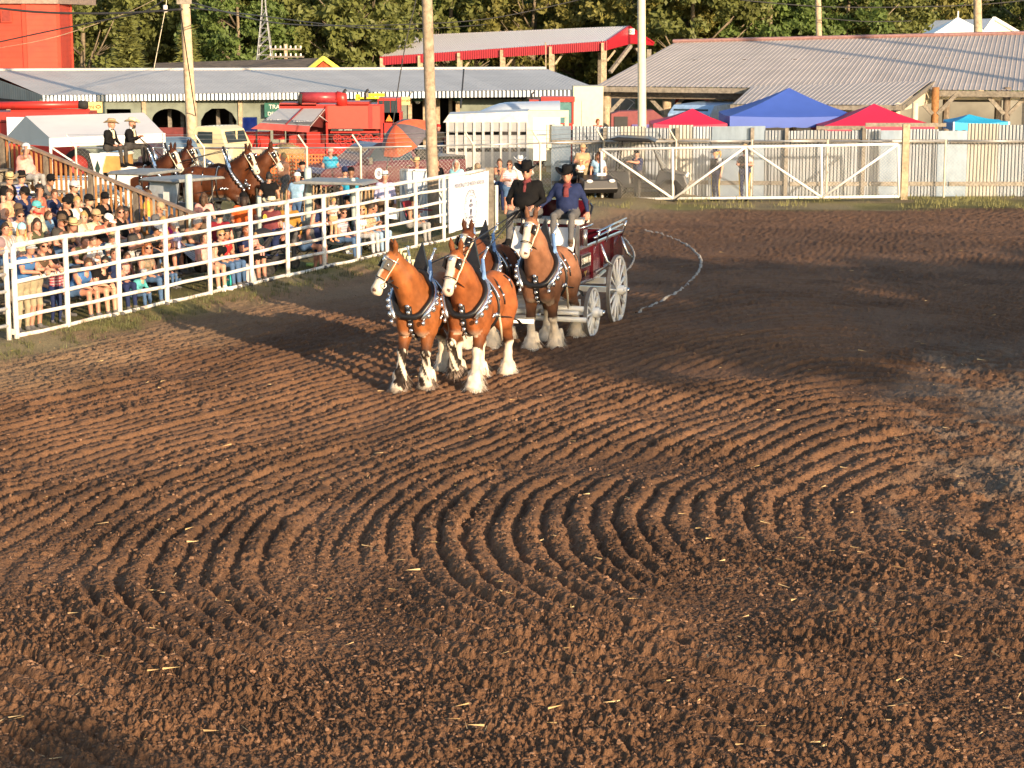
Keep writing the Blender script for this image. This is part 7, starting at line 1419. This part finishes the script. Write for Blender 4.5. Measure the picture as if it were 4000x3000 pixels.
def stroller(label, px, d_, rz, hood):
    s_ = s_of(px, d_); p = FP(s_, d_); t = thing('stroller', label, 'stroller', (p.x, p.y, FZ(p.x, p.y)), rz)
    for x_, y_ in ((.38, .25), (.38, -.25), (-.3, .28), (-.3, -.28)): tyre(t, x_, y_, .14, .05, DARK, 14)
    for s in (1, -1): tb(t, 'frame', [(.40, s*.24, .16), (.05, s*.26, .50), (-.45, s*.26, 1.02), (-.55, s*.2, 1.05)], .016, DARK, 6); tb(t, 'frame', [(-.30, s*.27, .16), (.05, s*.26, .50)], .014, DARK, 6)
    tb(t, 'handle', [(-.55, -.2, 1.05), (-.58, 0, 1.07), (-.55, .2, 1.05)], .022, BLACK, 6); shell(t, 'seat', [(.25, .38), (.30, .46), (-.05, .50), (-.32, .92), (-.38, .88), (-.14, .38)], .42, BLC, 0); shell(t, 'basket', [(.25, .2), (.28, .32), (-.28, .32), (-.24, .2)], .4, BLC)
    b = MB(); b.grid(lambda u, v: (-.16+.34*cos(.4+2.0*u)*1.0, .23*cos(pi*v), .72+.36*sin(.4+2.0*u)*(.55+.45*sin(pi*v))), 6, 8); b.build('canopy', hood, t, True); return t
stroller('black stroller with a pale cloth hung over its hood beside the fence', 1085, 1.0, rzb+2.6, M('pale_stroller_hood', (.48, .52, .66), .7)); stroller('low black stroller with dark wheels at the foot of the fence', 600, .75, rzb+.4, BLC); stroller('black pushchair beside the backpack at the seated man in navy', 1005, .8, rzb+2.0, BLC)
for px, lab, m_, d_ in ((1195, 'black camp chair of the woman in grey tank top', BLC, 1.3), (1340, 'dark camp chair of the man in olive', BLC, 1.6), (1395, 'red camp chair behind the toddler', RDC, 1.2), (1440, 'black camp chair of the woman with the paper', BLC, 1.4), (1640, 'red camp chair left of the centre utility pole', RDC, 1.5), (360, 'black folding chair of the seated woman in black', BLC, .85), (1165, 'pale grey chair standing empty by the pale post', GRC, 2.9), (945, 'dark chair of the man in navy shirt', BLC, 1.0)): camp_chair(lab, s_of(px, d_), d_, m_)
def small(name, label, cat, px, d_, z=0): p = FP(s_of(px, d_), d_); return thing(name, label, cat, (p.x, p.y, FZ(p.x, p.y)+z))
t = small('water_jug', 'turquoise water jug standing on the grass by the fence', 'jug', 886, .4); b = MB(); b.lathe([(0, 0), (.10, 0), (.11, .05), (.11, .22), (.06, .28), (.05, .33), (0, .33)], (0, 0, 0), 14); b.build('jug', M('turquoise_plastic', (.05, .52, .50), .35), t, True); tb(t, 'handle', [(.10, 0, .22), (.15, 0, .17), (.10, 0, .08)], .014, MATS['turquoise_plastic'])
t = small('bottle', 'lime green bottle lying on the ground under the grey tank woman', 'bottle', 1218, .45); b = MB(); b.tube([(-.13, 0, .05), (.08, 0, .05), (.12, 0, .05), (.15, 0, .05)], [.045, .045, .02, .02], 12); b.build('bottle', M('lime_plastic', (.42, .66, .20), .35), t, True)
t = small('backpack', 'black and grey backpack slumped against the fence by the turquoise jug', 'bag', 925, .35); b = MB(); b.blob((0, 0, .2), (.16, .22, .24), 12, jit=.1); b.build('bag', BLC, t, True); b = MB(); b.box((-.05, -.15, .2), (.05, .2, .12), .4); b.build('pocket', M('pocket_blue', (.15, .35, .5), .6), t)
t = small('cloth_bag', 'pale folded cloth leaning beside the backpack at the fence', 'bag', 965, .3); b = MB(); b.prism([(-.2, 0, 0), (.22, 0, 0), (.1, .05, .36), (-.05, .05, .42)], (0, 0, 0), (.02, .12, 0)); b.build('cloth', M('pale_cloth', (.5, .46, .48), .8), t)
t = small('blanket', 'black and white checked blanket draped over a seat near the pink shirt', 'blanket', 720, 1.5, .2); b = MB(); b.grid(lambda u, v: (-.35+.7*u, -.4+.8*v, .62-.5*abs(u-.35)**1.3+.04*sin(v*9+u*5)), 10, 10); b.build('blanket', cl_('plaid_bw'), t, True)
# ================================================================ PEOPLE
ARENA = math.atan2(-FN.y, -FN.x); GB = 'spectators on the bleachers'; GF = 'people along the arena fence'; GA = 'people in the alley behind the fence'
def proj_y(p): d = Vector(p)-Vector((0, 0, H)); v = (d.z*cos(TH)+d.y*sin(TH))/(d.y*cos(TH)-d.z*sin(TH)); return 1500-FL*v
def onrow(px, py, hs):
    best = None
    for d in ROWS:
        z = TR(d)+.43; s_ = s_of(px, d, z+.74*hs); p = FP(s_, d); e = abs(proj_y((p.x, p.y, z+.74*hs))-py)
        if best is None or e < best[0]: best = (e, p, z, s_)
    return best
def B_(px, py, label, key='lap/r/m', hs=1., turn=0., **k):                 # seated on a bleacher plank
    e, p, z, s_ = onrow(px, py, hs); person(label, 'sit/'+key, p, ARENA+turn, group=GB, z=z, s=hs, **k)
def C_(px, py, label, key='lap/r/m', hs=1., turn=0., seat=.42, grp=GF, **k):         # seated on a chair or on the ground near the fence
    d = min(np.arange(.55, 6, .05), key=lambda d: abs(proj_y((*FP(s_of(px, d, seat+.7*hs), d)[:2], seat+.12+.72*hs))-py)); p = FP(s_of(px, d, seat+.7*hs), d)
    return person(label, 'sit/'+key, p, ARENA+turn, group=grp, z=FZ(p.x, p.y)+seat, s=hs, **k)
def S_(px, py, label, key='stand/down/c/m', face=0., hs=1., grp=GA, zg=0., D=None, **k):     # standing: depth from the height of the head
    z = zg+1.61*hs; D = D or DZ(py, z)
    if D < 0: D = FP(s_of(px, -D, z), -D).y
    x = XD(px, D, z); return person(label, key, (x, D), face, group=grp, z=zg, s=hs, **k)
TOV = -pi/2; AWAY = pi/2; RT = 0.; LT = pi
# ---- bleachers, from the top left down to the right
B_(88, 600, 'older man in white cap and pale pink top shading his eyes', 'brow/r/h', top='pink', low='grey', hair='fringe/white', hat='cap/white', skin=2)
B_(70, 668, 'person in dark cowboy hat and blue plaid shirt below the white cap', 'lap/R/m', top='plaid_blue', sleeve='long', hat='cowboy/black/brown', hair='short/dark')
B_(22, 705, 'man in cream straw hat and dark shirt at the left edge', 'lap/r/m', top='black', hat='straw/straw', hair='short/brown', skin=0)
B_(145, 700, 'man in black cap and sunglasses holding both hands to his face', 'chin/r/m', top='dgrey', hat='cap/black', glasses=True, hair='short/dark', skin=1)
B_(140, 752, 'bare-armed young man with dark curly hair in a rust shirt', 'brow/r/m', top='rust', hair='curly/black', skin=1)
B_(22, 770, 'woman in profile with brown ponytail at the left edge', 'lap/R/f', top='peach', sleeve='none', hair='tail/brown', skin=0)
B_(80, 768, 'man in flat black cap and navy shirt looking down', 'lap/d/m', top='navy', hat='cap/black', hair='short/dark', skin=1)
B_(128, 788, 'older man in teal cap and cream plaid shirt', 'lap/c/h', top='plaid_cream', low='denim', hat='cap/teal', glasses=True, hair='fringe/grey', skin=2)
B_(22, 830, 'woman in sunglasses resting her chin on her hand at the left edge', 'chin/r/f', top='white', sleeve='none', hair='bun/brown', glasses=True, skin=2)
B_(55, 806, 'man in brown-grey cap behind the woman resting her chin', 'lap/r/m', top='mauve', hat='cap/brown', glasses=True, skin=1)
B_(130, 845, 'child in a red cap behind the dark haired woman', 'lap/c/m', .8, top='brown', hat='cap/red', skin=1)
B_(128, 905, 'dark haired woman with red headband and olive tank top', 'lap/r/g', top='olive', sleeve='none', hair='long/dark', skin=2)
B_(70, 905, 'blonde girl with a bright headband and tied hair', 'lap/r/f', .92, top='cream', sleeve='none', hair='long/blond', hat='beanie/aqua', skin=0)
B_(15, 912, 'bearded man in tan cap and black and white plaid shirt', 'lap/r/h', top='plaid_bw', hat='cap/tan', beard='blond', skin=2)
B_(245, 770, 'man in black cap with mirrored sunglasses and black shirt', 'cross/c/m', top='black', hat='cap/black', glasses=True, skin=1)
B_(275, 735, 'young man in grey and navy cap highest of the group in black shirts', 'lap/c/m', top='black', hat='cap/lgrey', glasses=True, hair='short/brown', skin=0)
B_(286, 795, 'fair woman in glasses and white shirt between the black shirts', 'lap/r/f', top='white', hair='bun/blond', skin=0)
B_(332, 775, 'young man in black cap with white front lettering and black shirt', 'cross/c/m', top='black', hat='cap/black', hair='short/brown', skin=0)
B_(395, 780, 'young man in black cap and black shirt nearest the railing', 'lap/r/m', top='black', hat='cap/black', hair='short/dark', skin=1)
B_(226, 828, 'man in brown cap and grey-brown shirt with red cheeks', 'lap/r/h', top='charcoal', hat='cap/brown', hair='short/grey', skin=2)
B_(360, 830, 'man in tan cap and pale green shirt with sunglasses', 'lap/c/h', top='pgreen', hat='cap/tan', glasses=True, hair='short/brown', skin=1)
B_(312, 838, 'woman with piled blond hair behind the white shirt', 'lap/R/f', top='cream', hair='bun/blond', skin=0)
B_(305, 885, 'woman with brown bun and white shirt leaning forward', 'knees/r/f', top='white', hair='bun/brown', skin=0)
B_(228, 888, 'woman in straw cowboy hat with long brown hair and dark tank top', 'knees/r/f', top='brown', sleeve='none', hair='long/brown', hat='straw/straw/brown', skin=2)
B_(366, 866, 'heavy bearded man in black and white cap and rust shirt looking down', 'knees/d/h', top='rust', hat='cap/white', beard='dark', hair='short/dark', skin=2)
B_(455, 850, 'woman with sunglasses, long brown hair and black strapped top', 'lap/r/g', top='black', sleeve='none', hair='long/brown', glasses=True, skin=2, low='plaid_bw')
B_(475, 822, 'young man with thick black hair and glasses behind the woman in straps', 'lap/r/m', .95, top='navy', hair='curly/black', skin=3)
B_(560, 842, 'young man in grey cap with black back and charcoal shirt', 'knees/d/m', top='charcoal', hat='cap/lgrey', hair='short/dark', skin=1)
B_(610, 832, 'teenager in tan cap and grey shirt beside the hot pink shirt', 'lap/d/m', .95, top='dgrey', hat='cap/tan', skin=1)
B_(655, 830, 'smiling woman in sunglasses and hot pink shirt', 'lap/r/f', top='hotpink', hair='short/brown', glasses=True, skin=2, low='black')
B_(622, 903, 'woman in peach strapped top holding a white cup', 'hold/r/g', top='peach', sleeve='none', hair='tail/blond', low='black', legs='short', skin=2)
B_(718, 922, 'person with white sunglasses on grey hair bending forward in patterned tank', 'knees/d/g', top='pattern_tank', sleeve='none', hair='short/grey', skin=1)
B_(795, 950, 'ruddy man mostly hidden behind the fence post right of the pink shirt', 'lap/r/m', top='brown', hair='short/brown', skin=2)
B_(425, 945, 'child in straw hat and teal plaid shirt behind the white rails', 'hold/r/m', .78, top='plaid_teal', hat='straw/straw', skin=2)
B_(325, 960, 'person in broad black cowboy hat and white shirt bent forward', 'knees/d/m', top='white', sleeve='long', hat='cowboy/black', skin=2)
B_(333, 905, 'person in cream straw hat just behind the broad black hat', 'lap/c/m', .9, top='tan', hat='straw/cream', skin=1)
B_(5, 860, 'man cut off by the left edge in a mauve shirt', 'lap/r/m', top='mauve', hair='short/dark', skin=2); B_(180, 860, 'child with brown hair between the plaid shirt and the straw hat', 'lap/c/f', .72, top='lblue', hair='long/brown', skin=0)
B_(170, 935, 'woman in dark top half hidden behind the top rail', 'lap/r/f', top='black', sleeve='none', hair='long/dark', skin=2); B_(275, 930, 'man with bare arms in brown tank leaning behind the straw hat', 'knees/r/m', top='olive', sleeve='none', hair='short/brown', skin=2)
B_(520, 905, 'man with folded arms in dark checked shorts behind the rails', 'cross/r/m', top='charcoal', hair='short/dark', low='plaid_bw', legs='knee', skin=2); B_(200, 765, 'boy with brown hair above the cream plaid shirt', 'lap/r/m', .85, top='navy', hair='short/brown', skin=2)
# ---- in front of the bleachers, at the fence
S_(78, 998, 'young man in grey cap and blue-grey shirt leaning on the fence', 'stand/rail/r/m', ARENA, 1., GF, .12, D=-.42, top='blue', hat='cap/lgrey', hair='short/brown', low='khaki', skin=2)
S_(128, 1005, 'man in sunglasses and brown tank top leaning on the fence', 'stand/rail/r/m', ARENA+.1, 1., GF, .12, D=-.42, top='brown', sleeve='none', hair='short/brown', glasses=True, low='khaki', legs='knee', skin=2)
C_(165, 1015, 'dark haired woman behind the men leaning on the fence', 'lap/r/f', top='grey', hair='long/dark', skin=0)
S_(212, 1118, 'boy in red plaid shirt with his arm across his head at the fence', 'stand/up/d/m', ARENA-.3, .72, GF, .12, D=-.55, top='plaid_red', sleeve='long', low='navy', hair='curly/brown', skin=2)
C_(285, 1020, 'man in blue tank mostly hidden behind the second fence post', 'knees/r/m', top='blue', sleeve='none', hair='short/brown', legs='short', skin=2)
C_(352, 1018, 'dark haired woman in sunglasses and black shirt seated with tattooed arms', 'knees/R/f', top='black', hair='tail/black', glasses=True, low='black', legs='short', skin=0)
C_(432, 1035, 'person with dark sleeves seated behind the third fence post', 'lap/r/m', top='navy', low='navy', hair='short/brown', skin=2)
C_(487, 1010, 'child in pale pink top beside the red haired woman', 'lap/r/f', .7, top='pink', sleeve='none', hair='long/brown', skin=2)
C_(562, 1008, 'red haired woman in sunglasses with bare shoulders', 'lap/r/f', top='pattern_tank', sleeve='none', hair='long/red', glasses=True, skin=2)
C_(520, 1150, 'child in grey cowboy hat and teal shirt sitting low at the fence', 'knees/r/m', .72, seat=.18, top='teal', sleeve='long', hat='cowboy/lgrey', skin=0)
C_(640, 1060, 'small dark haired child in the pushchair behind the fourth post', 'lap/r/m', .55, seat=.45, top='tan', hair='short/brown', skin=2)
C_(788, 968, 'large woman with brown hair in pink shirt and black shorts at the fence', 'lap/R/g', top='pink', hair='long/brown', low='black', legs='short', shoe='white', skin=0)
C_(848, 955, 'woman in sunglasses with grey-blond hair and black strapped top', 'lap/r/f', top='black', sleeve='none', hair='short/blond', glasses=True, skin=0)
C_(868, 958, 'young man with dark curly hair and red shirt with white emblem', 'lap/r/m', top='red', hair='curly/black', low='denim', skin=1)
C_(822, 1030, 'small child in pale top beside the red shirt', 'lap/r/f', .6, top='cream', hair='short/blond', low='denim', skin=0)
C_(948, 938, 'bearded red-brown haired man in navy shirt with a baby on his lap', 'hold/r/m', top='navy', hair='short/red', beard='red', low='black', legs='knee', skin=2)
C_(992, 975, 'baby in pale pink on the lap of the man in navy', 'lap/r/m', .45, seat=.66, top='pink', low='pink', hair='short/blond', skin=0)
S_(857, 838, 'person in dark red shirt standing with back turned by the railing end', 'stand/down/c/m', AWAY, 1., GF, .05, top='dred', hair='short/dark', low='dgrey', skin=0)
S_(952, 775, 'big man in orange shirt and black cap standing with his back turned', 'stand/hip/c/h', AWAY+.2, 1.05, GF, .05, top='orange', hat='cap/black', hair='long/dark', low='dgrey', skin=2)
o = S_(1057, 795, 'man in cream cowboy hat and maroon shirt with yellow round back emblem', 'stand/reach/c/h', AWAY-.3, 1.02, GF, .05, top='maroon', hat='cowboy/cream', hair='short/brown', low='navy', skin=2)
b = MB(); b.add([(-.155, .075+.055*cos(k*pi/7), 1.30+.085*sin(k*pi/7)) for k in range(14)], [tuple(range(14))]); b.build('shirt_emblem', cl_('yellow'), o)
S_(1128, 795, 'bald man in mustard shirt standing with his back turned', 'stand/down/c/m', AWAY, 1., GF, .05, top='mustard', sleeve='long', low='dgrey', skin=2)
C_(1192, 875, 'woman in sunglasses and grey tank top with hands clasped in a camp chair', 'chin/r/g', top='dgrey', sleeve='none', hair='tail/dark', glasses=True, low='denim', legs='short', skin=2)
S_(1242, 795, 'man in dark bucket hat and navy tank top beside the toddler', 'stand/front/d/m', ARENA-.2, 1., GF, .05, top='navy', sleeve='none', hat='bucket/black', low='navy', legs='knee', shoe='lgrey', skin=2)
S_(1300, 800, 'blond toddler in grey shirt with yellow print held up at the fence', 'stand/front/d/m', ARENA-.4, .60, GF, .72, D=47.6, top='lgrey', hair='short/blond', low='tan', legs='knee', shoe='peach', skin=0)
C_(1345, 790, 'man in black hat, sunglasses and olive shirt seated with his arms crossed', 'cross/c/m', top='olive', hat='cap/black', glasses=True, low='navy', skin=1)
C_(1400, 860, 'blond woman in white and red shirt leaning to one side', 'lap/R/f', top='redwhite', hair='long/blond', glasses=True, low='lgrey', skin=0)
C_(1435, 820, 'woman in sunglasses and leopard shirt reading a white paper', 'hold/d/f', top='leopard', sleeve='long', hair='bun/dark', glasses=True, low='ldenim', skin=1)
C_(1328, 878, 'reclining person in sunglasses and white striped shirt', 'lap/r/m', top='stripe_shirt', hair='short/brown', glasses=True, low='denim', skin=2)
C_(1605, 812, 'woman with tall dark hair bun and dark top seated near the centre pole', 'lap/d/f', top='charcoal', sleeve='none', hair='afro/black', low='grey', skin=1)
t = C_(1450, 900, 'person in light blue jeans mostly hidden behind the horse head', 'lap/r/m', top='lblue', low='ldenim', skin=2, hair='short/brown')
pp_ = FP(s_of(1492, 1.2), .9); t = thing('program_sheet', 'white paper in the hands of the woman in leopard shirt', 'paper', (pp_.x, pp_.y, .95)); b = MB(); b.slab([(-.16, 0, -.1), (.16, .02, -.14), (.2, .06, .14), (-.12, .04, .18)], .004); b.build('paper', WHITE, t)
# ---- behind the railing and in the alley
S_(572, 760, 'person in yellow shirt behind the wooden balusters', 'stand/down/c/m', RT, .95, GA, top='yellow', hair='short/brown', skin=1); S_(535, 745, 'person in white cap behind the wooden balusters', 'stand/down/r/m', RT, .95, GA, top='lav', hat='cap/white', skin=0); S_(690, 880, 'person in pale lavender shirt low behind the balusters', 'stand/down/c/f', LT, .9, GA, top='lav', hair='short/grey', skin=0)
S_(795, 715, 'person in pink shirt sitting at the side of the golf cart', 'stand/down/c/f', AWAY, .96, GA, top='pink', hair='long/brown', low='black', skin=0, D=50.2)
S_(1050, 690, 'dark haired man in black shirt with his back turned at the snow fence', 'stand/down/c/m', AWAY, 1., GA, top='black', hair='short/black', low='dgrey', skin=1); S_(1158, 692, 'man in white cap and light blue shirt with an arm on the pale post', 'stand/up/c/m', AWAY-.4, 1., GA, top='lblue', hat='cap/white', low='denim', skin=2); S_(1187, 648, 'man in black cap and black shirt behind the pale post', 'stand/down/r/m', LT, 1., GA, top='black', hat='cap/black', low='black', skin=2)
S_(1112, 612, 'blond woman in peach shirt walking beside the lead horse', 'walk/reach/c/g', LT+.5, 1., GA, top='peach', hair='tail/blond', low='dgrey', skin=2); S_(1290, 592, 'woman in turquoise shirt and pink cap standing behind the chain link', 'stand/down/c/g', TOV+.2, 1., GA, top='turq', hat='cap/pink', low='charcoal', hair='short/grey', skin=2)
S_(1345, 668, 'woman in navy cap, sunglasses and floral top facing the camera', 'stand/down/c/f', TOV+.3, 1., GA, top='floral', sleeve='none', hat='cap/navy', glasses=True, low='dgrey', skin=0); S_(1371, 672, 'heavy man in black cap and blue shirt with his back turned', 'stand/hip/c/h', AWAY, 1.04, GA, top='turq', hat='cap/black', low='navy', skin=3)
S_(1503, 690, 'man in white cowboy hat and lavender shirt with his back turned', 'stand/down/c/h', AWAY, 1.02, GA, top='lav', sleeve='long', hat='cowboy/white', low='brown', skin=2); o = S_(1628, 575, 'man in straw hat and maroon shirt with white print left of the pole', 'stand/down/c/h', TOV, 1., GA, top='maroon', hat='straw/straw', low='tan', skin=2, D=62.3)
b = MB()
for z, w_ in ((1.36, .09), (1.28, .06), (1.20, .07)): b.box((.172, 0, z), (.01, w_*2, .03))
b.build('shirt_print', WHITE, o)
S_(1702, 585, 'dark haired woman in black shirt just right of the centre pole', 'stand/hip/c/f', TOV+.5, 1., GA, top='black', hair='long/brown', low='charcoal', skin=2, D=62); S_(1785, 600, 'woman with grey-blond hair in aqua shirt by the livestock trailer', 'stand/down/l/g', TOV-.5, 1., GA, top='aqua', hair='long/grey', low='grey', skin=2, D=61.5)
o = S_(1865, 592, 'man in camouflage cap and black shirt leaning above the banner', 'stand/front/d/m', TOV, 1., GA, top='black', hat='cap/pattern_cap', low='grey', skin=2, D=57.6, zg=.15)
b = MB()
for y in (.055, -.055): b.blob((.155, y, 1.32), (.012, .05, .028), 8)
b.build('shirt_print', WHITE, o)
S_(1955, 612, 'woman carrying a baby right of the timber post', 'stand/front/l/f', TOV-.6, 1., GA, top='peach', low='navy', hair='tail/brown', skin=2, D=62); S_(1948, 605, 'baby held against the shoulder of the woman right of the timber post', 'sit/lap/c/m', TOV, .5, GA, top='cream', hair='short/brown', skin=2, D=61.6, zg=1.0)
S_(1988, 615, 'woman in striped tank top and denim shorts holding a drink', 'stand/front/r/g', TOV+.4, 1.02, GA, top='stripe_shirt', sleeve='none', hair='tail/brown', glasses=True, low='denim', legs='short', skin=2, D=60.8); S_(2032, 605, 'man in white cowboy hat and white shirt behind the driver', 'stand/down/c/m', TOV, 1.02, GA, top='white', sleeve='long', hat='cowboy/white', low='ldenim', skin=2, D=62.5)
S_(2275, 585, 'man in tan cap and tan shirt sitting up on the open utility vehicle', 'stand/front/l/h', TOV+.2, 1., GA, top='tan', hat='cap/tan', low='khaki', skin=2, D=66.9, zg=.15); S_(2268, 632, 'toddler in straw hat on the open utility vehicle', 'stand/front/c/m', TOV, .55, GA, top='white', hat='straw/straw', low='black', skin=2, D=66.2, zg=.45); S_(2338, 605, 'girl with brown hair at the end of the white gate', 'stand/down/l/f', TOV, .95, GA, top='lblue', hair='long/brown', low='denim', skin=2, D=66.7)
S_(2492, 590, 'man in black cap and navy shirt leaning over behind the white gate', 'stand/reach/l/m', TOV-.9, 1., GA, top='navy', hat='cap/black', low='charcoal', skin=2, D=66.75)
o = S_(2800, 570, 'police officer with ponytail, dark cap and yellow striped trousers behind the gate', 'stand/down/r/f', TOV-.9, 1.0, GA, top='lgrey', hat='cap/navy', low='navy', shoe='black', hair='tail/blond', skin=0, D=66.95)
def vest(o, st=True):
    b = MB(); b.box((.0, 0, 1.22), (.35, .37, .40)); v = b.build('vest', BLACK, o, True); md = v.modifiers.new('round', 'BEVEL'); md.width = .08; md.segments = 3
    for s in (1, -1): b = MB(); b.tube([(.03, s*.20, .90), (.04, s*.165, .52), (.0, s*.165, .12)], .02, 6); b.build('trouser_stripe', cl_('yellow'), o, True)
vest(o); o = S_(2912, 555, 'police officer in peaked tan hat with yellow striped trousers behind the gate', 'stand/front/l/m', TOV-.6, 1.06, GA, top='lgrey', hat='stetson/tan', low='navy', shoe='black', hair='short/brown', beard='brown', skin=2, D=66.95); vest(o)
S_(1712, 436, 'man in red cap, brown shirt and jeans walking before the barn', 'walk/down/c/m', AWAY, 1., 'people by the barn', top='tan', hat='cap/red', low='denim', skin=2, D=79, zg=.2); S_(2335, 445, 'small figure in dark vest beside the cream truck', 'stand/front/l/m', TOV, .9, 'people by the barn', top='red', hair='short/red', low='navy', skin=2, D=80, zg=.55)
# ---- the two men in dinner jackets on the white wagon
m3 = Matrix.Rotation(BD, 3, 'Z'); wo = Vector((XD(400, 58.6, 1), 58.6, 0))
for y, lab, hat, yw, ar in ((-.30, 'man in black dinner jacket and orange-tan hat on the white wagon seat', 'cowboy/tan', 'l', 'lap'), (.32, 'bearded man in black dinner jacket and pale hat driving the second team', 'cowboy/cream', 'c', 'hold')):
    p = wo+m3 @ Vector((.35 if y < 0 else .75, y, 2.2)); o = person(lab, 'sit/%s/%s/m' % (ar, yw), p, BD+(-.25 if y < 0 else -.1), 2, 'black', 'long', 'charcoal', 'long', 'black', None, hat, False, 'dark' if y > 0 else None, s=1.05, z=2.2, neckc='white', group='two men on the white wagon')
    b = MB(); b.prism([(.165, -.04, .34), (.165, .04, .34), (.135, .05, .56), (.135, -.05, .56)], (0, 0, 0), (.02, 0, 0)); b.build('shirt_front', cl_('cream'), o); b = MB(); b.blob((.125, .03, .585), (.02, .035, .02), 6); b.blob((.125, -.03, .585), (.02, .035, .02), 6); b.build('bow_tie', BLACK, o)
b = MB(); p0 = wo+m3 @ Vector((1.1, .2, 2.55)); b.tube([(0, 0, 0), m3 @ Vector((.9, .1, -.75)), m3 @ Vector((2.6, .2, -.3))], .012, 5); b.tube([(0, 0, 0), m3 @ Vector((.8, -.3, -.75)), m3 @ Vector((2.6, -.5, -.35))], .012, 5); b.build('reins', BLACK, None, True, loc=p0, label='long reins from the bearded driver to the second team', cat='reins')
